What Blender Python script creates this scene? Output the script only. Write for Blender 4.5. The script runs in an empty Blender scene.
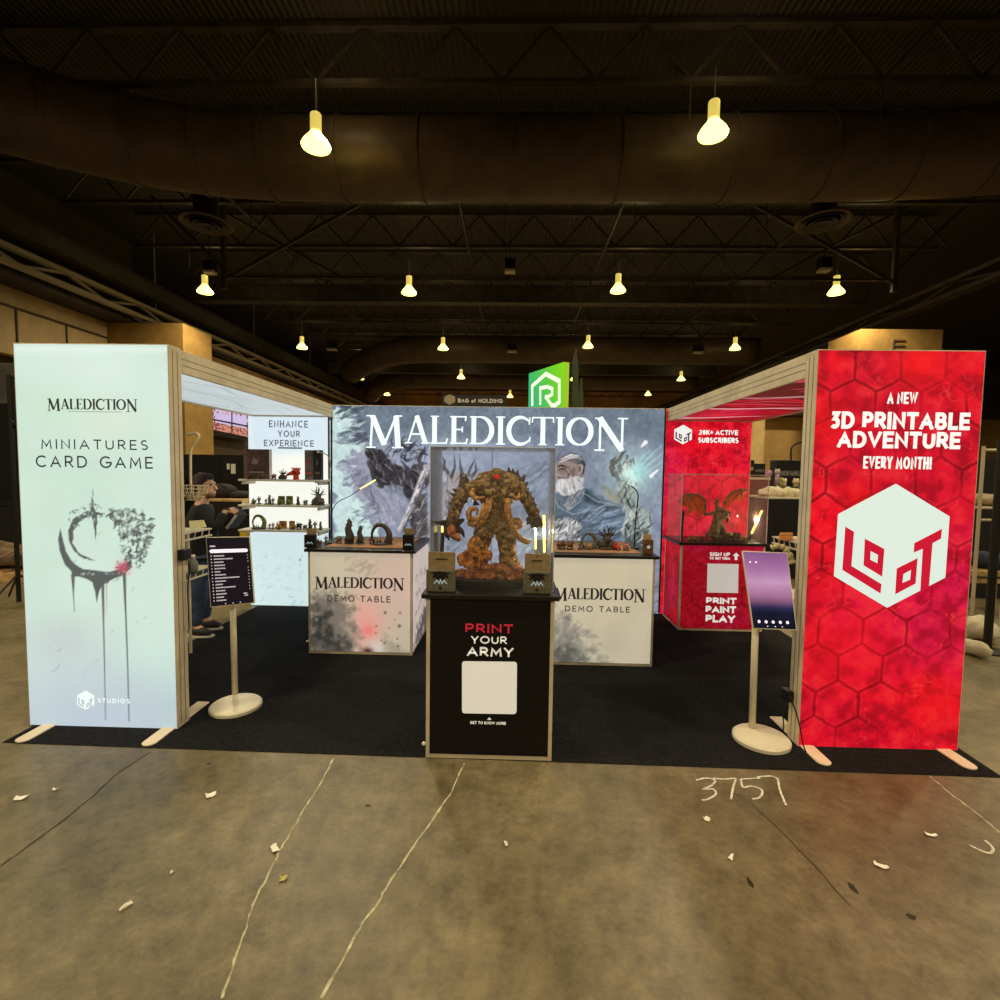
import bpy, math, random
import numpy as np
from mathutils import Vector, Matrix
random.seed(7); rng = np.random.default_rng(11)
S = bpy.context.scene; COL = S.collection; PI = math.pi

# ---------------------------------------------------------------- camera
F, CH, CX, PITCH, YAW, ROLL = 500.0, 1.728, 0.1676, 0.0601, -0.0252, 0.0141
def cam_basis():
    cy, sy, cp, sp, cr, sr = math.cos(YAW), math.sin(YAW), math.cos(PITCH), math.sin(PITCH), math.cos(ROLL), math.sin(ROLL)
    fwd = Vector((sy*cp, cy*cp, -sp)); right = Vector((cy, -sy, 0)); up = right.cross(fwd)
    return cr*right + sr*up, -sr*right + cr*up, fwd
CA, CB, CC = cam_basis(); CP = Vector((CX, 0, CH))
def ray(px, py): return CA*((px-500)/F) + CB*((500-py)/F) + CC
def at_y(px, py, Y): r = ray(px, py); return CP + r*((Y-CP.y)/r.y)
def at_z(px, py, Z=0.0): r = ray(px, py); return CP + r*((Z-CP.z)/r.z)
def at_x(px, py, X): r = ray(px, py); return CP + r*((X-CP.x)/r.x)
cd = bpy.data.cameras.new('camera'); cd.sensor_width = 36; cd.lens = 18; cd.clip_end = 300
cam = bpy.data.objects.new('camera', cd); COL.objects.link(cam)
cam.matrix_world = Matrix.Translation(CP) @ Matrix((CA, CB, -CC)).transposed().to_4x4()
S.camera = cam
vs = S.view_settings; vs.view_transform = 'Standard'; vs.look = 'None'; vs.gamma = 1; vs.use_curve_mapping = False; vs.exposure = 0
w = bpy.data.worlds.new('world'); S.world = w; w.use_nodes = True
w.node_tree.nodes['Background'].inputs[0].default_value = (0.05, 0.04, 0.03, 1); w.node_tree.nodes['Background'].inputs[1].default_value = .3

# ---------------------------------------------------------------- colours and materials
def lin(c):
    c = np.asarray(c, float)/255; return np.where(c <= .04045, c/12.92, ((c+.055)/1.055)**2.4)
def c4(c): l = lin(c); return (float(l[0]), float(l[1]), float(l[2]), 1)
MATS = {}
def mat(name, col, rough=.6, metal=0, emit=None, es=0, noise=0, nscale=8, bump=0, bscale=40, spec=.4, col2=None, alpha=None, trans=0, coords='Object', sample=True):
    if name in MATS: return MATS[name]
    m = bpy.data.materials.new(name); m.use_nodes = True; nt = m.node_tree; b = nt.nodes['Principled BSDF']
    b.inputs['Base Color'].default_value = c4(col); b.inputs['Roughness'].default_value = rough; b.inputs['Metallic'].default_value = metal
    b.inputs['Specular IOR Level'].default_value = spec
    if emit is not None:
        b.inputs['Emission Color'].default_value = c4(emit); b.inputs['Emission Strength'].default_value = es
        if not sample: m.cycles.emission_sampling = 'NONE'
    if trans: b.inputs['Transmission Weight'].default_value = trans
    if noise or bump:
        tc = nt.nodes.new('ShaderNodeTexCoord')
    if noise:
        n = nt.nodes.new('ShaderNodeTexNoise'); n.inputs['Scale'].default_value = nscale; n.inputs['Detail'].default_value = 6; n.inputs['Roughness'].default_value = .65
        nt.links.new(tc.outputs[coords], n.inputs['Vector'])
        r = nt.nodes.new('ShaderNodeValToRGB'); r.color_ramp.elements[0].position = .35; r.color_ramp.elements[1].position = .65
        c2 = col2 if col2 is not None else [min(255, x*(1+noise)) for x in col]
        c1 = col if col2 is not None else [x*(1-noise) for x in col]
        r.color_ramp.elements[0].color = c4(c1); r.color_ramp.elements[1].color = c4(c2)
        nt.links.new(n.outputs['Fac'], r.inputs['Fac']); nt.links.new(r.outputs['Color'], b.inputs['Base Color'])
    if bump:
        n2 = nt.nodes.new('ShaderNodeTexNoise'); n2.inputs['Scale'].default_value = bscale; n2.inputs['Detail'].default_value = 5
        nt.links.new(tc.outputs[coords], n2.inputs['Vector'])
        bp = nt.nodes.new('ShaderNodeBump'); bp.inputs['Strength'].default_value = bump; bp.inputs['Distance'].default_value = .02
        nt.links.new(n2.outputs['Fac'], bp.inputs['Height']); nt.links.new(bp.outputs['Normal'], b.inputs['Normal'])
    MATS[name] = m; return m
def print_mat(name, es=.8, base=.35, rough=.6, sample=True):
    """a printed surface: its ink sits in the colour attribute; back-lit fabric gives it off as light"""
    m = bpy.data.materials.new(name); m.use_nodes = True; nt = m.node_tree; b = nt.nodes['Principled BSDF']
    a = nt.nodes.new('ShaderNodeAttribute'); a.attribute_name = 'Col'
    mx = nt.nodes.new('ShaderNodeVectorMath'); mx.operation = 'SCALE'; mx.inputs['Scale'].default_value = base
    nt.links.new(a.outputs['Color'], mx.inputs[0]); nt.links.new(mx.outputs[0], b.inputs['Base Color'])
    b.inputs['Roughness'].default_value = rough; b.inputs['Specular IOR Level'].default_value = .15
    if es:
        nt.links.new(a.outputs['Color'], b.inputs['Emission Color']); b.inputs['Emission Strength'].default_value = es
        if not sample: m.cycles.emission_sampling = 'NONE'
    return m
def flat(name, col, es=.85):     # ink on a back-lit print
    return mat(name, [x*.6 for x in col], .6, emit=col, es=es, spec=.15, sample=False)

# ---------------------------------------------------------------- objects
def tag(o, label=None, cat=None, group=None, kind=None):
    if label: o['label'] = label
    if cat: o['category'] = cat
    if group: o['group'] = group
    if kind: o['kind'] = kind
    return o
def empty(name, loc, label=None, cat=None, group=None, rz=0):
    o = bpy.data.objects.new(name, None); COL.objects.link(o); o.location = loc; o.rotation_euler.z = rz; o.empty_display_size = .1
    return tag(o, label, cat, group)
def origin(o):
    v = Vector((0, 0, 0))
    while o is not None: v = v + o.location; o = o.parent
    return v
def copy_tree(o, parent=None):
    c = o.copy(); COL.objects.link(c)
    if parent: c.parent = parent
    for ch in list(o.children): copy_tree(ch, c)
    return c
class MB:
    def __init__(s): s.v = []; s.f = []
    def add(s, vs, fs):
        n = len(s.v); s.v += [tuple(x) for x in vs]; s.f += [tuple(i+n for i in f) for f in fs]; return s
    def box(s, x0, x1, y0, y1, z0, z1):
        return s.hexa([(x0,y0,z0),(x1,y0,z0),(x1,y1,z0),(x0,y1,z0),(x0,y0,z1),(x1,y0,z1),(x1,y1,z1),(x0,y1,z1)])
    def hexa(s, p): return s.add(p, [(3,2,1,0),(4,5,6,7),(0,1,5,4),(1,2,6,5),(2,3,7,6),(3,0,4,7)])
    def slab(s, q, n):   # q: four corners, n: thickness vector
        q = [Vector(a) for a in q]; n = Vector(n); return s.hexa([*q, *[a+n for a in q]])
    def bar(s, p, q, w, h=None):
        p, q = Vector(p), Vector(q); d = (q-p).normalized(); h = h or w
        u = d.cross(Vector((0,0,1)))
        if u.length < 1e-3: u = Vector((1,0,0))
        u.normalize(); v = u.cross(d); a = u*w/2; b = v*h/2
        return s.hexa([p-a-b, p+a-b, p+a+b, p-a+b, q-a-b, q+a-b, q+a+b, q-a+b])
    def tube(s, pts, r, n=8, cap=True, squash=None):
        pts = [Vector(p) for p in pts]; m = len(pts); rr = list(r) if hasattr(r, '__len__') else [r]*m
        ref = None; rings = []
        for i, p in enumerate(pts):
            d = (pts[min(i+1, m-1)]-pts[max(i-1, 0)]).normalized()
            if ref is None:
                ref = d.orthogonal().normalized()
            u = (ref - d*ref.dot(d))
            u = u.normalized() if u.length > 1e-4 else d.orthogonal().normalized()
            ref = u; v = d.cross(u)
            rings.append([p + (u*math.cos(2*PI*k/n) + v*math.sin(2*PI*k/n))*max(rr[i], 1e-4) for k in range(n)])
        vs = [x for g in rings for x in g]; fs = []
        for i in range(m-1):
            for k in range(n): a = i*n+k; b = i*n+(k+1) % n; fs.append((a, b, b+n, a+n))
        if cap: fs.append(tuple(range(n-1, -1, -1))); fs.append(tuple((m-1)*n+k for k in range(n)))
        return s.add(vs, fs)
    def lathe(s, c, prof, n=24, axis=None):   # prof [(r,z)...]
        c = Vector(c); vs = []; fs = []; m = len(prof)
        for r, z in prof:
            for k in range(n):
                a = 2*PI*k/n; p = Vector((r*math.cos(a), r*math.sin(a), z))
                if axis is not None: p = axis @ p
                vs.append(c+p)
        for i in range(m-1):
            for k in range(n): a = i*n+k; b = i*n+(k+1) % n; fs.append((a, b, b+n, a+n))
        fs.append(tuple(range(n-1, -1, -1))); fs.append(tuple((m-1)*n+k for k in range(n)))
        return s.add(vs, fs)
    def ball(s, c, r, n=10, m=7, rough=0):
        c = Vector(c); r = r if hasattr(r, '__len__') else (r, r, r); vs = []; fs = []
        for i in range(m+1):
            t = PI*i/m
            for k in range(n):
                a = 2*PI*k/n; q = 1+random.uniform(-rough, rough)
                vs.append(c+Vector((r[0]*math.sin(t)*math.cos(a)*q, r[1]*math.sin(t)*math.sin(a)*q, r[2]*math.cos(t)*q)))
        for i in range(m):
            for k in range(n): a = i*n+k; b = i*n+(k+1) % n; fs.append((a+n, b+n, b, a))
        return s.add(vs, fs)
    def cone(s, p, q, r, n=6): return s.tube([p, q], [r, .0005], n)
    def poly(s, pts, n=None):  # flat polygon, optional thickness
        pts = [Vector(p) for p in pts]; k = len(pts)
        if n is None: return s.add(pts, [tuple(range(k))])
        n = Vector(n); fs = [tuple(range(k-1, -1, -1)), tuple(range(k, 2*k))] + [(i, (i+1) % k, (i+1) % k+k, i+k) for i in range(k)]
        return s.add(pts+[p+n for p in pts], fs)
    def polys2(s, polys, O, U, V):
        O, U, V = Vector(O), Vector(U), Vector(V)
        for p in polys: s.add([O+U*a+V*b for a, b in p], [tuple(range(len(p)))])
        return s
    def build(s, name, m, parent=None, smooth=False, bevel=0, subsurf=0):
        me = bpy.data.meshes.new(name); o0 = origin(parent) if parent is not None else Vector((0,0,0))
        me.from_pydata([(x-o0.x, y-o0.y, z-o0.z) for x, y, z in s.v], [], s.f); me.materials.append(m)
        if smooth: me.polygons.foreach_set('use_smooth', [True]*len(me.polygons))
        me.update(); o = bpy.data.objects.new(name, me); COL.objects.link(o)
        if parent is not None: o.parent = parent
        if bevel:
            b = o.modifiers.new('bevel', 'BEVEL'); b.width = bevel; b.segments = 2; b.limit_method = 'ANGLE'
        if subsurf:
            b = o.modifiers.new('sub', 'SUBSURF'); b.levels = b.render_levels = subsurf
        return o
def arcpts(cx, cy, rx, ry, a0, a1, n=10):
    return [(cx+rx*math.cos(math.radians(a0+(a1-a0)*i/n)), cy+ry*math.sin(math.radians(a0+(a1-a0)*i/n))) for i in range(n+1)]
def smooth_path(pts, k=6):
    P = [Vector(p) for p in pts]; out = []
    for i in range(len(P)-1):
        a = P[max(i-1, 0)]; b = P[i]; c = P[i+1]; d = P[min(i+2, len(P)-1)]
        for j in range(k):
            t = j/k; out.append(.5*((2*b)+(c-a)*t+(2*a-5*b+4*c-d)*t*t+(3*b-a-3*c+d)*t**3))
    out.append(P[-1]); return out

# ---------------------------------------------------------------- lettering
A_ = arcpts
G = {
 'A': (.86, [[(0,0),(.43,1),(.86,0)], [(.17,.32),(.69,.32)]]),
 'B': (.66, [[(0,0),(0,1),(.36,1)]+A_(.36,.76,.24,.24,90,-90)+[(0,.52)], [(.36,.52)]+A_(.38,.26,.28,.26,90,-90)+[(0,0)]]),
 'C': (.84, [A_(.5,.5,.5,.5,45,315,16)]),
 'D': (.78, [[(0,0),(0,1),(.3,1)]+A_(.3,.5,.48,.5,90,-90,12)+[(0,0)]]),
 'E': (.56, [[(.56,1),(0,1),(0,0),(.56,0)], [(0,.5),(.5,.5)]]),
 'F': (.54, [[(.54,1),(0,1),(0,0)], [(0,.5),(.48,.5)]]),
 'G': (.9, [A_(.5,.5,.5,.5,45,350,16), [(.55,.46),(.97,.46)]]),
 'H': (.7, [[(0,0),(0,1)], [(.7,0),(.7,1)], [(0,.5),(.7,.5)]]),
 'I': (0, [[(0,0),(0,1)]]),
 'K': (.66, [[(0,0),(0,1)], [(.62,1),(0,.42)], [(.2,.6),(.66,0)]]),
 'L': (.5, [[(0,1),(0,0),(.5,0)]]),
 'M': (.92, [[(0,0),(.08,1),(.46,.25),(.84,1),(.92,0)]]),
 'N': (.74, [[(0,0),(0,1),(.74,0),(.74,1)]]),
 'O': (1, [A_(.5,.5,.5,.5,0,360,24)]),
 'P': (.6, [[(0,0),(0,1),(.33,1)]+A_(.33,.73,.27,.27,90,-90)+[(0,.46)]]),
 'R': (.64, [[(0,0),(0,1),(.33,1)]+A_(.33,.73,.27,.27,90,-90)+[(0,.46)], [(.3,.46),(.64,0)]]),
 'S': (.56, [A_(.28,.75,.27,.25,40,270,10)+A_(.28,.25,.29,.25,90,-140,10)]),
 'T': (.66, [[(0,1),(.66,1)], [(.33,1),(.33,0)]]),
 'U': (.7, [[(0,1),(0,.35)]+A_(.35,.35,.35,.35,180,360,12)+[(.7,1)]]),
 'V': (.8, [[(0,1),(.4,0),(.8,1)]]),
 'W': (1.2, [[(0,1),(.3,0),(.6,.9),(.9,0),(1.2,1)]]),
 'X': (.7, [[(0,0),(.7,1)], [(0,1),(.7,0)]]),
 'Y': (.74, [[(0,1),(.37,.45),(.74,1)], [(.37,.45),(.37,0)]]),
 '3': (.56, [[(.02,1),(.5,1),(.25,.6)]+A_(.26,.3,.28,.3,80,-140,10)]),
 '2': (.54, [A_(.27,.72,.27,.28,160,-30,8)+[(0,0),(.56,0)]]),
 '8': (.56, [A_(.28,.76,.23,.24,0,360,14), A_(.28,.27,.28,.27,0,360,14)]),
 '5': (.54, [[(.5,1),(.06,1),(.02,.55)]+A_(.24,.3,.28,.3,90,-140,10)]),
 '7': (.54, [[(0,1),(.54,1),(.2,0)]]),
 '+': (.5, [[(0,.5),(.5,.5)], [(.25,.25),(.25,.75)]]),
 '!': (0, [[(0,1),(0,.35)], [(0,.08),(0,0)]]),
 'o': (.5, [A_(.25,.27,.25,.27,0,360,14)]),
 'f': (.3, [[(.32,.95),(.22,1),(.12,.9),(.12,0)], [(0,.6),(.3,.6)]]),
 '-': (.4, [[(0,.45),(.4,.45)]]),
}
def ribbon(pts, wd, ext=None):
    P = [Vector(p) for p in pts]; P = [P[0]]+[b for a, b in zip(P, P[1:]) if (b-a).length > 1e-5]
    closed = (P[0]-P[-1]).length < 1e-4 and len(P) > 3
    if closed: P = P[:-1]
    n = len(P); W = list(wd) if hasattr(wd, '__len__') else [wd]*n
    if len(W) > n: W = W[:n]
    if ext and not closed:
        P[0] = P[0]+(P[0]-P[1]).normalized()*ext; P[-1] = P[-1]+(P[-1]-P[-2]).normalized()*ext
    L, Rr = [], []
    for i in range(n):
        a = P[i]-P[i-1] if (i > 0 or closed) else None; b = P[(i+1) % n]-P[i] if (i < n-1 or closed) else None
        if a is None: a = b
        if b is None: b = a
        a = a.normalized(); b = b.normalized(); na = Vector((-a.y, a.x)); nb = Vector((-b.y, b.x)); m = na+nb
        m = m.normalized() if m.length > 1e-3 else na
        k = 1/max(m.dot(na), .42); L.append(P[i]+m*W[i]/2*k); Rr.append(P[i]-m*W[i]/2*k)
    q = []
    for i in range(n if closed else n-1):
        j = (i+1) % n; q.append([tuple(Rr[i]), tuple(Rr[j]), tuple(L[j]), tuple(L[i])])
    return q
def text_polys(s, W, H, weight=.1, track=.25):
    """polygons of a line of capitals filling W x H, centred at x=0, baseline y=0"""
    t = weight; tot = 0; nst = 0; items = []
    for ch in s:
        if ch == ' ': tot += .45+track; continue
        gw, st = G[ch]; items.append((tot, nst, gw, st)); tot += gw+track; nst += 1
    tot -= track; k = max(W-nst*t*H, W*.3)/tot; out = []
    for x, i, gw, st in items:
        for pl in st:
            pts = [((x+a)*k+(i+.5)*t*H-W/2, (t/2+b*(1-t))*H) for a, b in pl]
            out += [[(a, min(max(b, 0), H)) for a, b in p] for p in ribbon(pts, t*H, ext=t*H/2*.98 if len(pts) < 8 else None)]
    return out
TK, TN = .17, .07
def _c(pts, f): return (pts, [f(i/(len(pts)-1)) for i in range(len(pts))])
def sw(i): return TN+(TK-TN)*abs(math.sin(i))
SG = {   # roman capitals: (width, [(polyline, width)...])
 'M': (1.12, [([(.14,.02),(.2,.98)],TN),([(.2,.98),(.56,.1)],TK),([(.56,.1),(.92,.98)],TN),([(.92,.98),(.98,.02)],TK),([(0,.02),(.3,.02)],.045),([(.8,.02),(1.14,.02)],.045),([(.02,.98),(.24,.98)],.045),([(.88,.98),(1.1,.98)],.045)]),
 'A': (.86, [([(.12,.02),(.43,1)],TN),([(.43,1),(.74,.02)],TK),([(.2,.34),(.62,.34)],.06),([(0,.02),(.26,.02)],.045),([(.58,.02),(.9,.02)],.045)]),
 'L': (.62, [([(.14,0),(.14,1)],TK),([(0,.98),(.3,.98)],.045),([(0,.025),(.58,.025)],.05),([(.6,.2),(.55,0)],.06)]),
 'E': (.64, [([(.14,0),(.14,1)],TK),([(0,.975),(.56,.975)],.05),([(0,.025),(.58,.025)],.05),([(.14,.52),(.44,.52)],.05),([(.44,.62),(.44,.42)],.05),([(.57,1),(.55,.82)],.06),([(.62,.2),(.57,0)],.06)]),
 'D': (.86, [([(.14,0),(.14,1)],TK),([(0,.975),(.36,.975)],.05),([(0,.025),(.36,.025)],.05)]+[_c(A_(.34,.5,.44,.48,90,-90,14), lambda t: .05+.13*math.sin(PI*t))]),
 'I': (.32, [([(.16,0),(.16,1)],TK),([(0,.98),(.32,.98)],.045),([(0,.02),(.32,.02)],.045)]),
 'C': (.82, [_c(A_(.48,.5,.42,.48,42,318,18), lambda t: .05+.13*math.sin(PI*t)),([(.8,.98),(.79,.72)],.05),([(.82,.28),(.8,.1)],.05)]),
 'T': (.76, [([(.38,0),(.38,1)],TK),([(0,.975),(.76,.975)],.05),([(.24,.02),(.52,.02)],.045),([(.02,1),(.0,.8)],.05),([(.74,1),(.76,.8)],.05)]),
 'O': (.92, [_c(A_(.46,.5,.4,.47,0,360,28), lambda t: .06+.12*abs(math.cos(2*PI*t)))]),
 'N': (.96, [([(.16,0),(.16,1)],TN),([(.14,1),(.82,.02)],TK),([(.82,0),(.82,1)],TN),([(0,.02),(.3,.02)],.045),([(0,.98),(.24,.98)],.045),([(.68,.98),(.98,.98)],.045)]),
}
def serif_polys(s, W, H, track=.07, big=1.18, fat=1.0):
    """small capitals with a taller first and last letter that hang below the line"""
    tot = 0; it = []
    for i, ch in enumerate(s):
        k = big if i in (0, len(s)-1) else 1; gw, st = SG[ch]; it.append((tot, k, st)); tot += gw*k+track
    tot -= track; kx = W/tot; out = []
    for x, k, st in it:
        for pl, wd in st:
            pts = [((x+a*k)*kx-W/2, H*(1-k+b*k)) for a, b in pl]; ww = [q*H*k for q in wd] if hasattr(wd, '__len__') else wd*H*k
            ww = [max(q*fat, .085*H*(fat-1)*4) for q in ww] if hasattr(ww, '__len__') else max(ww*fat, .085*H*(fat-1)*4)
            out += ribbon(pts, ww)
    return out
def ptext(name, s, x0, x1, yt, yb, Y, m, parent, weight=.12, track=.25, serif=False, off=.002, fat=1.0):
    a = at_y(x0, (yt+yb)/2, Y); b = at_y(x1, (yt+yb)/2, Y); c = at_y((x0+x1)/2, yt, Y); d = at_y((x0+x1)/2, yb, Y)
    W = b.x-a.x; H = c.z-d.z; pol = serif_polys(s, W, H, fat=fat) if serif else text_polys(s, W, H, weight, track)
    mb = MB().polys2(pol, ((a.x+b.x)/2, Y-off, d.z), (1,0,0), (0,0,1)); return mb.build(name, m, parent)
def ppoly(mb, pts, Y, off): mb.poly([Vector((at_y(x, y, Y).x, Y-off, at_y(x, y, Y).z)) for x, y in pts]); return mb

# ---------------------------------------------------------------- canvases: prints made of ink colours on a fine grid
def fbm(h, w, cells, octv=4, seed=0, ax=1.0):
    r = np.random.default_rng(seed); out = np.zeros((h, w)); amp = 1; tot = 0
    for o in range(octv):
        ch = max(2, int(cells*2**o)); cw = max(2, int(cells*2**o*ax*w/h)); g = r.random((ch+2, cw+2))
        y = np.linspace(0, ch, h); x = np.linspace(0, cw, w); yi = np.minimum(y.astype(int), ch); xi = np.minimum(x.astype(int), cw)
        fy = (y-yi)[:, None]; fx = (x-xi)[None]; fy = fy*fy*(3-2*fy); fx = fx*fx*(3-2*fx)
        a = g[yi][:, xi]; b = g[yi][:, xi+1]; c = g[yi+1][:, xi]; d = g[yi+1][:, xi+1]
        out += amp*((a*(1-fx)+b*fx)*(1-fy)+(c*(1-fx)+d*fx)*fy); tot += amp; amp *= .55
    return out/tot
class Canvas:
    """grid in the plane O + u*U + v*V (u to the right, v up), W x H metres"""
    def __init__(s, O, U, V, W, H, res, base):
        s.O, s.U, s.V, s.W, s.H = Vector(O), Vector(U), Vector(V), W, H; s.nx = int(W/res)+1; s.ny = int(H/res)+1
        s.u = np.linspace(0, W, s.nx); s.v = np.linspace(0, H, s.ny); s.c = np.zeros((s.ny, s.nx, 3))+np.array(base, float)
        s.N = s.U.cross(s.V)
    def uv(s, px, py):
        r = ray(px, py); t = (s.O-CP).dot(s.N)/r.dot(s.N); p = CP+r*t-s.O; return p.dot(s.U), p.dot(s.V)
    def pts(s, P, px=True): return np.array([s.uv(*p) if px else p for p in P], float)
    def _win(s, P, m):
        i0, i1 = np.searchsorted(s.u, [P[:, 0].min()-m, P[:, 0].max()+m]); j0, j1 = np.searchsorted(s.v, [P[:, 1].min()-m, P[:, 1].max()+m])
        if i1 <= i0 or j1 <= j0: return None
        gx, gy = np.meshgrid(s.u[i0:i1], s.v[j0:j1]); return (slice(j0, j1), slice(i0, i1)), gx, gy
    def mix(s, sl, a, col):
        a = a[..., None]; s.c[sl] = s.c[sl]*(1-a)+np.array(col, float)*a
    def poly(s, P, col, alpha=1, soft=.01, px=True, rag=0, seed=1):
        P = s.pts(P, px); q = s._win(P, soft*2+rag)
        if q is None: return
        sl, gx, gy = q
        if rag:
            gx = gx+(fbm(*gx.shape, 14, 3, seed)-.5)*rag*3; gy = gy+(fbm(*gx.shape, 14, 3, seed+9)-.5)*rag*3
        d = np.full(gx.shape, 1e9); ins = np.zeros(gx.shape, bool); n = len(P)
        for i in range(n):
            ax, ay = P[i]; bx, by = P[(i+1) % n]; ex, ey = bx-ax, by-ay; L = ex*ex+ey*ey+1e-12
            t = np.clip(((gx-ax)*ex+(gy-ay)*ey)/L, 0, 1); d = np.minimum(d, np.hypot(gx-ax-t*ex, gy-ay-t*ey))
            c = ((ay > gy) != (by > gy)) & (gx < (bx-ax)*(gy-ay)/((by-ay) if abs(by-ay) > 1e-12 else 1e-12)+ax); ins ^= c
        sd = np.where(ins, d, -d); s.mix(sl, np.clip(sd/soft+.5, 0, 1)*alpha, col)
    def stroke(s, P, wd, col, alpha=1, soft=.006, px=True):
        P = s.pts(P, px); n = len(P); W = np.array(wd if hasattr(wd, '__len__') else [wd]*n, float)/2; W = np.interp(np.linspace(0, 1, n), np.linspace(0, 1, len(W)), W); q = s._win(P, W.max()+soft*2)
        if q is None: return
        sl, gx, gy = q; m = np.full(gx.shape, -1e9)
        for i in range(n-1):
            ax, ay = P[i]; bx, by = P[i+1]; ex, ey = bx-ax, by-ay; L = ex*ex+ey*ey+1e-12
            t = np.clip(((gx-ax)*ex+(gy-ay)*ey)/L, 0, 1); m = np.maximum(m, W[i]+(W[i+1]-W[i])*t-np.hypot(gx-ax-t*ex, gy-ay-t*ey))
        s.mix(sl, np.clip(m/soft+.5, 0, 1)*alpha, col)
    def dabs(s, P, n, cols, ln, wd, ang, spread=20, alpha=.6, px=True, seed=3):
        r = random.Random(seed); Q = s.pts(P, px); x0, y0 = Q.min(0); x1, y1 = Q.max(0); k = 0; tries = 0
        while k < n and tries < n*30:
            tries += 1; x = r.uniform(x0, x1); y = r.uniform(y0, y1); ins = False
            for i in range(len(Q)):
                ax, ay = Q[i]; bx, by = Q[(i+1) % len(Q)]
                if (ay > y) != (by > y) and x < (bx-ax)*(y-ay)/(by-ay)+ax: ins = not ins
            if not ins: continue
            k += 1; a = math.radians(ang+r.uniform(-spread, spread)); l = ln*r.uniform(.4, 1.2); c = r.choice(cols); w_ = wd*r.uniform(.5, 1.3)
            dx, dy = math.cos(a)*l/2, math.sin(a)*l/2; b = r.uniform(-.25, .25)*l
            s.stroke([(x-dx, y-dy), (x-dy*b/l*2, y+dx*b/l*2), (x+dx, y+dy)], [w_*.3, w_, w_*.2], c, alpha*r.uniform(.5, 1), px=False)
    def glow(s, p, r, col, alpha=1, px=True, ry=None):
        x, y = s.uv(*p) if px else p; gx, gy = np.meshgrid(s.u, s.v); d = ((gx-x)/r)**2+((gy-y)/(ry or r))**2
        s.mix((slice(None), slice(None)), np.exp(-d)*alpha, col)
    def noise(s, amp, cells=6, octv=5, seed=0, tint=(1,1,1), ax=1.0):
        s.c += ((fbm(s.ny, s.nx, cells, octv, seed, ax)-.5)*2*amp)[..., None]*np.array(tint)
    def build(s, name, m, parent=None, off=.001):
        s.c = np.clip(s.c, 0, 255); nx, ny = s.nx, s.ny; o0 = np.array(origin(parent)) if parent is not None else np.zeros(3)
        gx, gy = np.meshgrid(s.u, s.v); O = np.array(s.O)-np.array(s.N.normalized())*0+np.array(s.N.normalized())*off-o0
        co = O+gx[..., None]*np.array(s.U)+gy[..., None]*np.array(s.V)
        me = bpy.data.meshes.new(name); me.vertices.add(nx*ny); me.vertices.foreach_set('co', co.reshape(-1).astype(np.float32))
        i = (np.arange(ny-1)[:, None]*nx+np.arange(nx-1)[None]).reshape(-1); q = np.stack([i, i+1, i+nx+1, i+nx], 1).astype(np.int32); nf = len(q)
        me.loops.add(nf*4); me.loops.foreach_set('vertex_index', q.reshape(-1)); me.polygons.add(nf)
        me.polygons.foreach_set('loop_start', np.arange(0, nf*4, 4, dtype=np.int32)); me.update(calc_edges=True)
        at = me.color_attributes.new('Col', 'FLOAT_COLOR', 'POINT'); l = lin(s.c).reshape(-1, 3)
        at.data.foreach_set('color', np.concatenate([l, np.ones((len(l), 1))], 1).reshape(-1).astype(np.float32))
        me.materials.append(m); me.validate(); ob = bpy.data.objects.new(name, me); COL.objects.link(ob)
        if parent is not None: ob.parent = parent
        return ob
def vcanvas(x0, x1, z0, z1, Y, res, base): return Canvas((x0, Y, z0), (1,0,0), (0,0,1), x1-x0, z1-z0, res, base)
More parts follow.
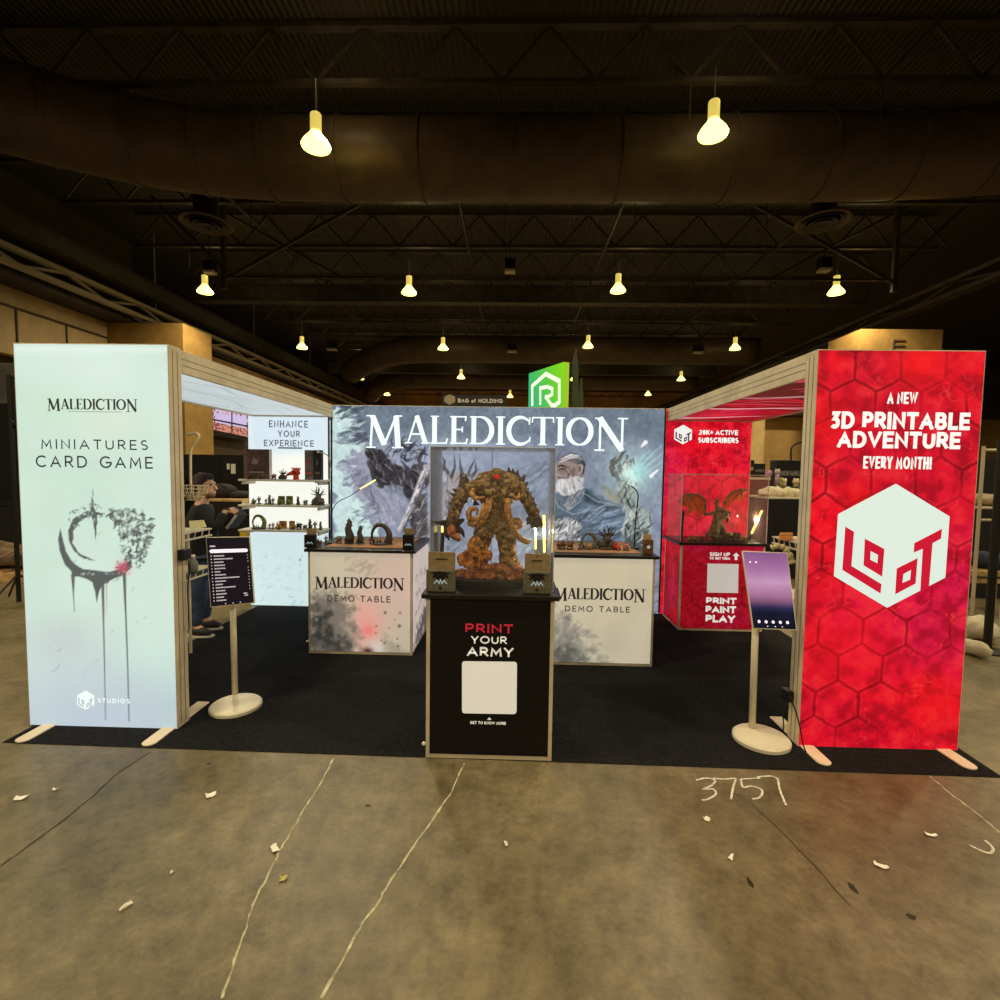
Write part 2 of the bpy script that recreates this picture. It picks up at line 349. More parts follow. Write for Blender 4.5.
def hexprint(cv, size=.27, ox=0, oy=0, seed=0, dark=(120,5,20), base=(222,18,46), light=(255,70,60)):
    """cracked red hexagons"""
    gx, gy = np.meshgrid(cv.u+ox, cv.v+oy); R = size/math.sqrt(3)
    wx = (fbm(*gx.shape, 26, 3, seed+5)-.5)*.02; wy = (fbm(*gx.shape, 26, 3, seed+6)-.5)*.02; gx = gx+wx; gy = gy+wy
    q = (math.sqrt(3)/3*gx-gy/3)/R; r = 2/3*gy/R; x = q; z = r; y = -x-z; rx, ry, rz = np.round(x), np.round(y), np.round(z)
    dx, dy, dz = abs(rx-x), abs(ry-y), abs(rz-z); m1 = (dx > dy) & (dx > dz); rx = np.where(m1, -ry-rz, rx); m2 = ~m1 & (dy <= dz)
    rz = np.where(m2, -rx-ry, rz); cx = R*(math.sqrt(3)*rx+math.sqrt(3)/2*rz); cy = R*1.5*rz; lx = gx-cx; ly = gy-cy
    h = np.maximum(abs(lx), abs(lx*.5+ly*math.sqrt(3)/2)); h = np.maximum(h, abs(-lx*.5+ly*math.sqrt(3)/2)); e = size/2-h
    sl = (slice(None), slice(None)); cv.c[:] = base
    cv.mix(sl, np.clip((fbm(cv.ny, cv.nx, 3, 3, seed+1)-.5)*3, 0, .8), (250,14,34)); cv.mix(sl, np.clip((fbm(cv.ny, cv.nx, 3, 3, seed+2)-.52)*3, 0, .7), (214,22,86))
    ids = (np.sin(rx*12.9898+rz*78.233)*43758.5) % 1; cv.mix(sl, ids*.22, (170,8,34))
    g = fbm(cv.ny, cv.nx, 30, 4, seed+3); cv.mix(sl, np.clip((g-.5)*3.2, 0, .62), (150,8,28)); cv.mix(sl, np.clip((.47-g)*2.2, 0, .4), light)
    v = fbm(cv.ny, cv.nx, 12, 4, seed+4); cv.mix(sl, np.clip(1-abs(v-.5)/.011, 0, 1)*.7*(fbm(cv.ny, cv.nx, 5, 2, seed+8) > .44), light)
    fade = np.clip((fbm(cv.ny, cv.nx, 5, 3, seed+7)-.3)*3.2, .15, 1)
    cv.mix(sl, np.clip(1-e/.012, 0, 1)*.85*fade, dark); cv.mix(sl, np.clip(1-abs(e-.017)/.006, 0, 1)*.3*fade, light)
# ================================================================ the hall
def struct(mb, name, m, parent=None, **k): o = mb.build(name, m, parent, **k); o['kind'] = 'structure'; return o
M_steel = mat('dark_steel', (58,50,40), .55, noise=.25, nscale=3)
M_deck = mat('roof_deck', (64,54,42), .7)
M_beige = mat('beige_wall', (186,160,116), .8, noise=.06, nscale=2, bump=.1, bscale=6)
M_facade = mat('dark_facade', (70,58,40), .7, noise=.15, nscale=3)
M_white = mat('white_plastic', (225,220,205), .45)
M_black = mat('black_plastic', (18,17,17), .45)
# floor: worn concrete
m = mat('concrete', (120,112,90), .42, spec=.45, bump=.12, bscale=14)
nt = m.node_tree; b = nt.nodes['Principled BSDF']; tc = nt.nodes.new('ShaderNodeTexCoord')
n1 = nt.nodes.new('ShaderNodeTexNoise'); n1.inputs['Scale'].default_value = .55; n1.inputs['Detail'].default_value = 8; n1.inputs['Roughness'].default_value = .7
n2 = nt.nodes.new('ShaderNodeTexNoise'); n2.inputs['Scale'].default_value = 9; n2.inputs['Detail'].default_value = 9; n2.inputs['Roughness'].default_value = .8
n3 = nt.nodes.new('ShaderNodeTexVoronoi'); n3.feature = 'DISTANCE_TO_EDGE'; n3.inputs['Scale'].default_value = .55
for n in (n1, n2): nt.links.new(tc.outputs['Object'], n.inputs['Vector'])
wp = nt.nodes.new('ShaderNodeVectorMath'); wp.operation = 'ADD'; nt.links.new(tc.outputs['Object'], wp.inputs[0]); nt.links.new(n2.outputs['Color'], wp.inputs[1]); nt.links.new(wp.outputs[0], n3.inputs['Vector'])
r1 = nt.nodes.new('ShaderNodeValToRGB'); r1.color_ramp.elements[0].position = .36; r1.color_ramp.elements[1].position = .64
r1.color_ramp.elements[0].color = c4((100,88,62)); r1.color_ramp.elements[1].color = c4((144,130,98)); nt.links.new(n1.outputs['Fac'], r1.inputs['Fac'])
r2 = nt.nodes.new('ShaderNodeValToRGB'); r2.color_ramp.elements[0].position = .34; r2.color_ramp.elements[1].position = .68
r2.color_ramp.elements[0].color = (.5,.5,.5,1); r2.color_ramp.elements[1].color = (1.25,1.25,1.22,1); nt.links.new(n2.outputs['Fac'], r2.inputs['Fac'])
mx = nt.nodes.new('ShaderNodeMixRGB'); mx.blend_type = 'MULTIPLY'; mx.inputs[0].default_value = 1; nt.links.new(r1.outputs[0], mx.inputs[1]); nt.links.new(r2.outputs[0], mx.inputs[2])
r3 = nt.nodes.new('ShaderNodeValToRGB'); r3.color_ramp.elements[0].position = 0; r3.color_ramp.elements[1].position = .006
r3.color_ramp.elements[0].color = (.62,.6,.55,1); r3.color_ramp.elements[1].color = (1,1,1,1); nt.links.new(n3.outputs['Distance'], r3.inputs['Fac'])
mx2 = nt.nodes.new('ShaderNodeMixRGB'); mx2.blend_type = 'MULTIPLY'; mx2.inputs[0].default_value = 1; nt.links.new(mx.outputs[0], mx2.inputs[1]); nt.links.new(r3.outputs[0], mx2.inputs[2])
nt.links.new(mx2.outputs[0], b.inputs['Base Color'])
floor = struct(MB().box(-24, 44, -12, 64, -.1, 0), 'floor', m)
# marks on the floor: paint lines, saw joints, chalk
M_line = mat('line_paint', (184,176,142), .7, noise=.25, nscale=25)
def floor_line(pts, wd, name, m):
    P = [at_z(x, y, .0015) for x, y in pts]; P = smooth_path(P, 5)
    P = [(p.x+random.uniform(-.004, .004), p.y) for p in P]; mb = MB().polys2(ribbon(P, [wd*random.uniform(.6, 1.3) for _ in P]), (0,0,.0015), (1,0,0), (0,1,0)); return struct(mb, name, m, floor)
floor_line([(334,758),(318,788),(305,808),(291,832),(281,848),(270,872),(255,900),(248,923),(238,950),(222,998)], .009, 'painted_line', M_line)
floor_line([(464,763),(452,790),(436,815),(414,846),(392,878),(378,902),(363,923),(346,955),(322,998)], .010, 'painted_line', M_line)
M_joint = mat('joint', (60,54,40), .8)
floor_line([(150,752),(120,772),(90,798),(50,830),(20,852),(0,866),(-60,915)], .008, 'saw_joint', M_joint)
floor_line([(930,776),(950,793),(975,812),(1000,833),(1040,870)], .009, 'saw_joint', M_line)
floor_line([(748,800),(775,826),(805,856),(850,905)], .005, 'saw_joint', M_joint)
M_chalk = mat('chalk', (222,216,195), .9, noise=.2, nscale=60)
def chalk(strokes, name='chalk_number'):
    mb = MB()
    for st in strokes:
        P = [at_z(x, y, .002) for x, y in st]; P = smooth_path(P, 4); mb.polys2(ribbon([(p.x, p.y) for p in P], .011), (0,0,.002), (1,0,0), (0,1,0))
    return struct(mb, name, M_chalk, floor)
chalk([[(696,780),(706,778),(715,780),(712,785),(704,789),(713,789),(716,794),(708,799),(702,800)],
       [(713,778),(724,779),(736,778)], [(736,778),(733,788),(731,799)],
       [(760,778),(741,779)], [(741,779),(743,787),(752,786),(762,790),(760,797),(752,799)],
       [(757,777),(771,776),(778,779)], [(778,779),(780,790),(786,805)]])
chalk([[(970,845),(980,850),(990,853),(993,848),(985,840)]], 'chalk_scribble')

# ceiling deck with ribs running away from the viewer
nt = M_deck.node_tree; b = nt.nodes['Principled BSDF']; tc = nt.nodes.new('ShaderNodeTexCoord'); wv = nt.nodes.new('ShaderNodeTexWave'); wv.bands_direction = 'X'; wv.inputs['Scale'].default_value = 2.1
nt.links.new(tc.outputs['Object'], wv.inputs['Vector']); bp = nt.nodes.new('ShaderNodeBump'); bp.inputs['Distance'].default_value = .06; bp.inputs['Strength'].default_value = 1
nt.links.new(wv.outputs['Fac'], bp.inputs['Height']); nt.links.new(bp.outputs['Normal'], b.inputs['Normal'])
struct(MB().box(-24, 44, -12, 64, 11.3, 11.5), 'ceiling', M_deck)
# walls
WT = 7.4
wl = struct(MB().box(-16.6, -16.2, -12, 20, 5.25, WT), 'wall_left', M_beige)
struct(MB().box(-17.1, -16.6, -12, 22, 0, 11.3), 'trim_1', M_facade)          # dark wall set back below and above the panels
seam = MB(); 
for y in (5.2, 7.05, 8.9, 10.75, 12.6, 14.45, 16.3, 18.15): seam.box(-16.205, -16.17, y-.03, y+.03, 5.25, 6.75)
seam.box(-16.21, -16.16, -12, 20, 6.75, 6.83); struct(seam, 'panel_seam', mat('seam_brown', (70,55,38), .7), wl)
sq = MB()
for i, y in enumerate((6.1, 8, 9.85, 11.7, 13.5)):
    for k in range(3): sq.box(-16.195, -16.185, y-.35+.1*k, y+.3, 6.2-.16*k, 6.23-.16*k)
struct(sq, 'wall_lettering', mat('ink_brown', (120,95,66), .7), wl)
struct(MB().box(-16.6, -13.1, 20, 21.9, 0, WT), 'wall_pilaster', mat('ochre_wall', (170,134,72), .75, noise=.08, nscale=2))
struct(MB().box(-15.7, -15.2, 21.9, 62, 6.2, WT-.1), 'wall_left', mat('ochre_band', (150,112,66), .8, noise=.1, nscale=1.5))
struct(MB().box(-15.9, -15.5, 21.9, 62, 0, 6.2), 'wall_left', M_facade)
teeth = MB()
for k in range(11): teeth.box(-15.21, -15.16, 27+k*1.6, 27.9+k*1.6, 6.55, 6.95)
t = struct(teeth, 'trim_2', mat('louvre_dark', (30,24,16), .8))
struct(MB().box(-24, 44, 61.5, 62, 0, 11.3), 'wall_back', mat('far_wall', (196,144,84), .8, noise=.1, nscale=.5))
struct(MB().box(12.24, 44, 26, 26.5, 0, 4.6), 'wall_right', mat('beige_plaster', (214,176,110), .8, noise=.07, nscale=1.2, bump=.1, bscale=3))
struct(MB().box(12.0, 44, 25, 27, 4.6, 5.5), 'trim_3', M_facade)
struct(MB().box(12.1, 12.62, 25.3, 26, 0, 4.6), 'wall_pilaster', mat('pale_pilaster', (236,204,140), .8, noise=.05, nscale=2))
rp = struct(MB().box(13.5, 16.6, 20, 22, 0, 7.35), 'wall_pilaster', MATS['ochre_wall'])
struct(MB().box(14.75, 15.15, 19.97, 20, 6.5, 6.56).box(14.75, 15.15, 19.97, 20, 6.7, 6.76).box(14.75, 15.15, 19.97, 20, 6.9, 6.96).box(14.7, 14.78, 19.97, 20, 6.5, 6.96), 'wall_lettering', mat('ink_brown', (120,95,66)), rp)
struct(MB().box(42, 42.5, -12, 62, 0, 11.3), 'wall_right', M_facade)
struct(MB().box(-24, 44, -12.5, -12, 0, 11.3), 'wall_front', M_facade)

# bulkheads and longitudinal beams below the roof
def girder(x, z0, z1, y0, y1, label, step=2.2, m=M_steel, wd=.22):
    t = empty('truss_girder', (x, y0, z0), label, 'roof girder')
    MB().box(x-wd, x+wd, y0, y1, z1-.14, z1).build('top_chord', m, t); MB().box(x-wd, x+wd, y0, y1, z0, z0+.14).build('bottom_chord', m, t)
    mb = MB(); y = y0; k = 0
    while y < y1-.1:
        a, c = (z0+.1, z1-.1) if k % 2 == 0 else (z1-.1, z0+.1)
        mb.bar((x, y, a), (x, min(y+step, y1), c), .09); y += step; k += 1
    mb.build('web_bracing', m, t)
    for k in range(6): MB().bar((x, y0+1+k*8, z1-.05), (x, y0+1+k*8, 11.3), .03).build('hanger_rod', m, t)
    return t
M_gray = mat('grey_steel', (176,164,138), .5)
girder(-14.9, 7.6, 8.2, 12, 60, 'pale steel truss running into the distance along the left wall top', 1.6, M_gray, .12)
struct(MB().box(-17.1, -15.2, -12, 62, 7.42, 7.58), 'trim_4', M_steel)
o = MB().box(-15.1, -14.5, 12, 60, 8.5, 9.0).build('roof_beam', M_steel); tag(o, 'solid dark beam running into the distance above the left wall truss', 'roof beam')
MB().box(-15.2, -14.4, 12, 60, 9.0, 9.05).box(-15.2, -14.4, 12, 60, 8.45, 8.5).build('flange', M_steel, o)
girder(15.7, 8.1, 8.7, 12.5, 60, 'dark steel truss running into the distance on the right side', 2.0)
def braced_column(x, y, label, s=1):
    t = empty('braced_column', (x, y, 0), label, 'steel frame')
    MB().box(x-.07, x+.07, y-.07, y+.07, 7.9, 11.2).build('post', M_steel, t)
    MB().bar((x, y, 8.2), (x-s*5.4, y, 11.1), .1).build('brace', M_steel, t); MB().bar((x, y, 8.6), (x+s*2.5, y, 11.0), .1).build('brace', M_steel, t)
    MB().bar((x-s*5.6, y, 8.3), (x, y, 8.3), .07).build('tie', M_steel, t); MB().bar((x-s*4.2, y+.2, 8.3), (x+s*1.0, y+.2, 11.1), .07).build('brace', M_steel, t)
braced_column(12.9, 17.6, 'dark steel post with slanted braces, high at the right under the roof')
braced_column(-10.0, 17.6, 'dark steel post with slanted braces, high at the left under the big duct', -1)

# open web joists across the hall
ORD = ['first','second','third','fourth','fifth','sixth','seventh','eighth','ninth','tenth','eleventh','twelfth','thirteenth','fourteenth']
def joist(y, x0=-14.2, x1=15.4, zb=9.95, zt=11.2):
    t = empty('roof_joist', (0, y, zb)); MB().box(x0, x1, y-.07, y+.07, zb, zb+.1).build('bottom_chord', M_steel, t); MB().box(x0, x1, y-.09, y+.09, zt-.1, zt).build('top_chord', M_steel, t)
    mb = MB(); x = x0; k = 0
    while x < x1-.2:
        a, c = (zb+.08, zt-.08) if k % 2 == 0 else (zt-.08, zb+.08); mb.bar((x, y, a), (x+1.0, y, c), .06); x += 1.0; k += 1
    for i in range(7): mb.bar((x0+2+i*4, y, zb-.75), (x0+2+i*4, y, zb), .025)
    mb.build('web_bracing', M_steel, t); return t
j0 = joist(8.3); ys = [8.3, 11.2, 13.9, 16.0, 19.1, 22.3, 25.5, 28.7, 31.9, 35.1, 38.3, 44, 50, 56]
for i, y in enumerate(ys):
    j = j0 if i == 0 else copy_tree(j0); j.location.y = y
    tag(j, 'dark open-web steel roof joist crossing the hall, %s counted from the front' % ORD[i], 'roof joist', 'roof joists across the hall')
for y, lb in ((22.6, 'nearer'), (38.8, 'farther')):
    t = tag(MB().box(-14.2, 15.4, y-.15, y+.15, 9.1, 9.75).build('roof_beam', M_steel), 'deep dark solid beam crossing the hall under the joists, the %s one' % lb, 'roof beam')
    MB().box(-14.2, 15.4, y-.25, y+.25, 9.75, 9.8).box(-14.2, 15.4, y-.25, y+.25, 9.05, 9.1).build('flange', M_steel, t)
# sprinkler and conduit pipes
for x, z, lb in ((-8.6, 9.7, 'thin pipe running back under the joists at the left'), (-1.6, 9.8, 'thin pipe running back under the joists just left of the centre'), (3.4, 9.8, 'thin pipe running back under the joists just right of the centre'), (9.6, 9.75, 'thin pipe running back under the joists at the right')):
    tag(MB().tube([(x, 14, 9.89), (x, 29.5, 9.89)], .045, 8).build('ceiling_pipe', M_steel), lb, 'pipe')

# round ducts
M_duct = mat('duct_metal', (82,66,48), .5, metal=.2, noise=.12, nscale=1.5)
def duct(path, r, label, hoops):
    P = smooth_path(path, 8); t = empty('air_duct', P[0], label, 'duct'); MB().tube(P, r, 36).build('duct_body', M_duct, t, smooth=True)
    mb = MB()
    for k in range(0, len(P)-1, hoops):
        d = (P[k+1]-P[k]).normalized(); mb.tube([P[k]-d*.02, P[k]-d*.02+d*.001, P[k]+d*.05, P[k]+d*.051], [r, r+.035, r+.035, r], 36, cap=False)
    mb.build('seam_rings', M_duct, t, smooth=False)
    for k in range(6, len(P)-4, 16): MB().bar(P[k]+Vector((0,0,r-.02)), (P[k].x, P[k].y, 11.3), .03).build('hanger_rod', M_steel, t)
    return t
duct([(-19,3.5,9.2),(-15.5,6.3,9.15),(-12.5,8.9,9.1),(-9.8,10.9,9.05),(-7.2,12.0,9.05),(-4,12.3,9.05),(0,12.3,9.05),(5,12.3,9.05),(9,12.2,9.05),(12,11.8,9.05),(14.6,11.4,9.05)], .87, 'huge round brown duct crossing the hall overhead and bending at the left', 4)
duct([(-11.5,36,8.6),(-9.5,33.6,8.9),(-7,31.6,9.05),(-4,31.0,9.05),(4,31,9.05),(14.6,31,9.05)], .8, 'big round duct crossing the hall behind the third row of lamps', 4)
duct([(-13,46.5,8.6),(-11,42.8,8.9),(-8,41,9.0),(-4,40.8,9.0),(4,40.8,9.0),(14.6,40.8,9.0)], .75, 'far round duct crossing the hall near the back wall', 4)
# round diffusers hanging from the big duct
def diffuser(px, py, label):
    c = at_z(px, py, 8.25); t = empty('ceiling_diffuser', c, label, 'air diffuser')
    MB().lathe(c, [(.3,.75),(.3,.1),(.62,.06),(.66,0),(.6,-.02),(.55,.02)], 32).build('outer_cone', M_duct, t, smooth=True)
    for r, z in ((.46,-.03),(.33,-.05),(.2,-.07)): MB().lathe(c, [(r-.05,z+.06),(r,z+.02),(r+.02,z),(r-.02,z+.01),(r-.07,z+.05)], 32).build('ring', M_steel, t, smooth=True)
    MB().tube([c+Vector((0,0,.7)), c+Vector((0,-.1,1.0))], .3, 20).build('neck', M_duct, t)
diffuser(206, 224, 'round ringed air diffuser under the big duct at the left'); diffuser(823, 222, 'round ringed air diffuser under the big duct at the right')
# small emergency fixtures
def fixture(px, py, z, label, w=.36):
    c = at_z(px, py, z); t = empty('ceiling_fixture', c, label, 'ceiling fixture'); MB().box(c.x-w/2, c.x+w/2, c.y-.15, c.y+.15, c.z+.06, c.z+.42).build('housing', M_black, t, bevel=.02)
    MB().box(c.x-w/2, c.x+w/2, c.y-.16, c.y+.15, c.z-.02, c.z+.06).build('diffuser', mat('fixture_pale', (190,180,150), .5), t)
    MB().bar(c+Vector((0,0,.42)), (c.x, c.y, 9.95), .03).build('rod', M_steel, t)
fixture(210, 273, 8.6, 'small dark box fixture with pale underside above the left lamp of the second row')
fixture(510, 272, 8.6, 'small dark box fixture with pale underside hanging near the centre of the roof')
fixture(824, 271, 8.6, 'small dark box fixture with pale underside above the right lamp of the second row')
fixture(512, 352, 8.2, 'small dark fixture far back above the centre of the booth', .5); fixture(698, 353, 8.2, 'small dark fixture far back left of the fourth row right lamp', .5)
fixture(332, 350, 8.2, 'small dark fixture far back beside the left lamp of the third row', .5)

# ---------------------------------------------------------------- high bay lamps
M_lamp = mat('lamp_acrylic', (255,235,150), .3, emit=(255,238,120), es=3.6, sample=False)
M_lamp2 = mat('lamp_housing', (180,170,110), .4, emit=(225,200,95), es=.9, sample=False)
def lampthing():
    t = empty('high_bay_lamp', (0,0,0)); MB().lathe((0,0,0), [(.1,.62),(.11,.6),(.11,.28),(.06,.26)], 16).build('ballast_housing', M_lamp2, t, smooth=False)
    MB().lathe((0,0,0), [(.1,.27),(.15,.2),(.24,.09),(.29,0),(.28,-.03),(.1,-.05),(.02,-.055)], 24).build('reflector', M_lamp, t, smooth=True)
    MB().tube([(0,0,.62),(0,0,1.3)], .012, 6).build('hanging_rod', M_steel, t); return t
lamp0 = lampthing(); first = True
rows = [(10.4, [(316,146),(713,134)], 'front row'), (19.3, [(205,292),(409,293),(618,291),(836,293)], 'second row'), (28.0, [(302,348),(443,349),(588,347),(735,349)], 'third row'),
        (37.0, [(360,379),(461,378),(574,380),(681,380)], 'fourth row'), (46, [(387,395),(510,397),(648,395)], 'fifth row')]
sides = {2: ['left','right'], 4: ['leftmost','second from left','second from right','rightmost'], 3: ['left','middle','right']}
NL = 0
for Y, pts, rn in rows:
    for i, (px, py) in enumerate(pts):
        p = at_y(px, py, Y); o = lamp0 if first else copy_tree(lamp0); first = False; o.location = p
        tag(o, 'glowing bell-shaped high bay lamp hanging from the roof, %s of the %s' % (sides[len(pts)][i], rn), 'ceiling lamp', 'high bay lamps')
def hall_light(x, y, z, W=1000):
    l = bpy.data.lights.new('lamp_and_fill_light', 'SPOT'); l.energy = W; l.color = (1, .84, .54); l.spot_size = math.radians(166); l.spot_blend = .5; l.shadow_soft_size = .25
    o = bpy.data.objects.new('lamp_and_fill_light', l); COL.objects.link(o); o.location = (x, y, z)
LAMPW = 900
for Y in (-7.2, 1.6, 10.4, 19.3, 28, 37, 46, 55):  # two rows nearest the viewer and the last: added fill without fixtures
    for x in (-11.2, -3.4, 4.6, 12.8): hall_light(x, Y, 8.35, LAMPW)
# a little uplight through the acrylic shades
for Y in (10.4, 19.3, 28, 37):
    for x in ((-3.6, 4.6) if Y < 12 else (-11.2, -3.4, 4.6, 12.8)):
        l = bpy.data.lights.new('lamp_glow', 'POINT'); l.energy = 18; l.color = (1, .8, .42); l.shadow_soft_size = .3; o = bpy.data.objects.new('lamp_glow', l); COL.objects.link(o); o.location = (x, Y-.1, 9.6 if Y < 12 else 9.3)
# ================================================================ the booth
BF, BT, BB, HT = 3.123, .12, 6.05, 2.484     # front face, frame depth, back row face, height
PW = .995
M_alu = mat('aluminium', (214,200,172), .45, metal=.1, noise=.06, nscale=5)
M_alu2 = mat('aluminium_groove', (128,116,94), .5, metal=.2)
M_foot = mat('foot_plate', (232,214,184), .45)
M_dark = mat('dark_trim', (30,28,27), .5)
M_cable = mat('black_cable', (25,23,22), .6)
# carpet
c = [at_z(2,743), at_z(1003,778), at_z(938,737), at_z(262,604)]
YB = 6.7
cm = mat('black_carpet', (30,30,31), .95, noise=.35, nscale=60, bump=.5, bscale=180, spec=.1)
xl, xr = c[0].x, c[1].x
o = MB().poly([(xl, c[0].y, .002), (xr, c[1].y, .002), (3.2, YB, .002), (-2.98, YB, .002)], (0,0,.002)).build('carpet', cm); tag(o, 'black carpet lying under the whole booth on the concrete floor', 'carpet')

def lightbox(name, label, cat, x0, x1, Y, depth=BT):
    t = empty(name, ((x0+x1)/2, Y+depth/2, .0), label, cat)
    e = .018
    MB().box(x0, x1, Y, Y+depth, .0045, .0045+e).box(x0, x1, Y, Y+depth, HT-e, HT).box(x0, x0+e, Y, Y+depth, .0045+e, HT-e).box(x1-e, x1, Y, Y+depth, .0045+e, HT-e).build('frame', M_alu, t, bevel=.002)
    return t
def back_fabric(t, x0, x1, Y, col=(60,56,50)):
    MB().box(x0+.018, x1-.018, Y, Y+.006, .03, HT-.018).build('back_fabric', mat('rear_fabric_%d' % col[0], col, .8), t)
def grooves(t, x, Y, d, side):
    mb = MB()
    for k in (.3, .68): mb.box(x-.001 if side < 0 else x, x if side < 0 else x+.001, Y+d*k-.003, Y+d*k+.003, .03, HT-.03)
    mb.build('groove', M_alu2, t)
def foot(t, x, Y, d, px=None):
    mb = MB(); n = 8; w_ = .043; pts = [(x-w_, Y+d+.25), (x-w_, Y-.17)]+[(x+w_*math.cos(PI+PI*i/n), Y-.17+w_*math.sin(PI+PI*i/n)) for i in range(1, n)]+[(x+w_, Y-.17), (x+w_, Y+d+.25)]
    mb.poly([(a, b_, .0045) for a, b_ in pts], (0,0,.009)); mb.build('foot', M_foot, t, bevel=.002)
x3 = 2+PW
# --- left front light box
Lp = lightbox('banner_light_box', 'tall pale mint backlit banner tower with grey crescent emblem at front left', 'banner', -x3, -2, BF)
cv = vcanvas(-x3+.006, -2.006, .007, HT-.006, BF, .006, (204,228,216))
cv.noise(10, 3, 4, 1, (1,.6,.8)); cv.noise(6, 8, 4, 2)
cv.c += (np.clip(1-cv.v/.75, 0, 1)[:, None, None])*np.array([-14,-18,-2])
for p, r, cl, a in (((60,405),.22,(196,228,196),.5), ((110,420),.2,(222,228,205),.45), ((92,351),.5,(222,240,240),.4), ((150,650),.3,(206,234,222),.6), ((60,640),.25,(196,200,206),.5), ((100,712),.5,(190,198,220),.55)): cv.glow(p, r, cl, a, ry=r*.6)
Z8 = lambda L: [(40+x/4.17, 480+y/4.17) for x, y in L]
GR = (92,98,96)
cv.poly(Z8([(86,200),(76,250),(92,320),(126,375),(140,402),(175,402),(218,425),(228,455),(236,512),(250,455),(262,432),(282,432),(300,412),(350,398),(385,362),(375,338),(345,352),(322,380),(285,386),(235,377),(180,372),(140,348),(108,298),(94,240)]), GR, 1, .006, rag=.003)
cv.stroke(Z8([(84,225),(92,290),(118,345),(160,385),(225,400),(290,402),(345,378)]), [.012,.034,.05,.052,.06,.052,.034], GR, 1)
cv.poly(Z8([(262,150),(230,146),(190,158),(160,178),(140,215),(138,260),(158,300),(190,318),(232,338),(185,328),(145,300),(122,255),(120,205),(138,165),(175,140),(215,125),(262,138)]), GR, 1, .006, rag=.004, seed=4)
cv.poly(Z8([(245,150),(300,140),(330,165),(370,200),(340,190),(300,160)]), GR, .9, .006, rag=.02)
cv.poly(Z8([(220,38),(225,115),(240,150),(232,250),(222,170),(206,140),(215,112)]), GR, 1, .005, rag=.006)
cv.dabs(Z8([(120,130),(220,95),(262,110),(262,160),(140,200),(125,250),(118,190)]), 60, [(205,226,216),GR], .03, .01, 20, 90, .9, seed=5)
cv.dabs(Z8([(290,120),(400,120),(470,170),(470,240),(440,330),(420,370),(340,360),(330,300),(390,260),(340,240),(300,180)]), 190, [GR,(70,76,76),GR,(150,165,158)], .042, .017, 50, 70, .95, seed=6)
cv.dabs(Z8([(330,240),(400,250),(340,320)]), 10, [GR], .03, .01, 50, 60, .9)
cv.dabs(Z8([(160,400),(360,380),(350,395),(180,385)]), 22, [(205,226,216)], .02, .008, 0, 90, .8)
cv.dabs(Z8([(10,210),(530,60),(530,420),(430,470),(30,330)]), 10, [(150,168,160)], .05, .012, 50, 10, .7, seed=8)
cv.dabs(Z8([(0,560),(250,600),(420,560),(520,620),(200,860),(0,860)]), 12, [(160,178,172)], .04, .01, 40, 10, .7, seed=9)
cv.glow(Z8([(345,366)])[0], .035, (205,90,110), .95); cv.dabs(Z8([(318,340),(375,340),(375,392),(318,392)]), 22, [(215,60,90),(235,130,150),(150,50,70)], .02, .01, 30, 90, .7)
for q, wv_ in (([(138,398),(140,470),(144,550)], [.026,.008,.002]), ([(262,430),(266,600),(271,850),(274,1000)], [.02,.009,.006,.004]), ([(352,392),(358,560),(366,760),(372,1005)], [.022,.01,.008,.006])): cv.stroke(Z8(q), wv_, GR, .95)
cv.stroke(Z8([(277,425),(278,560)]), [.008,.003], (196,140,140), .8)
cv.stroke([(14,349),(169,350)], .03, (232,246,242), .5, .03)
PM_bright = print_mat('backlit_print', .92, .25)
cv.build('banner_print', PM_bright, Lp)
DK = flat('ink_dark', (52,54,52), .9); WHT = flat('ink_white', (236,250,248), .95)
ptext('title_lettering', 'MALEDICTION', 47.5, 137.5, 399, 409.5, BF, DK, Lp, serif=True, fat=1.15)
MB().box(at_y(68,410,BF).x, at_y(122,410,BF).x, BF-.002, BF-.0015, at_y(90,412,BF).z, at_y(90,411.3,BF).z).build('underline', flat('ink_pale', (150,165,158), .9), Lp)
ptext('slogan_lettering', 'MINIATURES', 41.5, 148, 439.5, 449.5, BF, DK, Lp, .135, .42); ptext('slogan_lettering', 'CARD GAME', 36, 153, 456, 468, BF, DK, Lp, .135, .36)
# --- the hexagonal logo, in units of the big one (pixel outline turned into panel units)
HEX = [(505,28),(918,280),(885,750),(437,982),(28,738),(60,262)]
CUT = [[(115,358),(182,398),(162,660),(393,800),(385,872),(92,690)], [(265,450),(415,530),(398,742),(255,655)], [(510,680),(670,600),(655,795),(498,878)],
       [(645,485),(858,375),(850,450),(785,485),(757,825),(690,862),(710,528),(640,557)]]
INN = [[(308,545),(365,575),(360,640),(305,612)], [(560,722),(618,690),(612,765),(552,790)]]
def logo(parent, cx, cy, r, Y, mw, mr, off=.002, name='logo'):
    """r: half height in pixels around (cx, cy)"""
    T = lambda L: [(cx+((x-473)+(y-505)*.045)/477*r, cy+((y-505))/477*r) for x, y in L]
    a = ppoly(MB(), T(HEX), Y, off).build(name, mw, parent); q = MB()
    for c_ in CUT: ppoly(q, T(c_), Y, off+.0015)
    q.build('logo_letters', mr, a); q = MB()
    for c_ in INN: ppoly(q, T(c_), Y, off+.003)
    q.build('logo_letter_centres', mw, a)
logo(Lp, 86, 700, 9.5, BF, WHT, flat('ink_greyblue', (176,190,200), .9))
ptext('logo_lettering', 'STUDIOS', 98, 130, 698.5, 703, BF, WHT, Lp, .2, .4)
grooves(Lp, -2, BF, BT, 1); foot(Lp, -2.86, BF, BT); foot(Lp, -2.06, BF, BT); back_fabric(Lp, -x3, -2, BF+BT-.006)
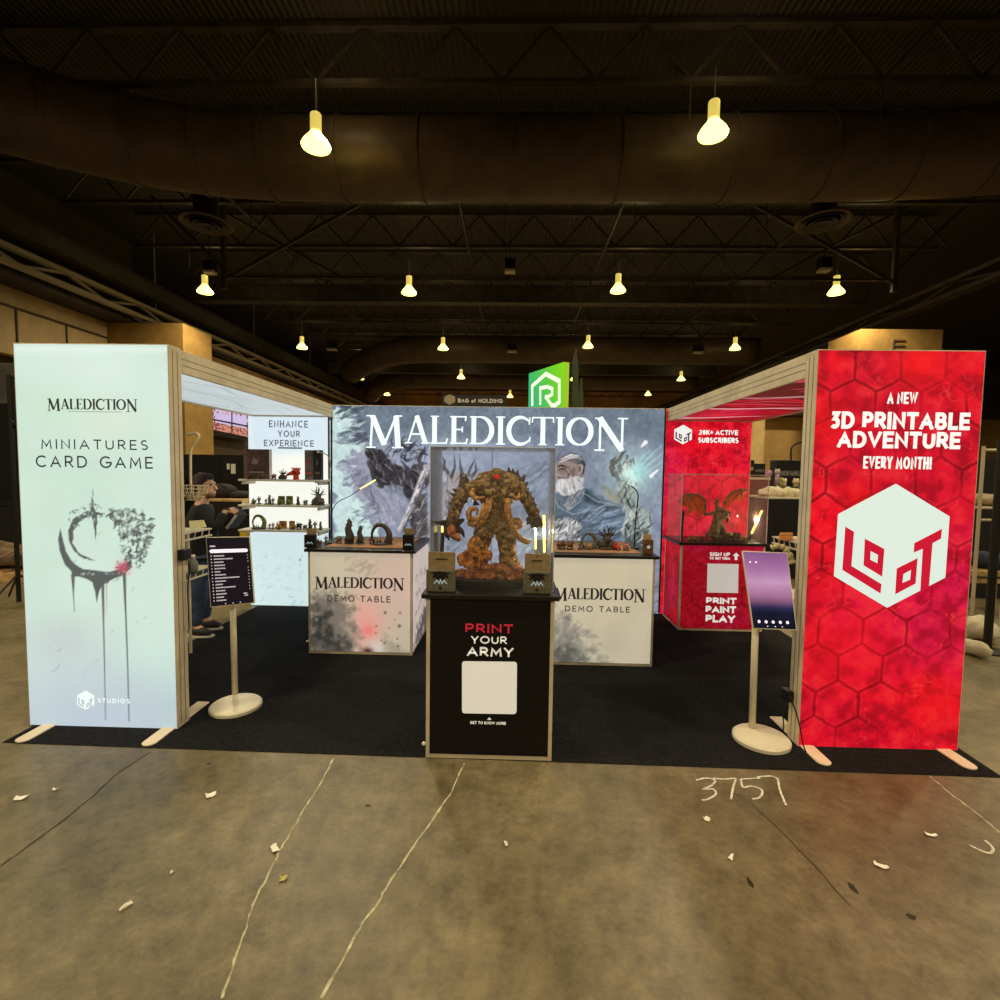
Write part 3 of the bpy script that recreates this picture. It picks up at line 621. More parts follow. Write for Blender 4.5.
# --- right front light box
Rp = lightbox('banner_light_box', 'tall red backlit banner tower with white cube emblem at front right', 'banner', 2, x3, BF)
cv = vcanvas(2.006, x3-.006, .007, HT-.006, BF, .006, (220,20,45)); hexprint(cv, .27, .05, .19, 20)
for p, r, a in (((845,640),.3,.5), ((920,360),.16,.7), ((860,500),.12,.5), ((935,700),.2,.4), ((826,425),.15,.5)): cv.glow(p, r, (255,24,24), a)
PM_red = print_mat('backlit_red_print', .85, .2); cv.build('banner_print', PM_red, Rp)
WR = flat('ink_white_on_red', (240,242,235), .95); WC = flat('ink_cube', (217,232,222), .92); RC = flat('ink_cube_red', (206,22,52), .85)
ptext('slogan_lettering', 'A NEW', 887, 917.5, 392, 404, BF, WR, Rp, .19, .12); ptext('slogan_lettering', '3D PRINTABLE', 829.5, 970, 412, 429.5, BF, WR, Rp, .23, .1)
ptext('slogan_lettering', 'ADVENTURE', 837, 960.5, 431.5, 448.5, BF, WR, Rp, .23, .1); ptext('slogan_lettering', 'EVERY MONTH!', 863, 931.5, 456.5, 469, BF, WR, Rp, .18, .12)
big = [(830+x/7.69, 480+y/7.69) for x, y in HEX]; a = ppoly(MB(), big, BF, .002).build('logo', WC, Rp); q = MB()
for c_ in CUT: ppoly(q, [(830+x/7.69, 480+y/7.69) for x, y in c_], BF, .0035)
q.build('logo_letters', RC, a); q = MB()
for c_ in INN: ppoly(q, [(830+x/7.69, 480+y/7.69) for x, y in c_], BF, .005)
q.build('logo_letter_centres', WC, a)
grooves(Rp, 2, BF, BT, -1); foot(Rp, 2.055, BF, BT); foot(Rp, x3-.09, BF, BT); back_fabric(Rp, 2, x3, BF+BT-.006)

# --- back row
SH = -.05
BX0, BX1 = -2+SH-.025, 2+SH+.022
Wb = lightbox('backdrop_light_box', 'wide grey backlit backdrop wall with huge white title lettering at the rear', 'backdrop', BX0, BX1, BB)
back_fabric(Wb, BX0, BX1, BB+BT-.006)
cv = vcanvas(BX0+.006, BX1-.006, .008, HT-.006, BB, .0095, (150,158,178))
Z5 = lambda L: [(300+x/5.556, 390+y/5.556) for x, y in L]; Z7 = lambda L: [(520+x/5.556, 390+y/5.556) for x, y in L]; Z6 = lambda L: [(400+x/5.556, 440+y/5.556) for x, y in L]
cv.noise(16, 3, 5, 31, (1,1,.9)); sl = (slice(None), slice(None))
f_ = fbm(cv.ny, cv.nx, 4, 5, 33, .5); cv.mix(sl, np.clip((f_-.5)*3, 0, .55), (186,190,208)); cv.mix(sl, np.clip((.46-f_)*4, 0, .5), (112,122,138))
top = np.clip((cv.v[:, None]-1.98)/.18, 0, 1)*np.ones((1, cv.nx)); cv.mix(sl, top*.8, (112,126,140))
cv.poly(Z6([(130,40),(860,40),(860,330),(130,560)]), (160,176,205), .55, .15)                       # blue haze in the middle
cv.dabs(Z6([(560,250),(860,60),(860,420),(600,420)]), 40, [(120,130,155),(190,196,214),(96,104,126)], .5, .05, 38, 12, .35, seed=41)
cv.poly(Z5([(165,85),(240,85),(300,140),(215,270),(380,300),(225,420),(300,560),(420,620),(300,680),(430,800),(500,860),(165,860)]), (206,230,228), .95, .06, rag=.12)   # pale left side
cv.poly(Z5([(350,310),(390,520),(590,600),(560,720),(440,760),(280,540),(240,430)]), (160,160,180), .9, .05, rag=.06, seed=12)   # lilac cloak
cv.dabs(Z5([(215,95),(340,90),(330,140),(360,300),(220,290),(260,200)]), 70, [(72,86,98),(140,154,162),(206,226,226)], .2, .035, 15, 25, .75, seed=13)
cv.dabs(Z5([(215,410),(330,350),(380,500),(400,560),(250,540)]), 26, [(120,122,140),(150,150,175),(200,222,222)], .16, .03, 20, 25, .8, seed=14)
cv.dabs(Z5([(270,690),(440,590),(520,760),(400,780)]), 60, [(214,234,230),(120,130,140),(176,186,196)], .13, .018, 18, 25, .85, seed=15)
cv.poly(Z5([(360,310),(440,330),(520,420),(610,430),(700,400),(720,520),(640,540),(690,640),(720,780),(640,850),(620,760),(600,620),(570,545),(480,540),(400,500),(380,400)]), (70,68,74), .97, .03, rag=.05, seed=16)   # hulking beast
cv.dabs(Z5([(360,310),(440,330),(520,420),(610,430),(700,400),(720,520),(640,540),(600,560),(480,540),(400,500)]), 170, [(40,38,44),(112,108,112),(66,60,66),(156,152,156),(52,50,56)], .15, .02, -60, 35, .7, seed=17)
cv.dabs(Z5([(540,250),(700,300),(690,400),(540,370),(460,330)]), 60, [(66,68,80),(150,156,168),(48,50,60)], .16, .022, 35, 60, .85, seed=18)
cv.poly(Z5([(300,230),(370,240),(375,290),(310,275)]), (98,100,114), .9, .02, rag=.03)
for q in ([(695,320),(660,380),(680,450)], [(560,390),(600,440),(600,500)], [(640,300),(600,330),(560,300)], [(600,260),(620,310),(600,340)]): cv.stroke(Z5(q), [.01,.05,.03], (70,68,78), .9)
cv.stroke(Z5([(700,430),(640,600),(550,780)]), [.08,.09,.05], (176,172,176), .95); cv.stroke(Z5([(690,440),(632,600),(548,775)]), [.02,.02,.01], (226,226,228), .8); cv.stroke(Z5([(712,450),(655,610),(570,790)]), [.02,.025,.02], (92,88,96), .7)
cv.poly(Z5([(640,620),(700,560),(716,870),(640,870)]), (96,92,96), .9, .03, rag=.04); cv.dabs(Z5([(640,620),(700,560),(716,870),(560,870)]), 60, [(150,144,146),(66,64,68),(190,188,190)], .12, .02, 60, 50, .7, seed=19)
# horned skull-like figure behind
cv.poly(Z6([(150,120),(190,80),(240,100),(270,160),(255,230),(200,260),(160,200)]), (176,182,200), .8, .03, rag=.03)
cv.poly(Z6([(260,210),(300,180),(370,180),(430,220),(420,330),(360,360),(300,420),(260,520),(240,400),(235,300)]), (176,168,172), .9, .03, rag=.04, seed=21)
for q in ([(285,205),(306,150),(300,78)], [(345,190),(335,140),(330,75)], [(375,200),(390,160),(420,100)], [(400,200),(425,170),(415,110)], [(240,160),(250,120),(225,85)], [(120,160),(110,110),(140,50)], [(265,180),(240,140),(250,110)]): cv.stroke(Z6(q), [.05,.028,.004], (84,84,94), .95)
cv.dabs(Z6([(240,190),(430,190),(430,330),(300,420),(260,520),(235,300)]), 120, [(104,98,104),(216,210,214),(140,130,134),(72,74,82)], .12, .02, 70, 60, .75, seed=22)
cv.poly(Z6([(150,260),(230,200),(235,540),(160,560)]), (168,176,200), .7, .05); cv.dabs(Z6([(150,520),(330,440),(380,660),(150,700)]), 60, [(120,136,146),(200,208,214),(84,96,106)], .16, .025, 60, 50, .6, seed=23)
cv.dabs(Z6([(690,460),(850,380),(850,600),(640,620)]), 60, [(150,186,190),(206,226,224),(96,120,130)], .2, .02, 35, 20, .7, seed=24)
cv.dabs(Z5([(690,420),(720,440),(660,620),(570,790),(540,780),(640,590)]), 46, [(120,116,124),(226,224,226),(70,68,76)], .07, .016, 70, 20, .8, seed=61)
cv.dabs(Z5([(345,455),(400,560),(590,600),(560,720),(440,760),(330,560)]), 34, [(128,126,148),(184,182,204),(104,102,124)], .3, .03, -60, 16, .45, seed=62)
# cloaked bearded elder
cv.poly(Z7([(190,590),(240,560),(360,545),(450,590),(560,640),(590,720),(560,830),(430,860),(190,870)]), (98,112,126), .98, .03, rag=.03, seed=25)
cv.poly(Z7([(200,420),(230,372),(290,352),(345,375),(360,430),(345,500),(330,560),(210,560)]), (150,134,130), 1, .02)
cv.poly(Z7([(232,372),(285,350),(340,362),(366,410),(352,470),(335,480),(325,420),(300,395),(250,392)]), (96,98,106), 1, .015, rag=.015)
cv.poly(Z7([(245,372),(290,360),(320,380),(270,384)]), (190,188,190), .9, .01)
cv.poly(Z7([(196,520),(215,492),(260,488),(310,480),(352,490),(350,545),(300,580),(235,590),(200,560)]), (206,204,206), 1, .015, rag=.02)
cv.dabs(Z7([(196,520),(215,492),(310,480),(352,490),(350,545),(300,580),(235,590)]), 60, [(232,232,232),(166,164,170),(190,188,192)], .1, .014, 115, 20, .8, seed=26)
for q, wd, cl in (([(205,425),(235,418),(262,432)],[.01,.022,.01],(62,58,62)), ([(212,442),(235,438),(252,440)],[.008,.02,.008],(48,46,50)), ([(198,430),(192,468),(222,476)],[.012,.02,.01],(196,176,168)), ([(212,492),(240,486),(258,490)],[.01,.014,.01],(84,70,72)), ([(322,420),(348,425),(335,470)],[.02,.03,.02],(178,158,150)), ([(270,430),(300,470),(290,480)],[.02,.02,.01],(120,104,104))): cv.stroke(Z7(q), wd, cl, .9)
cv.poly(Z7([(240,620),(300,580),(345,560),(330,600),(270,670)]), (140,142,148), .9, .03, rag=.02); cv.dabs(Z7([(240,620),(300,580),(345,560),(330,600),(270,670)]), 26, [(196,196,198),(96,100,110)], .1, .014, 60, 20, .8, seed=66); cv.poly(Z7([(360,545),(470,630),(600,650),(480,660),(360,620)]), (70,84,92), .9, .02)
for q in ([(190,600),(215,650),(262,678)], [(360,555),(335,615),(262,678)], [(350,570),(430,620),(580,650)], [(262,678),(300,690),(380,668)]): cv.stroke(Z7(q), [.009,.013,.008], (160,174,182), .85)
cv.dabs(Z7([(330,640),(560,660),(590,720),(540,840),(340,740)]), 90, [(136,152,180),(70,84,98),(110,126,148),(170,182,200)], .3, .03, 25, 18, .6, seed=27)
cv.poly(Z7([(190,740),(260,710),(340,740),(330,800),(300,860),(190,860)]), (168,168,172), .9, .02, rag=.03)
cv.dabs(Z7([(190,720),(340,720),(330,860),(190,870)]), 80, [(228,230,230),(96,98,104),(190,190,194),(60,62,68)], .12, .025, 60, 30, .85, seed=28)
cv.dabs(Z7([(200,420),(230,372),(345,380),(355,440),(340,480),(210,500)]), 46, [(118,102,102),(178,160,152),(92,80,84),(150,130,126)], .09, .013, 70, 40, .55, seed=63)
cv.dabs(Z7([(196,520),(215,500),(330,490),(345,540),(300,575),(235,585)]), 40, [(140,138,146),(112,112,122),(240,240,240)], .12, .012, 110, 18, .7, seed=64)
# raised gauntlet throwing light
cv.glow(Z7([(620,470)])[0], .34, (176,206,206), .75)
cv.poly(Z7([(545,490),(620,470),(660,540),(650,640),(720,690),(740,760),(700,850),(590,840),(560,780),(590,700),(570,620),(540,560)]), (168,180,176), .97, .02, rag=.03, seed=29)
cv.poly(Z7([(580,740),(720,780),(690,860),(580,850)]), (90,96,98), .9, .03)
cv.poly(Z7([(455,520),(520,570),(590,560),(560,640),(480,600)]), (150,152,142), .95, .02, rag=.02)
for q in ([(520,470),(505,430),(540,390),(560,370)], [(560,450),(545,400),(570,350),(590,340)], [(600,450),(590,400),(600,360)], [(540,480),(520,440),(550,430)], [(620,450),(610,400),(590,360)], [(520,460),(510,400),(535,370)]): cv.stroke(Z7(q), [.06,.045,.01], (104,106,104), .95)
cv.dabs(Z7([(530,380),(640,380),(660,540),(650,640),(720,690),(740,760),(700,850),(590,840),(560,640)]), 170, [(226,234,228),(96,104,104),(140,152,150),(60,66,68)], .13, .022, 70, 45, .8, seed=30)
cv.glow(Z7([(625,465)])[0], .13, (214,250,240), .9)
for q in ([(640,460),(700,390),(790,305)], [(650,470),(730,400),(795,350)], [(630,440),(690,360),(720,340)], [(660,490),(740,430),(790,400)]): cv.stroke(Z7(q), [.05,.03,.005], (170,216,218), .8, .02)
cv.stroke(Z7([(675,315),(698,290)]), [.02,.05], (244,250,250), .95); cv.stroke(Z7([(728,478),(765,445)]), [.05,.02], (240,248,250), .95)
cv.dabs([(331,575),(664,575),(664,604),(331,604)], 60, [(120,112,104),(150,140,128),(80,78,78)], .5, .04, 3, 8, .6, seed=44)
for q, wd, cl in (([(203,428),(228,420),(256,430)],[.008,.02,.01],(50,46,50)), ([(216,441),(236,437),(250,441)],[.006,.016,.006],(36,34,38)), ([(206,420),(200,440),(195,466),(205,474),(222,476)],[.008,.012,.016,.014,.008],(204,186,176)), ([(208,476),(222,480)],[.01,.006],(70,58,60)), ([(212,493),(236,488),(254,492)],[.008,.012,.008],(70,58,60)), ([(252,445),(272,470),(262,488)],[.014,.018,.01],(104,90,92)), ([(325,415),(345,420),(340,455),(330,466)],[.012,.02,.018,.01],(176,158,150)), ([(334,425),(336,450)],[.008,.008],(84,70,72)), ([(216,452),(240,456),(256,452)],[.006,.008,.006],(112,98,98)),
                  ([(214,404),(250,388),(300,372)],[.01,.014,.01],(214,210,210)), ([(232,384),(280,360),(330,366)],[.012,.022,.01],(224,222,222)), ([(250,378),(300,366),(344,384)],[.008,.014,.008],(190,188,190)), ([(345,395),(358,420),(352,462)],[.02,.024,.014],(70,72,80))): cv.stroke(Z7(q), wd, cl, .9, .004)
gr = fbm(cv.ny, cv.nx, 60, 3, 34)-.5; g3 = fbm(cv.ny, cv.nx, 14, 3, 35)-.5; cv.c += (gr*34+g3*22)[..., None]; cv.c = (cv.c-150)*1.12+146
cv.build('backdrop_print', print_mat('backlit_grey_print', .88, .2), Wb)
TW = flat('ink_title', (232,250,250), 1.0)
ptext('title_lettering', 'MALEDICTION', 366, 627, 416.5, 444.5, BB, TW, Wb, serif=True, off=.003)
grooves(Wb, BX0, BB, BT, -1)
MB().box(BX0-.004, BX0+.012, BB-.008, BB, .02, HT).build('edge_strip', M_dark, Wb); MB().box(BX1-.012, BX1+.004, BB-.008, BB, .02, HT).build('edge_strip', M_dark, Wb)
q = MB()
for x in (492.5,): a = at_y(x, 445, BB); q.box(a.x-.01, a.x+.01, BB-.006, BB-.002, .1, 2.0)
q.build('fabric_seam', flat('ink_seam', (120,128,146), .8), Wb)

# --- left back light box with shelves
Sb = lightbox('shelf_light_box', 'white backlit shelf wall headed with grey capitals at the left rear', 'display wall', BX0-PW, BX0-.006, BB)
back_fabric(Sb, BX0-PW, BX0-.006, BB+BT-.006)
cv = vcanvas(BX0-PW+.006, BX0-.012, .008, HT-.006, BB, .0095, (214,230,240)); cv.noise(6, 4, 4, 51)
zz = cv.v[:, None]*np.ones((1, cv.nx)); za = at_y(280,446,BB).z; zb2 = at_y(280,531,BB).z
cv.mix(sl, (1/(1+np.exp(-(za-.1-zz)/.03)))*(1/(1+np.exp(-(zz-zb2)/.02))), (246,248,238)); cv.mix(sl, 1/(1+np.exp(-(zb2-.05-zz)/.02))*.8, (206,230,230))
cv.dabs([(255,555),(303,548),(303,605),(258,605)], 46, [(176,196,198),(150,166,170),(190,206,208)], .1, .02, 30, 60, .5, seed=52); cv.glow((300,560), .012, (90,100,105), 1)
cv.build('shelf_wall_print', print_mat('backlit_white_print', .97, .25), Sb)
IG = flat('ink_grey', (104,108,112), .9)
ptext('heading_lettering', 'ENHANCE', 269, 308, 420.5, 427.5, BB, IG, Sb, .17, .3); ptext('heading_lettering', 'YOUR', 278, 300, 430.5, 437, BB, IG, Sb, .17, .3); ptext('heading_lettering', 'EXPERIENCE', 264, 314, 440, 446.5, BB, IG, Sb, .17, .26)
MB().box(at_y(278,448,BB).x, at_y(302,448,BB).x, BB-.003, BB-.002, at_y(290,448.8,BB).z, at_y(290,447.2,BB).z).build('underline', IG, Sb)
SHY = 5.74; M_shelf = mat('shelf_white', (214,208,192), .5); shelfz = []
for k, (py, nm) in enumerate(((479, 'top'), (504.5, 'middle'), (529.5, 'bottom'))):
    a = at_y(238, py, SHY); b_ = at_y(321, py, SHY); shelfz.append(a.z)
    s_ = MB().box(a.x, b_.x, SHY, BB-.002, a.z-.022, a.z).build('display_shelf', M_shelf, None, bevel=.003)
    tag(s_, 'thin white display shelf on the left rear wall, the %s of three' % nm, 'shelf', 'display shelves'); MB().box(a.x+.03, a.x+.05, SHY+.02, BB-.004, a.z-.06, a.z-.022).build('bracket', M_alu, s_); MB().box(b_.x-.05, b_.x-.03, SHY+.02, BB-.004, a.z-.06, a.z-.022).build('bracket', M_alu, s_)
SX0, SX1 = a.x, b_.x

# --- right back light box
Rb = lightbox('banner_light_box', 'red backlit hexagon-pattern wall counting subscribers at the right rear', 'display wall', BX1+.006, BX1+PW+.03, BB)
back_fabric(Rb, BX1+.006, BX1+PW+.03, BB+BT-.006)
cv = vcanvas(BX1+.012, BX1+PW+.024, .008, HT-.006, BB, .0095, (235,25,50)); hexprint(cv, .27, .13, .1, 60, dark=(150,8,25), base=(240,22,48), light=(255,70,70)); cv.build('banner_print', PM_red, Rb)
logo(Rb, 683, 434.5, 9.8, BB, WR, flat('ink_navy', (70,20,60), .8)); ptext('slogan_lettering', '28K+ ACTIVE', 699, 738, 430, 435, BB, WR, Rb, .24, .12); ptext('slogan_lettering', 'SUBSCRIBERS', 698, 738.5, 437.5, 443, BB, WR, Rb, .26, .08)
grooves(Rb, BX1+.006, BB, BT, -1)

# --- overhead bridges from the front towers to the rear wall
def bridge(x0, x1, label, inner, canvasfn, pm):
    y0, y1 = BF+BT+.002, BB-.002; z0, z1 = HT-.15, HT
    t = empty('overhead_bridge', ((x0+x1)/2, (y0+y1)/2, z0), label, 'canopy')
    MB().box(x0, x0+.02, y0, y1, z0, z1).build('side_rail', M_alu, t, bevel=.002); MB().box(x1-.02, x1, y0, y1, z0, z1).build('side_rail', M_alu, t, bevel=.002)
    MB().box(x0+.02, x1-.02, y0, y0+.02, z0, z1).build('end_rail', M_alu, t); MB().box(x0+.02, x1-.02, y1-.02, y1, z0, z1).build('end_rail', M_alu, t)
    xi = x1 if inner > 0 else x0; q = MB()
    for k in (.35, .62): q.box(xi-.0015 if inner < 0 else xi, xi if inner < 0 else xi+.0015, y0, y1, z0+.15*k-.002, z0+.15*k+.002)
    q.build('groove', M_alu2, t); MB().box(x0+.02, x1-.02, y0+.02, y1-.02, z1-.02, z1-.014).build('top_fabric', mat('rear_fabric_60', (60,56,50), .8), t)
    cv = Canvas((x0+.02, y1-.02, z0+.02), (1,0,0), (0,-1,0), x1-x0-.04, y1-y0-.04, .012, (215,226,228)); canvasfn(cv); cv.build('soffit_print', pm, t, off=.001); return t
def soft_white(cv):
    cv.noise(8, 3, 4, 71); cv.dabs([(0,0),(cv.W,0),(cv.W,cv.H),(0,cv.H)], 26, [(176,192,196),(236,244,244),(190,206,208)], .9, .06, 92, 14, .6, px=False, seed=72)
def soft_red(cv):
    hexprint(cv, .27, 0, 0, 80); g2 = np.clip(cv.v[:, None]/cv.H, 0, 1)*np.ones((1, cv.nx)); cv.mix((slice(None), slice(None)), np.clip((g2-.42)*3, 0, .86), (84,26,22)); cv.mix((slice(None), slice(None)), np.clip((fbm(cv.ny, cv.nx, 3, 4, 81, .4)-.45)*4, 0, .7), (150,10,28))  # unlit near end painted in as dark brown over the hexagons
    cv.dabs([(0,0),(cv.W,0),(cv.W,cv.H),(0,cv.H)], 30, [(255,90,110),(110,8,18),(255,214,216),(80,10,16),(230,30,50)], 1.3, .09, 6, 16, .85, px=False, seed=82)  # glare streaks and shaded folds painted into the glowing colour
bridge(-x3-.02, -2.02, 'overhead bridge with glowing white underside joining the left tower to the shelf wall', 1, soft_white, print_mat('soffit_white', .8, .2))
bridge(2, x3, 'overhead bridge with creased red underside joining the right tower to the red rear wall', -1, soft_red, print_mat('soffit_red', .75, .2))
# clamps and cables on the towers
def clamp(px, py, Y, x, label):
    c = at_x(px, py, x); t = empty('cable_clamp', c, label, 'clamp'); s_ = 1 if x < 0 else -1
    MB().box(x+s_*.002, x+s_*.045, c.y-.05, c.y+.03, c.z-.035, c.z+.035).build('clamp_body', M_black, t, bevel=.006); MB().tube(smooth_path([(x+s_*.03, c.y, c.z), (x+s_*.05, c.y, c.z-.1), (x+s_*.02, c.y+.02, c.z-.22), (x+s_*.035, c.y, c.z-.5)], 4), .004, 6).build('cable', M_cable, t)
clamp(182, 554, BF, -2, 'black cable clamp on the inner post of the pale banner tower'); clamp(790, 694, BF, 2, 'black cable clamp low on the inner post of the red banner tower')
o = MB().tube(smooth_path([at_y(790,697,3.0), at_y(796,712,3.0), at_y(800,728,3.0), at_y(803,744,3.02), at_z(806,752,.03)], 5), .004, 6).build('power_cable', M_cable); tag(o, 'thin black power cable hanging in front of the red tower edge', 'cable')
# ================================================================ counters
M_top = mat('counter_top_black', (26,24,24), .35)
def glassmat(name, haze, col=(235,240,245), edge=False):
    m = bpy.data.materials.new(name); m.use_nodes = True; nt = m.node_tree; nt.nodes.remove(nt.nodes['Principled BSDF']); out = nt.nodes['Material Output']
    tr = nt.nodes.new('ShaderNodeBsdfTransparent'); gl = nt.nodes.new('ShaderNodeBsdfGlossy'); gl.inputs['Roughness'].default_value = .03; gl.inputs['Color'].default_value = (.6,.6,.6,1)
    df = nt.nodes.new('ShaderNodeBsdfDiffuse'); df.inputs['Color'].default_value = c4(col); tl = nt.nodes.new('ShaderNodeBsdfTranslucent'); tl.inputs['Color'].default_value = c4(col)
    ad = nt.nodes.new('ShaderNodeMixShader'); ad.inputs[0].default_value = .5; nt.links.new(df.outputs[0], ad.inputs[1]); nt.links.new(tl.outputs[0], ad.inputs[2])
    fr = nt.nodes.new('ShaderNodeFresnel'); fr.inputs['IOR'].default_value = 1.3 if haze < .1 else 1.03
    m1 = nt.nodes.new('ShaderNodeMixShader'); nt.links.new(fr.outputs[0], m1.inputs[0]); nt.links.new(tr.outputs[0], m1.inputs[1]); nt.links.new(gl.outputs[0], m1.inputs[2])
    m2 = nt.nodes.new('ShaderNodeMixShader'); m2.inputs[0].default_value = haze; nt.links.new(m1.outputs[0], m2.inputs[1]); nt.links.new(ad.outputs[0], m2.inputs[2]); nt.links.new(m2.outputs[0], out.inputs[0]); return m
M_acr = glassmat('clear_acrylic', .03); M_acrh = glassmat('hazy_acrylic', .09, (250,250,255)); M_acre = glassmat('acrylic_edge', .55)
def counter(label, x0, x1, y0, y1, h, post=M_alu, over=.03, topover=None):
    t = empty('display_counter', ((x0+x1)/2, (y0+y1)/2, .0045), label, 'counter'); to = topover or over
    MB().box(x0-to, x1+to, y0-.02, y1+.02, h-.028, h).build('counter_top', M_top, t, bevel=.004)
    for x in (x0, x1-.022):
        for y in (y0, y1-.022): MB().box(x, x+.022, y, y+.022, .0045, h-.028).build('post', post, t)
    MB().box(x0+.022, x1-.022, y0+.002, y0+.016, .0045, .03).box(x0+.022, x1-.022, y1-.016, y1-.002, .0045, .03).box(x0+.002, x0+.016, y0+.022, y1-.022, .0045, .03).box(x1-.016, x1-.002, y0+.022, y1-.022, .0045, .03).build('bottom_rail', post, t)
    MB().box(x0+.022, x1-.022, y0+.007, y0+.014, .03, h-.028).box(x0+.007, x0+.014, y0+.022, y1-.022, .03, h-.028).box(x1-.014, x1-.007, y0+.022, y1-.022, .03, h-.028).box(x0+.022, x1-.022, y1-.014, y1-.007, .03, h-.028).build('body_panel', mat('panel_back', (60,55,50), .8), t)
    return t
# left demo table
p0 = at_z(308.4,654); p1 = at_z(412.4,655.6); LY = (p0.y+p1.y)/2; LX0, LX1 = p0.x, p1.x; LH = at_y(360,549.5,LY).z; LYB = LY+.86
Ld = counter('cream demo table counter with red-tinged smoky print, left of the statue counter', LX0, LX1, LY, LYB, LH)
cv = vcanvas(LX0+.02, LX1-.02, .03, LH-.028, LY, .009, (206,196,172)); ZD = lambda L: [(290+x/6.25, 530+y/6.25) for x, y in L]
cv.noise(8, 3, 4, 91); cv.glow(ZD([(700,350)])[0], .35, (226,190,180), .8); cv.glow(ZD([(480,600)])[0], .16, (240,170,160), .95, ry=.28); cv.glow(ZD([(490,630)])[0], .06, (245,130,125), .8)
cv.dabs(ZD([(350,180),(560,180),(540,270),(380,260)]), 26, [(160,150,138),(186,170,156)], .12, .03, 20, 50, .5, seed=92)
cv.poly(ZD([(118,385),(300,395),(380,470),(370,560),(400,640),(440,800),(100,800)]), (112,106,98), .8, .14, rag=.1, seed=93)
cv.poly(ZD([(118,480),(230,520),(260,640),(390,800),(100,800)]), (52,50,48), .85, .14, rag=.12, seed=94)
f_ = fbm(cv.ny, cv.nx, 6, 5, 95); cv.mix(sl, np.clip((f_-.52)*4, 0, .5)*np.clip(1-cv.u[None]/.6, 0, 1)*np.clip(1-cv.v[:, None]/.7, 0, 1), (150,142,132))
cv.poly(ZD([(590,640),(640,700),(770,790),(575,790)]), (168,160,136), .8, .04, rag=.03); cv.glow(ZD([(540,745)])[0], .09, (226,222,214), .9); cv.glow(ZD([(485,755)])[0], .05, (80,44,40), .95, ry=.03)
for x, y, r_ in ((595,517,.011),(688,518,.009),(684,600,.013),(540,600,.007),(590,705,.009),(572,690,.007),(675,725,.009),(375,515,.006),(620,612,.006),(655,560,.006),(536,645,.006),(670,680,.007)): cv.glow(ZD([(x,y)])[0], r_, (60,48,44), .95)
PM_counter = print_mat('counter_print', .68, .5); cv.build('front_print', PM_counter, Ld)
IK = flat('ink_counter', (46,38,34), .7); IK2 = flat('ink_counter_soft', (78,70,62), .7)
ptext('title_lettering', 'MALEDICTION', 315, 404, 577.5, 588, LY, IK, Ld, serif=True, fat=1.2); ptext('subtitle_lettering', 'DEMO TABLE', 327.5, 390.5, 595.5, 602, LY, IK2, Ld, .17, .35)
cv = Canvas((LX1, LY+.022, .03), (0,1,0), (0,0,1), LYB-LY-.044, LH-.058, .012, (214,198,192)); cv.noise(10, 3, 4, 96); cv.poly([(0,0),(.9,0),(.9,.35),(.2,.12)], (70,66,66), .8, .1, px=False, rag=.1)
for k in range(3): cv.dabs([(.12,.62-k*.16),(.7,.62-k*.16),(.7,.7-k*.16),(.12,.7-k*.16)], 24, [(96,84,82)], .06, .018, 60, 50, .8, px=False, seed=97+k)
cv.build('side_print', PM_counter, Ld)
MB().ball((LX0-.01, LY-.01, .12), .012).build('latch', M_white, Ld)
# right demo table
p1 = at_z(652,667.3); RY = p1.y; RX1 = p1.x; RX0 = RX1-1.0; RH = at_y(600,555,RY).z; RYB = RY+.86
Rd = counter('cream demo table counter with grey smoke print, right behind the statue counter', RX0, RX1, RY, RYB, RH)
cv = vcanvas(RX0+.02, RX1-.02, .03, RH-.028, RY, .009, (212,202,176)); cv.noise(8, 3, 4, 101)
cv.poly([(553,612),(566,618),(580,634),(590,655),(600,668),(548,668)], (140,138,130), .85, .12, rag=.1, seed=102); cv.poly([(548,640),(566,646),(590,668),(548,668)], (88,88,84), .8, .12, rag=.1, seed=103)
cv.dabs([(553,610),(600,640),(620,668),(553,668)], 50, [(178,174,164),(110,108,102)], .1, .03, 50, 70, .5, seed=104); cv.glow((612,645), .12, (196,190,170), .7)
cv.build('front_print', PM_counter, Rd)
ptext('title_lettering', 'MALEDICTION', 554, 645, 588.5, 599.5, RY, IK, Rd, serif=True, fat=1.2); ptext('subtitle_lettering', 'DEMO TABLE', 565, 630, 606, 612, RY, IK2, Rd, .17, .35)
# red counter
p0 = at_z(678,630.5); QY = p0.y; QX0 = p0.x; QX1 = at_y(765,560,QY).x; QH = at_y(720,543,QY).z; QYB = BB-.06
Qd = counter('dark red hexagon counter with PRINT PAINT PLAY lettering at the right rear', QX0, QX1, QY, QYB, QH)
cv = vcanvas(QX0+.02, QX1-.02, .03, QH-.028, QY, .009, (170,12,32)); hexprint(cv, .27, .02, .1, 110, dark=(80,4,12), base=(182,14,36), light=(206,50,50)); cv.mix(sl, np.full((cv.ny, cv.nx), .2), (110,8,22))
PM_q = print_mat('counter_red_print', .6, .5); cv.build('front_print', PM_q, Qd)
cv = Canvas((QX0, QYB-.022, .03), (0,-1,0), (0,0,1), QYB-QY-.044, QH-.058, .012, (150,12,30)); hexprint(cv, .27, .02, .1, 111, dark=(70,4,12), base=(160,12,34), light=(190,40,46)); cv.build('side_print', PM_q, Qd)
WQ = flat('ink_white_counter', (232,226,218), .8)
ptext('small_lettering', 'SIGN UP', 709.5, 730, 552.3, 556.3, QY, WQ, Qd, .24, .12); ptext('small_lettering', 'TO GET THEM', 709.5, 730, 557.2, 559.6, QY, WQ, Qd, .26, .1)
ppoly(MB(), [(736,552.5),(739.5,556),(737.3,556),(737.3,560),(734.6,560),(734.6,556),(732.5,556)], QY, .002).build('arrow_mark', WQ, Qd)
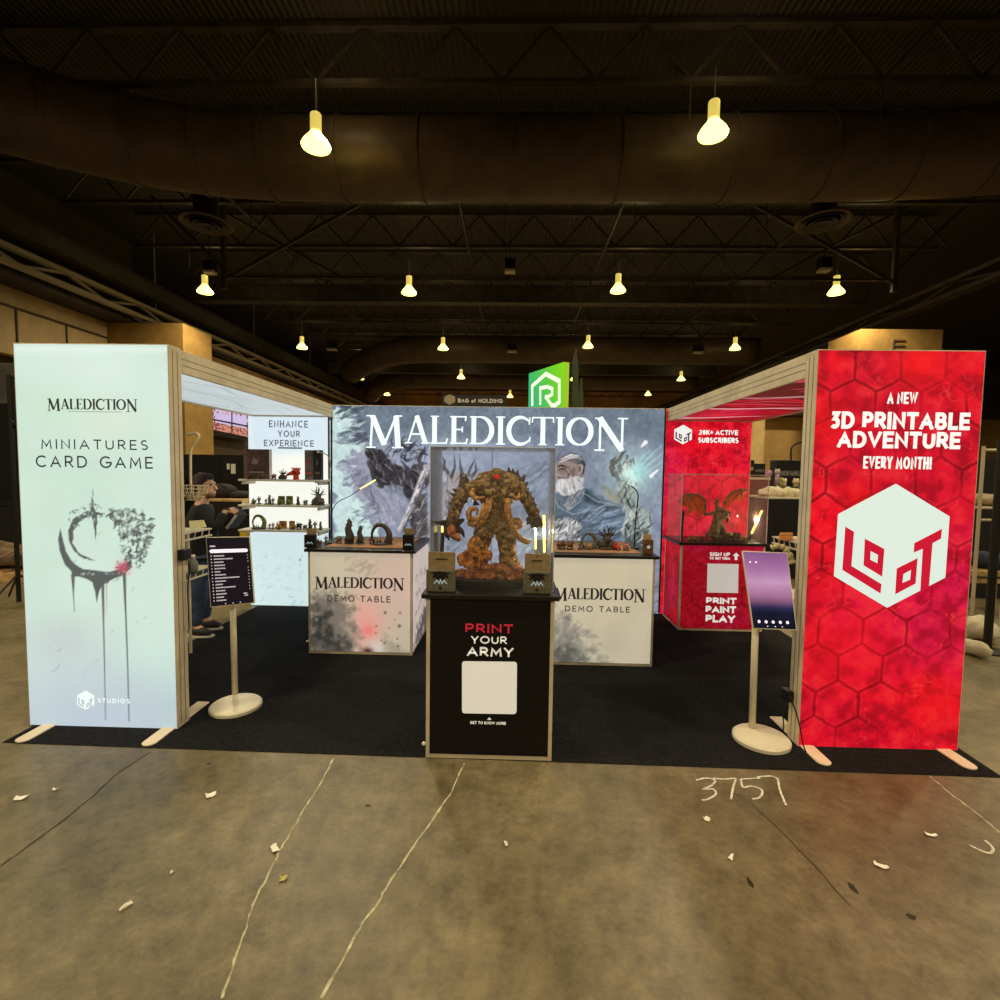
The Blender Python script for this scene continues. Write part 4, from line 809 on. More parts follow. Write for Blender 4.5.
ppoly(MB(), [(707.5,563.5),(738.5,564),(738,593),(706.8,592.5)], QY, .002).build('white_square', flat('ink_blank', (206,198,188), .75), Qd)
for s_, a, b_, y0_, y1_ in (('PRINT', 706, 736.5, 597.5, 604), ('PAINT', 705.5, 736, 606, 613), ('PLAY', 705.5, 735, 615, 622.5)): ptext('slogan_lettering', s_, a, b_, y0_, y1_, QY, WQ, Qd, .28, .08)
# front counter
p0 = at_z(426,757); p1 = at_z(551.5,763); FY = (p0.y+p1.y)/2; FX0, FX1 = p0.x, p1.x; FH = at_y(488,594.5,FY).z; FYB = FY+.6
Fd = counter('tall black counter with white square panel standing at the front centre', FX0, FX1, FY, FYB, FH, over=.028)
MB().box(FX0+.022, FX1-.022, FY-.0, FY+.004, .03, FH-.028).build('front_print', mat('black_print', (15,13,13), .5, spec=.3), Fd)
IR = mat('ink_print_red', (200,40,62), .6, emit=(200,40,62), es=.35, sample=False); IW = mat('ink_print_white', (225,222,212), .6, emit=(225,222,212), es=.45, sample=False)
ptext('slogan_lettering', 'PRINT', 465.5, 513, 623.8, 633, FY, IR, Fd, .19, .22); ptext('slogan_lettering', 'YOUR', 471, 507, 636, 643.8, FY, IW, Fd, .19, .2); ptext('slogan_lettering', 'ARMY', 467, 513.5, 647, 656.5, FY, IW, Fd, .21, .2)
sq = [(462,664),(462.6,661.8),(464.5,661),(514.5,661.6),(516.4,662.6),(517,664.8),(516.6,710.5),(516,713),(514,714),(464.5,713.2),(462.6,712.4),(462,710)]
ppoly(MB(), sq, FY, .002).build('white_square', IW, Fd); ppoly(MB(), [(489.3,717),(491.6,719.7),(487,719.7)], FY, .002).build('arrow_mark', IW, Fd)
ptext('small_lettering', 'GET TO KNOW MORE', 470, 506, 721.3, 724.3, FY, IW, Fd, .22, .16)
MB().ball((FX0-.012, FY, .09), .012).build('latch', M_white, Fd)

# ================================================================ figures on the counters
def voxel(o, size, disp=0, dsize=.03):
    r = o.modifiers.new('remesh', 'REMESH'); r.mode = 'VOXEL'; r.voxel_size = size; r.use_smooth_shade = True
    if disp:
        tx = bpy.data.textures.get('lumps_%g' % dsize) or bpy.data.textures.new('lumps_%g' % dsize, 'CLOUDS'); tx.noise_scale = dsize; tx.noise_depth = 3
        d = o.modifiers.new('lumps', 'DISPLACE'); d.texture = tx; d.strength = disp; d.mid_level = .5
YS = FY+.32; px_m = YS/F*1.0
def SP(x, y, d=0): return at_y(x, y, YS+d)
def st(mb, pts, r, n=10): return mb.tube(smooth_path([SP(*p) for p in pts], 4), np.interp(np.linspace(0, len(r)-1, (len(pts)-1)*4+1), range(len(r)), r)*px_m, n)
Z66 = lambda x, y: (430+x/6.9, 455+y/6.9)
def two(nm, c1, c2, sc, rough=.55, bump=.6): return mat(nm, c1, rough, noise=1, col2=c2, nscale=sc, bump=bump, bscale=70, spec=.5)
M_hide = two('statue_hide', (26,17,9), (190,152,94), 46); M_fire = two('statue_orange', (136,54,12), (255,168,62), 40, .4); M_rock = two('statue_rock', (84,38,18), (220,134,74), 34)
nt = M_hide.node_tree; tc = nt.nodes.new('ShaderNodeTexCoord'); sx = nt.nodes.new('ShaderNodeSeparateXYZ'); nt.links.new(tc.outputs['Object'], sx.inputs[0]); mr = nt.nodes.new('ShaderNodeMapRange'); nt.links.new(sx.outputs['Z'], mr.inputs['Value'])
mr.inputs['From Min'].default_value = .42; mr.inputs['From Max'].default_value = .2; nz = nt.nodes.new('ShaderNodeTexNoise'); nz.inputs['Scale'].default_value = 38; nz.inputs['Detail'].default_value = 5; nt.links.new(tc.outputs['Object'], nz.inputs['Vector'])
rg = nt.nodes.new('ShaderNodeValToRGB'); rg.color_ramp.elements[0].position = .38; rg.color_ramp.elements[1].position = .62; rg.color_ramp.elements[0].color = c4((56,26,8)); rg.color_ramp.elements[1].color = c4((228,168,80)); nt.links.new(nz.outputs['Fac'], rg.inputs['Fac'])
mxh = nt.nodes.new('ShaderNodeMixRGB'); nt.links.new(mr.outputs[0], mxh.inputs[0]); old = nt.nodes['Principled BSDF'].inputs['Base Color'].links[0].from_socket; nt.links.new(old, mxh.inputs[1]); nt.links.new(rg.outputs[0], mxh.inputs[2]); nt.links.new(mxh.outputs[0], nt.nodes['Principled BSDF'].inputs['Base Color'])
M_horn = two('statue_spike', (26,20,16), (78,58,40), 30, .4); M_tend = two('statue_tendril', (120,56,16), (244,186,96), 50, .4)
Su = empty('monster_statue', SP(490,593), 'large brown and orange painted monster statue with spiked arms on the black front counter', 'statue')
mb = MB()
c_ = lambda x, y, rx, ry, rz, d=0: mb.ball(SP(*Z66(x, y), d), (rx*px_m/6.9, rz*px_m/6.9, ry*px_m/6.9), 14, 10, .06)
c_(465,150,62,60,60,-.03); c_(400,215,110,100,95); c_(530,215,105,98,95); c_(460,290,115,110,85); c_(450,400,95,90,75); c_(445,470,110,65,75); c_(285,232,52,52,52); c_(622,222,46,48,50)
st(mb, [Z66(300,225), Z66(235,262), Z66(195,335), Z66(165,410), Z66(150,465)], [8,7,6,6.5,6]); st(mb, [Z66(590,225), Z66(645,275), Z66(685,345), Z66(715,405), Z66(725,440)], [8,7,6,6,5])
st(mb, [Z66(380,470), Z66(365,560), Z66(350,640), Z66(330,720)], [9.5,10,7.5,8]); st(mb, [Z66(510,480), Z66(530,570), Z66(530,660), Z66(550,760)], [9.5,10,8,11])
for i in range(46):
    a = random.choice([(380,480,350,640,60),(500,480,540,640,60),(330,200,560,300,60),(190,280,160,430,30),(650,270,715,400,30),(520,650,560,740,50)])
    t_ = random.random(); x = a[0]+(a[2]-a[0])*t_+random.uniform(-a[4], a[4])*.8; y = a[1]+(a[3]-a[1])*t_; st(mb, [Z66(x,y-18)+(-.06,), Z66(x+random.uniform(-25,25),y)+(-.075,), Z66(x+random.uniform(-25,25),y+24)+(-.06,)], [2,3.2,1.2], 6)
o = mb.build('body', M_hide, Su); voxel(o, .005, .02, .022)
mb = MB()   # claws and cupped hand
st(mb, [Z66(150,460), Z66(150,520), Z66(155,560)], [7,7.5,4]); 
for q in ([(120,480),(100,470),(60,468),(30,462)], [(170,470),(215,455),(240,440)], [(120,500),(115,550),(135,590)], [(180,500),(220,530),(238,575)], [(150,540),(180,575),(205,600)]): st(mb, [Z66(*a) for a in q], [4.5,2.8,.4], 7)
o = mb.build('left_claw', M_horn, Su); voxel(o, .005, .006, .02); mb = MB(); mb.ball(SP(*Z66(150,520), -.05), (.03,.03,.04), 10, 8, .15); st(mb, [Z66(175,550)+(-.04,), Z66(205,590)+(-.05,)], [4,2.4]); o = mb.build('glowing_palm', two('palm_orange', (150,60,30), (236,150,90), 40), Su); voxel(o, .005, .008, .02)
mb = MB(); st(mb, [Z66(725,430), Z66(728,460)], [6,5.5])
for q in ([(700,440),(680,465),(665,480)], [(715,460),(705,490),(695,500)], [(735,460),(735,490),(730,505)], [(750,450),(765,480),(758,500)], [(700,430),(675,445),(660,440)]): st(mb, [Z66(*a) for a in q], [3.6,2.4,.5], 7)
o = mb.build('right_claw', M_horn, Su); voxel(o, .005, .006, .02)
mb = MB()   # back and shoulder spikes
for x0, y0, x1, y1, r_ in ((560,190,545,110,4),(590,190,600,125,4),(610,200,645,150,3.6),(630,225,665,195,3),(640,260,672,238,2.6),(575,200,572,118,4),(655,290,690,265,2.4),(230,220,215,150,4.2),(245,210,245,150,3.6),(200,260,165,240,3),(185,290,150,270,2.6),(170,350,135,335,2.6),(215,330,250,320,2),(300,330,330,340,2.4),(690,330,715,300,2),(160,390,130,380,2.2),(700,360,730,345,2),(370,150,350,130,2.4)): st(mb, [Z66(x0,y0), Z66((x0+x1)/2+4,(y0+y1)/2), Z66(x1+(x1-x0)*.35,y1+(y1-y0)*.35)], [r_*1.5, r_*1.0, .2], 6)
mb.build('spikes', M_horn, Su, smooth=True)
MB().ball(SP(496.7, 476.6, -.085), .014, 14, 10).build('red_gem', mat('gem_red', (190,16,22), .15, emit=(255,30,30), es=.5), Su, smooth=True)
mb = MB()
for q, r_ in (([(410,300,-.09),(400,360,-.1),(375,430,-.1),(345,480,-.09),(310,515,-.06)],[3,3.4,3,2.2,.8]), ([(375,330,-.08),(360,400,-.1),(330,460,-.09),(290,500,-.06)],[2,2.4,2,.6]), ([(530,300,-.09),(535,370,-.1),(550,440,-.1),(580,520,-.09),(625,575,-.07),(670,600,-.05),(692,590,-.05)],[3,3.4,3.2,3,3,3,1]), ([(300,240,-.05),(290,270,-.08),(320,300,-.09),(380,290,-.09)],[2.4,2.8,2.4,.6]), ([(560,270,-.08),(590,300,-.08),(615,290,-.07),(610,250,-.05)],[1.6,2.4,2,.5]),
              ([(330,440,-.04),(280,440,-.05),(268,400,-.04),(290,370,-.03),(325,380,-.04),(320,420,-.05)],[2.4,3,3,2.6,2,.8]), ([(300,480,-.04),(275,470,-.04),(285,440,-.04)],[2.5,3,1]), ([(560,470,-.06),(600,455,-.05),(620,490,-.04),(590,510,-.05)],[3,4,3,1])): st(mb, [Z66(a, b_)+(d,) for a, b_, d in q], r_, 8)
mb.build('tendrils', M_tend, Su, smooth=True)
mb = MB()   # teeth and mandibles
for x in (388,402,416,500,514): st(mb, [Z66(x,240)+(-.09,), Z66(x+4,275)+(-.1,)], [1.4,.3], 6)
mb.build('teeth', mat('bone', (196,168,120), .5), Su, smooth=True)
mb = MB()   # orange fungus-like growth on the left foot
for i in range(60):
    t_ = random.random(); x = 235+160*random.random(); y = 790-170*t_*random.random()-20; mb.ball(SP(*Z66(x, y), random.uniform(-.09,.0)), [random.uniform(.01,.022) for _ in range(3)], 8, 6, .15)
for q in ([(300,700),(290,620),(310,570),(300,600)], [(390,720),(405,680),(395,660)], [(230,760),(215,700),(240,680)], [(320,700),(345,620),(330,560)]): st(mb, [Z66(a, b_)+(-.06,) for a, b_ in q], [4,5,3,.6], 8)
o = mb.build('orange_growth', M_fire, Su); voxel(o, .005, .008, .015)
mb = MB()
for i in range(130):
    x = random.uniform(215, 635); top_ = float(np.interp(x, [215,300,400,470,560,635], [800,790,750,735,725,760])); y = random.uniform(top_+25, 895); pc = SP(*Z66(x, y), random.uniform(-.1,.09)); pc.z = max(pc.z, FH+.052); mb.ball(pc, (random.uniform(.02,.05), random.uniform(.02,.04), random.uniform(.015,.032)), 9, 7, .2)
st(mb, [Z66(210,880), Z66(420,870), Z66(630,880)], [8,9,8]); st(mb, [Z66(180,790), Z66(220,840), Z66(330,870)], [2,4,6])
o = mb.build('rock_base', M_rock, Su); voxel(o, .006, .012, .03)
a = SP(457, 594); b_ = SP(523, 594); MB().poly([(a.x+.03, YS-.15, FH+.001), (b_.x-.03, YS-.15, FH+.001), (b_.x, YS-.1, FH+.001), (b_.x, YS+.12, FH+.001), (a.x, YS+.12, FH+.001), (a.x, YS-.1, FH+.001)], (0,0,.045)).build('plinth', mat('plinth_black', (24,22,20), .3), Su, bevel=.006)

def acrylic_case(label, x0, x1, y0, y1, z0, z1, haze=M_acrh):
    t = empty('acrylic_case', ((x0+x1)/2, (y0+y1)/2, z0), label, 'display case'); e = .005
    MB().box(x0+e, x1-e, y0, y0+e, z0, z1-e).build('front_pane', M_acr, t); MB().box(x0+e, x1-e, y1-e, y1, z0, z1-e).build('back_pane', M_acr, t)
    MB().box(x0, x0+e, y0, y1, z0, z1-e).build('side_pane', haze, t); MB().box(x1-e, x1, y0, y1, z0, z1-e).build('side_pane', haze, t)
    MB().box(x0, x1, y0, y1, z1-e, z1).build('top_pane', M_acr, t)
    q = MB(); w_ = .004
    q.box(x0-w_/2, x0+w_, y0-w_/2, y0+w_, z0, z1).box(x1-w_, x1+w_/2, y0-w_/2, y0+w_, z0, z1).box(x0, x1, y0-w_/2, y0+w_, z1-w_, z1+w_/2).box(x0, x1, y1-w_, y1+w_/2, z1-w_*2, z1+w_/2)
    q.build('polished_edges', M_acre, t); return t
ztop = at_y(490, 447, FY+.09).z
acrylic_case('tall clear acrylic display case enclosing the monster statue', FX0+.004, FX1-.004, FY+.085, FYB-.01, FH+.001, ztop)
a = at_y(690, 474, QYB-.05); acrylic_case('clear acrylic display case around the winged dragon figure', QX0+.0, QX1+.02, QY+.03, QYB-.03, QH+.001, a.z, glassmat('hazy_pink_acrylic', .14, (250,190,190)))
# card boxes in front of the statue
M_kraft = mat('kraft_card', (144,124,88), .8, noise=.08, nscale=40); M_olive = mat('olive_card', (100,95,76), .7, noise=.15, nscale=60)
def cardbox(x0, x1, label):
    Yc = FY+.03; t = empty('card_box', at_y((x0+x1)/2, 594, Yc), label, 'card box', 'kraft boxes beside the statue'); z0 = FH+.001; P = lambda x, y: at_y(x, y, Yc)
    a, b_ = P(x0, 575).x, P(x1, 575).x; zt, zm = P(490, 554).z, P(490, 571).z; s_ = (b_-a)
    MB().box(a+.008, b_-.004, Yc+.035, Yc+.05, z0, zt).build('header_card', M_kraft, t, bevel=.002); MB().box(a, b_, Yc, Yc+.034, z0, zm).build('carton', M_olive, t, bevel=.006)
    MB().box(a+.05, b_-.05, Yc+.033, Yc+.035, zt-.045, zt-.038).ball(((a+b_)/2, Yc+.034, zt-.013), (.004,.002,.004)).build('print_line', mat('ink_dark_brown', (40,32,24), .7), t)
    cx = (a+b_)/2; zc = zm-.03; q = MB(); w_ = s_*.4
    q.poly([(cx-w_, Yc-.001, zc+.012), (cx-w_*.55, Yc-.001, zc+.005), (cx-w_*.75, Yc-.001, zc-.02), (cx-w_*.35, Yc-.001, zc-.012), (cx-w_*.4, Yc-.001, zc-.04), (cx, Yc-.001, zc-.02), (cx+w_*.4, Yc-.001, zc-.04), (cx+w_*.35, Yc-.001, zc-.012), (cx+w_*.75, Yc-.001, zc-.02), (cx+w_*.55, Yc-.001, zc+.005), (cx+w_, Yc-.001, zc+.012), (cx, Yc-.001, zc+.022)]); q.build('dark_emblem', mat('ink_black', (14,12,11), .6), t)
    q = MB().polys2(ribbon([(-w_*.55,-.052),(-w_*.3,-.03),(-w_*.12,-.05),(0,-.028),(w_*.15,-.05),(w_*.32,-.03),(w_*.55,-.052)], .006), (cx, Yc-.0015, zc), (1,0,0), (0,0,1)); q.build('pale_zigzag', mat('ink_pale', (226,220,204), .6), t)
    MB().tube([(cx, Yc-.001, z0+.025), (cx, Yc-.002, z0+.025)], .01, 12).build('round_mark', mat('ink_black2', (40,36,28), .6), t)
cardbox(426, 455, 'small kraft and olive card box with a dark bat emblem, left of the monster statue'); cardbox(523.5, 551, 'small kraft and olive card box with a dark bat emblem, right of the monster statue')
# led sticks
M_led = mat('led_warm', (255,240,180), .4, emit=(255,232,120), es=1.7, sample=False)
def led(p, q, r, label, hold, base=None, led_on=True):
    """p foot, q top; the first part of the length is a black holder"""
    p, q = Vector(p), Vector(q); t = empty('led_stick', p, label, 'led light'); m_ = p+(q-p)*hold
    MB().tube([p, m_], r*1.25, 10).build('holder', M_black, t, smooth=True)
    if led_on: MB().tube([m_, q], r, 10).build('light_tube', M_led, t, smooth=True)
    MB().lathe(p, [(.022,0),(.022,.006),(.008,.01)], 14).build('foot', M_black, t)
    if led_on and hold < .8:
        l = bpy.data.lights.new('stick_light', 'POINT'); l.energy = 1.8 if p.y < 4 else 5.0; l.color = (1, .85, .5); l.shadow_soft_size = .01; lo = bpy.data.objects.new('stick_light', l); COL.objects.link(lo); lo.location = (m_+q)/2+Vector((0,-.02,.02))
yb = YS+.14
def zl(p, z): return Vector((p.x, p.y, z))
fz = FH+.001
led(zl(at_y(545,560,yb-.02), fz), at_y(544,515,yb-.02), .009, 'warm glowing light stick right of the monster statue, the taller front one', .42)
led(zl(at_y(536,560,yb+.03), fz), at_y(535.5,521,yb+.03), .007, 'warm glowing light stick right of the monster statue, the shorter rear one', .5)
led(zl(at_y(441,556,yb-.03), fz), at_y(443,526,yb-.03), .011, 'black light stick standing left of the monster statue behind the card box', .88)
led(zl(at_y(550,560,yb+.02), fz), at_y(552,537,yb+.02), .011, 'short black light holder at the right corner inside the statue case', .96, led_on=False)
# gooseneck lamps
def gooseneck(path, r, tip, label, z0):
    t = empty('gooseneck_lamp', path[0], label, 'lamp'); P = smooth_path(path, 6); MB().tube(P, r, 8).build('gooseneck', M_black, t, smooth=True)
    MB().lathe(path[0], [(.045,0),(.045,.01),(.01,.018)], 16).build('lamp_base', M_black, t)
    if tip: d = P[-1]; MB().tube([d, d+Vector(tip)], r*1.6, 8).build('light_tube', M_led, t, smooth=True)
ly = LY+.35; lz = LH+.001
b0 = zl(at_y(332,548,ly), lz); gooseneck([b0, at_y(331.5,530,ly), at_y(332,512,ly), at_y(338,502,ly), at_y(350,496,ly), at_y(360,489,ly)], .004, at_y(375.5,480,ly)-at_y(360,489,ly), 'thin gooseneck lamp with a warm light stick over the left demo table', lz)
ly2 = RY+.4; b0 = zl(at_y(634.5,550,ly2), RH+.001); gooseneck([b0, at_y(635,530,ly2), at_y(637,508,ly2), at_y(638,495,ly2), at_y(635,489,ly2), at_y(631,486,ly2)], .006, None, 'thin black gooseneck lamp standing on the right demo table', RH)
b0 = zl(at_y(331.5,545,5.95), lz)
o = MB().tube([at_y(331.5,606,BB-.02), at_y(331.5,414,BB-.02)], .012, 8).build('upright_pole', M_dark); tag(o, 'thin dark upright pole where the shelf wall meets the grey backdrop', 'pole')
for a_, b_, lb in (((331,470),(318,452),'upper'), ((330,478),(316,482),'lower')):
    P = smooth_path([at_y(*a_, BB-.04), at_y(a_[0]-3, min(a_[1], b_[1])-0+4, BB-.14), at_y(*b_, BB-.2)], 6); t = MB().tube(P, .006, 8).build('gooseneck_lamp', M_alu); MB().ball(P[-1], .016).build('lamp_tip', M_alu, t); tag(t, 'curved gooseneck arm reaching from the pole over the shelves, the %s one' % lb, 'lamp arm')
qz = QH+.001; led(zl(at_y(681,533,QY+.12), qz), at_y(683.5,510,QY+.12), .012, 'black light stick at the left end of the red counter', .97, led_on=False)
led(zl(at_y(749,534,QY+.3), qz), at_y(762,510.5,QY+.3), .012, 'glowing white light stick leaning at the right end of the red counter', .22)

# winged dragon on the red counter
DY = QY+.3; dm = DY/F
def DP(x, y, d=0): return at_y(x, y, DY+d)
ZW = lambda x, y: (665+x/8.333, 470+y/8.333)
Dg = empty('dragon_figure', zl(DP(722,540), qz), 'painted dragon figure with spread orange wings on the red counter', 'figure')
M_dr = two('dragon_hide', (44,36,22), (176,146,86), 46); M_wing = mat('dragon_wing', (250,150,40), .5, noise=1, col2=(214,104,24), nscale=30)
nt = M_wing.node_tree; bs = nt.nodes['Principled BSDF']; tl = nt.nodes.new('ShaderNodeBsdfTranslucent'); tl.inputs['Color'].default_value = c4((255,170,60)); mxw = nt.nodes.new('ShaderNodeMixShader'); mxw.inputs[0].default_value = .45
nt.links.new(bs.outputs[0], mxw.inputs[1]); nt.links.new(tl.outputs[0], mxw.inputs[2]); nt.links.new(mxw.outputs[0], nt.nodes['Material Output'].inputs[0])
mb = MB(); T = lambda q, r_, n=8: mb.tube(smooth_path([DP(*ZW(a, b_)) for a, b_ in q], 4), np.interp(np.linspace(0, len(r_)-1, (len(q)-1)*4+1), range(len(r_)), r_)*dm, n)
T([(400,560),(420,480),(430,400),(440,330),(430,290),(445,245)], [6,4.5,3.6,2.6,2,1.6]); T([(445,245),(425,262),(405,280)], [2,1.6,.5]); T([(440,340),(490,330),(520,400),(515,440)], [2.6,2.4,2,1]); T([(430,350),(395,360),(350,370),(320,380)], [2.4,1.8,1.4,.5]); T([(440,420),(490,380),(540,350)], [3,3.6,2]); T([(400,560),(470,570),(560,540),(640,560)], [4,4,3,1])
T([(440,420),(400,470),(370,560)], [3,2.6,2.6]); T([(450,440),(490,500),(500,570)], [3,2.6,2.4])
o = mb.build('body', M_dr, Dg); voxel(o, .007, .012, .03)
mb = MB()
for i in range(46): a_ = random.uniform(350,620); h_ = 70*math.exp(-((a_-450)/90)**2)+20; pc = DP(*ZW(a_, 585-random.random()*h_), random.uniform(-.08,.08)); pc.z = max(pc.z, qz+.045); mb.ball(pc, [random.uniform(.012,.035) for _ in range(3)], 8, 6, .2)
o = mb.build('rock_base', two('dragon_rock', (40,34,24), (150,120,70), 34), Dg); voxel(o, .009, .014, .03)
def wing(root, arm, tips, notches, nm):
    """membrane from the arm to the tips, hanging between finger bones"""
    out = [root]+arm+tips[:1]; poly = [ZW(*root)]+[ZW(*p) for p in arm]; lower = []
    for i, tp in enumerate(tips): lower.append(ZW(*tp)); lower += [ZW(*notches[i])] if i < len(notches) else []
    pts = [DP(x, y, .02*math.sin(i)) for i, (x, y) in enumerate(poly+lower)]; MB().poly(pts, (0,.004,0)).build(nm, M_wing, Dg)
    q = MB(); q.tube(smooth_path([DP(*ZW(*p), -.01) for p in [root]+arm], 4), np.linspace(.016, .008, len(arm)*4+1), 7)
    for tp in tips: q.tube([DP(*ZW(*arm[-2] if len(arm) > 2 else ZW(*arm[-1])), -.01), DP(*ZW(*tp), -.008)], [.007,.002], 6)
    q.build('wing_bones', M_dr, Dg, smooth=True)
wing((330,370), [(335,300),(325,245),(270,205),(215,200),(150,215)], [(90,275),(140,300),(200,375),(300,390)], [(135,265),(190,310),(255,330),(320,350)], 'wing')
wing((490,300), [(505,260),(530,215),(580,175),(640,160),(690,165)], [(705,170),(640,270),(560,250),(520,320)], [(650,215),(590,235),(545,270)], 'wing')

# ---------------------------------------------------------------- miniatures
M_mini = {'grey': two('mini_grey', (52,50,48), (120,116,108), 60), 'dark': two('mini_dark', (24,22,20), (76,66,54), 60), 'green': two('mini_green', (46,60,30), (150,158,70), 60), 'amber': two('mini_amber', (110,70,24), (220,166,84), 60), 'pink': two('mini_pink', (120,60,64), (214,150,150), 60), 'red': two('mini_red', (150,24,14), (232,60,36), 50), 'brown': two('mini_brown', (56,38,24), (136,98,66), 50)}
def mini(kind, h, seed=0, wd=.5):
    r = random.Random(seed); t = empty('miniature', (0,0,0)); b_ = h*.07+.002; mk = kind[0]; m_ = M_mini[kind[1]]
    MB().lathe((0,0,0), [(h*wd*.5,0),(h*wd*.52,b_*.5),(h*wd*.47,b_)], 14).build('base', M_mini['dark'], t); q = MB(); z = b_
    if mk == 'soldier':
        q.tube([(-.08*h,0,z),(-.06*h,0,h*.3),(0,0,h*.45)], [.05*h,.06*h,.09*h], 6).tube([(.1*h,0,z),(.07*h,0,h*.3),(0,0,h*.45)], [.05*h,.06*h,.09*h], 6).tube([(0,0,h*.4),(0,0,h*.6),(0,0,h*.74)], [.1*h,.15*h,.07*h], 7).ball((0,-.02*h,h*.82), .085*h, 8, 6)
        q.tube([(.13*h,0,h*.68),(.24*h,-.05*h,h*.55),(.22*h,-.1*h,h*.72)], [.05*h,.04*h,.03*h], 6).tube([(.22*h,-.1*h,h*.4),(.25*h,-.1*h,h)], .018*h, 5).tube([(-.13*h,0,h*.68),(-.25*h,0,h*.5),(-.2*h,-.1*h,h*.42)], [.05*h,.04*h,.03*h], 6)
    elif mk == 'beast':
        q.ball((0,0,h*.45), (.3*h,.2*h,.25*h), 9, 7, .15).ball((.26*h,0,h*.6), (.15*h,.12*h,.13*h), 8, 6, .1)
        for sx in (-.2,.2):
            for sy in (-.1,.1): q.tube([(sx*h,sy*h,h*.4),(sx*h*1.1,sy*h,z)], [.07*h,.05*h], 6)
        for k in range(5): q.cone((-.25*h+.1*h*k,0,h*.62), (-.3*h+.12*h*k,0,h*(.85+.1*r.random())), .04*h)
        q.tube(smooth_path([(-.25*h,0,h*.5),(-.42*h,0,h*.45),(-.5*h,0,h*.7)], 3), np.linspace(.07*h,.01*h,7), 6)
    elif mk == 'tree':
        q.ball((0,0,h*.18), (.34*h,.2*h,.2*h), 10, 7, .25).tube([(0,0,h*.2),(.03*h,0,h*.5)], [.2*h,.12*h], 8)
        for k in range(9):
            a_ = -1.3+2.6*k/8; p0 = Vector((.03*h,0,h*.42)); L = h*r.uniform(.4,.6); d_ = Vector((math.sin(a_)*.8, r.uniform(-.2,.2), math.cos(a_)))
            q.tube(smooth_path([p0, p0+d_*L*.5+Vector((r.uniform(-.06,.06)*h,0,0)), p0+d_*L], 3), np.linspace(.055*h,.008*h,7), 6)
    elif mk == 'arch':
        q.tube(smooth_path([(-.36*h,0,z),(-.42*h,0,h*.5),(-.2*h,0,h*.86),(.14*h,0,h*.84),(.38*h,0,h*.5),(.3*h,0,z)], 5), np.interp(np.linspace(0,5,26), [0,1,2,3,4,5], np.array([.04,.06,.08,.11,.14,.17])*h), 8)
        for k in range(6): q.cone((-.3*h+.1*h*k,0,h*(.8+.05*math.sin(k))), (-.36*h+.1*h*k,0,h*(.95+.06*math.sin(k))), .03*h)
        for k in range(3): q.tube([(-.3*h+.13*h*k,0,z),(-.3*h+.13*h*k,0,h*.28)], [.05*h,.02*h], 6)
    elif mk == 'spire':
        q.tube([(0,0,z),(.05*h,0,h*.3),(-.03*h,0,h*.6),(.04*h,0,h*.85),(0,0,h)], [.2*h,.17*h,.13*h,.1*h,.02*h], 7)
        for k in range(10): zz_ = r.uniform(.15,.9)*h; a_ = r.uniform(0,6.3); q.cone((0,0,zz_), (.22*h*math.cos(a_),.16*h*math.sin(a_),zz_+.1*h), .05*h)
    elif mk == 'hoard':
        for k in range(16): q.ball((r.uniform(-.3,.3)*h, r.uniform(-.15,.15)*h, z+r.uniform(.02,.4)*h), [r.uniform(.07,.16)*h for _ in range(3)], 7, 5, .2)
        for k in range(6): x = r.uniform(-.28,.28)*h; q.cone((x,0,h*.35), (x+r.uniform(-.1,.1)*h,0,h*r.uniform(.7,1)), .06*h)
    q.build('figure', m_, t, smooth=True); return t
PROTO = {}
def place(kind, h, px, py, Y, z, label, cat='miniature', grp=None, wd=.5, rz=0):
    key = (kind, wd)
    if key in PROTO: t = copy_tree(PROTO[key][0]); t.scale = (h/PROTO[key][1],)*3
    else: t = mini(kind, h, len(PROTO), wd); PROTO[key] = (t, h)
    p = at_y(px, py, Y); t.location = (p.x, Y, z+.0005); t.rotation_euler.z = rz; tag(t, label, cat, grp)
SHM = SHY+.09; mp = SHM/F
g = 'miniatures on the middle shelf'
for k, (x, hpx, kd, lb) in enumerate(((253,7,('hoard','green'),'squat green miniature at the left end of the middle shelf'),(259,8,('soldier','grey'),'grey standing miniature next to the green one on the middle shelf'),(266,6,('soldier','grey'),'tiny grey miniature, third from the left on the middle shelf'),(269.5,9,('spire','grey'),'slim tall grey miniature, fourth from the left on the middle shelf'),(273,7,('soldier','grey'),'tiny grey miniature, fifth from the left on the middle shelf'),
        (279,8,('hoard','green'),'green and yellow miniature in front of the left small box on the middle shelf'),(287.5,8,('hoard','green'),'green and yellow miniature in front of the right small box on the middle shelf'),(298,8,('spire','dark'),'slim dark pointed miniature right of the two small boxes on the middle shelf'),(305.5,6,('beast','grey'),'low grey beast miniature beside the branching creature'))):
    place(kd, hpx*mp*1.1, x, 503, SHM, shelfz[1], lb, grp=g)
place(('tree','grey'), 21*mp, 318, 503, SHM, shelfz[1], 'large dark branching creature figure at the right end of the middle shelf', 'figure', wd=.6)
g = 'miniatures on the bottom shelf'
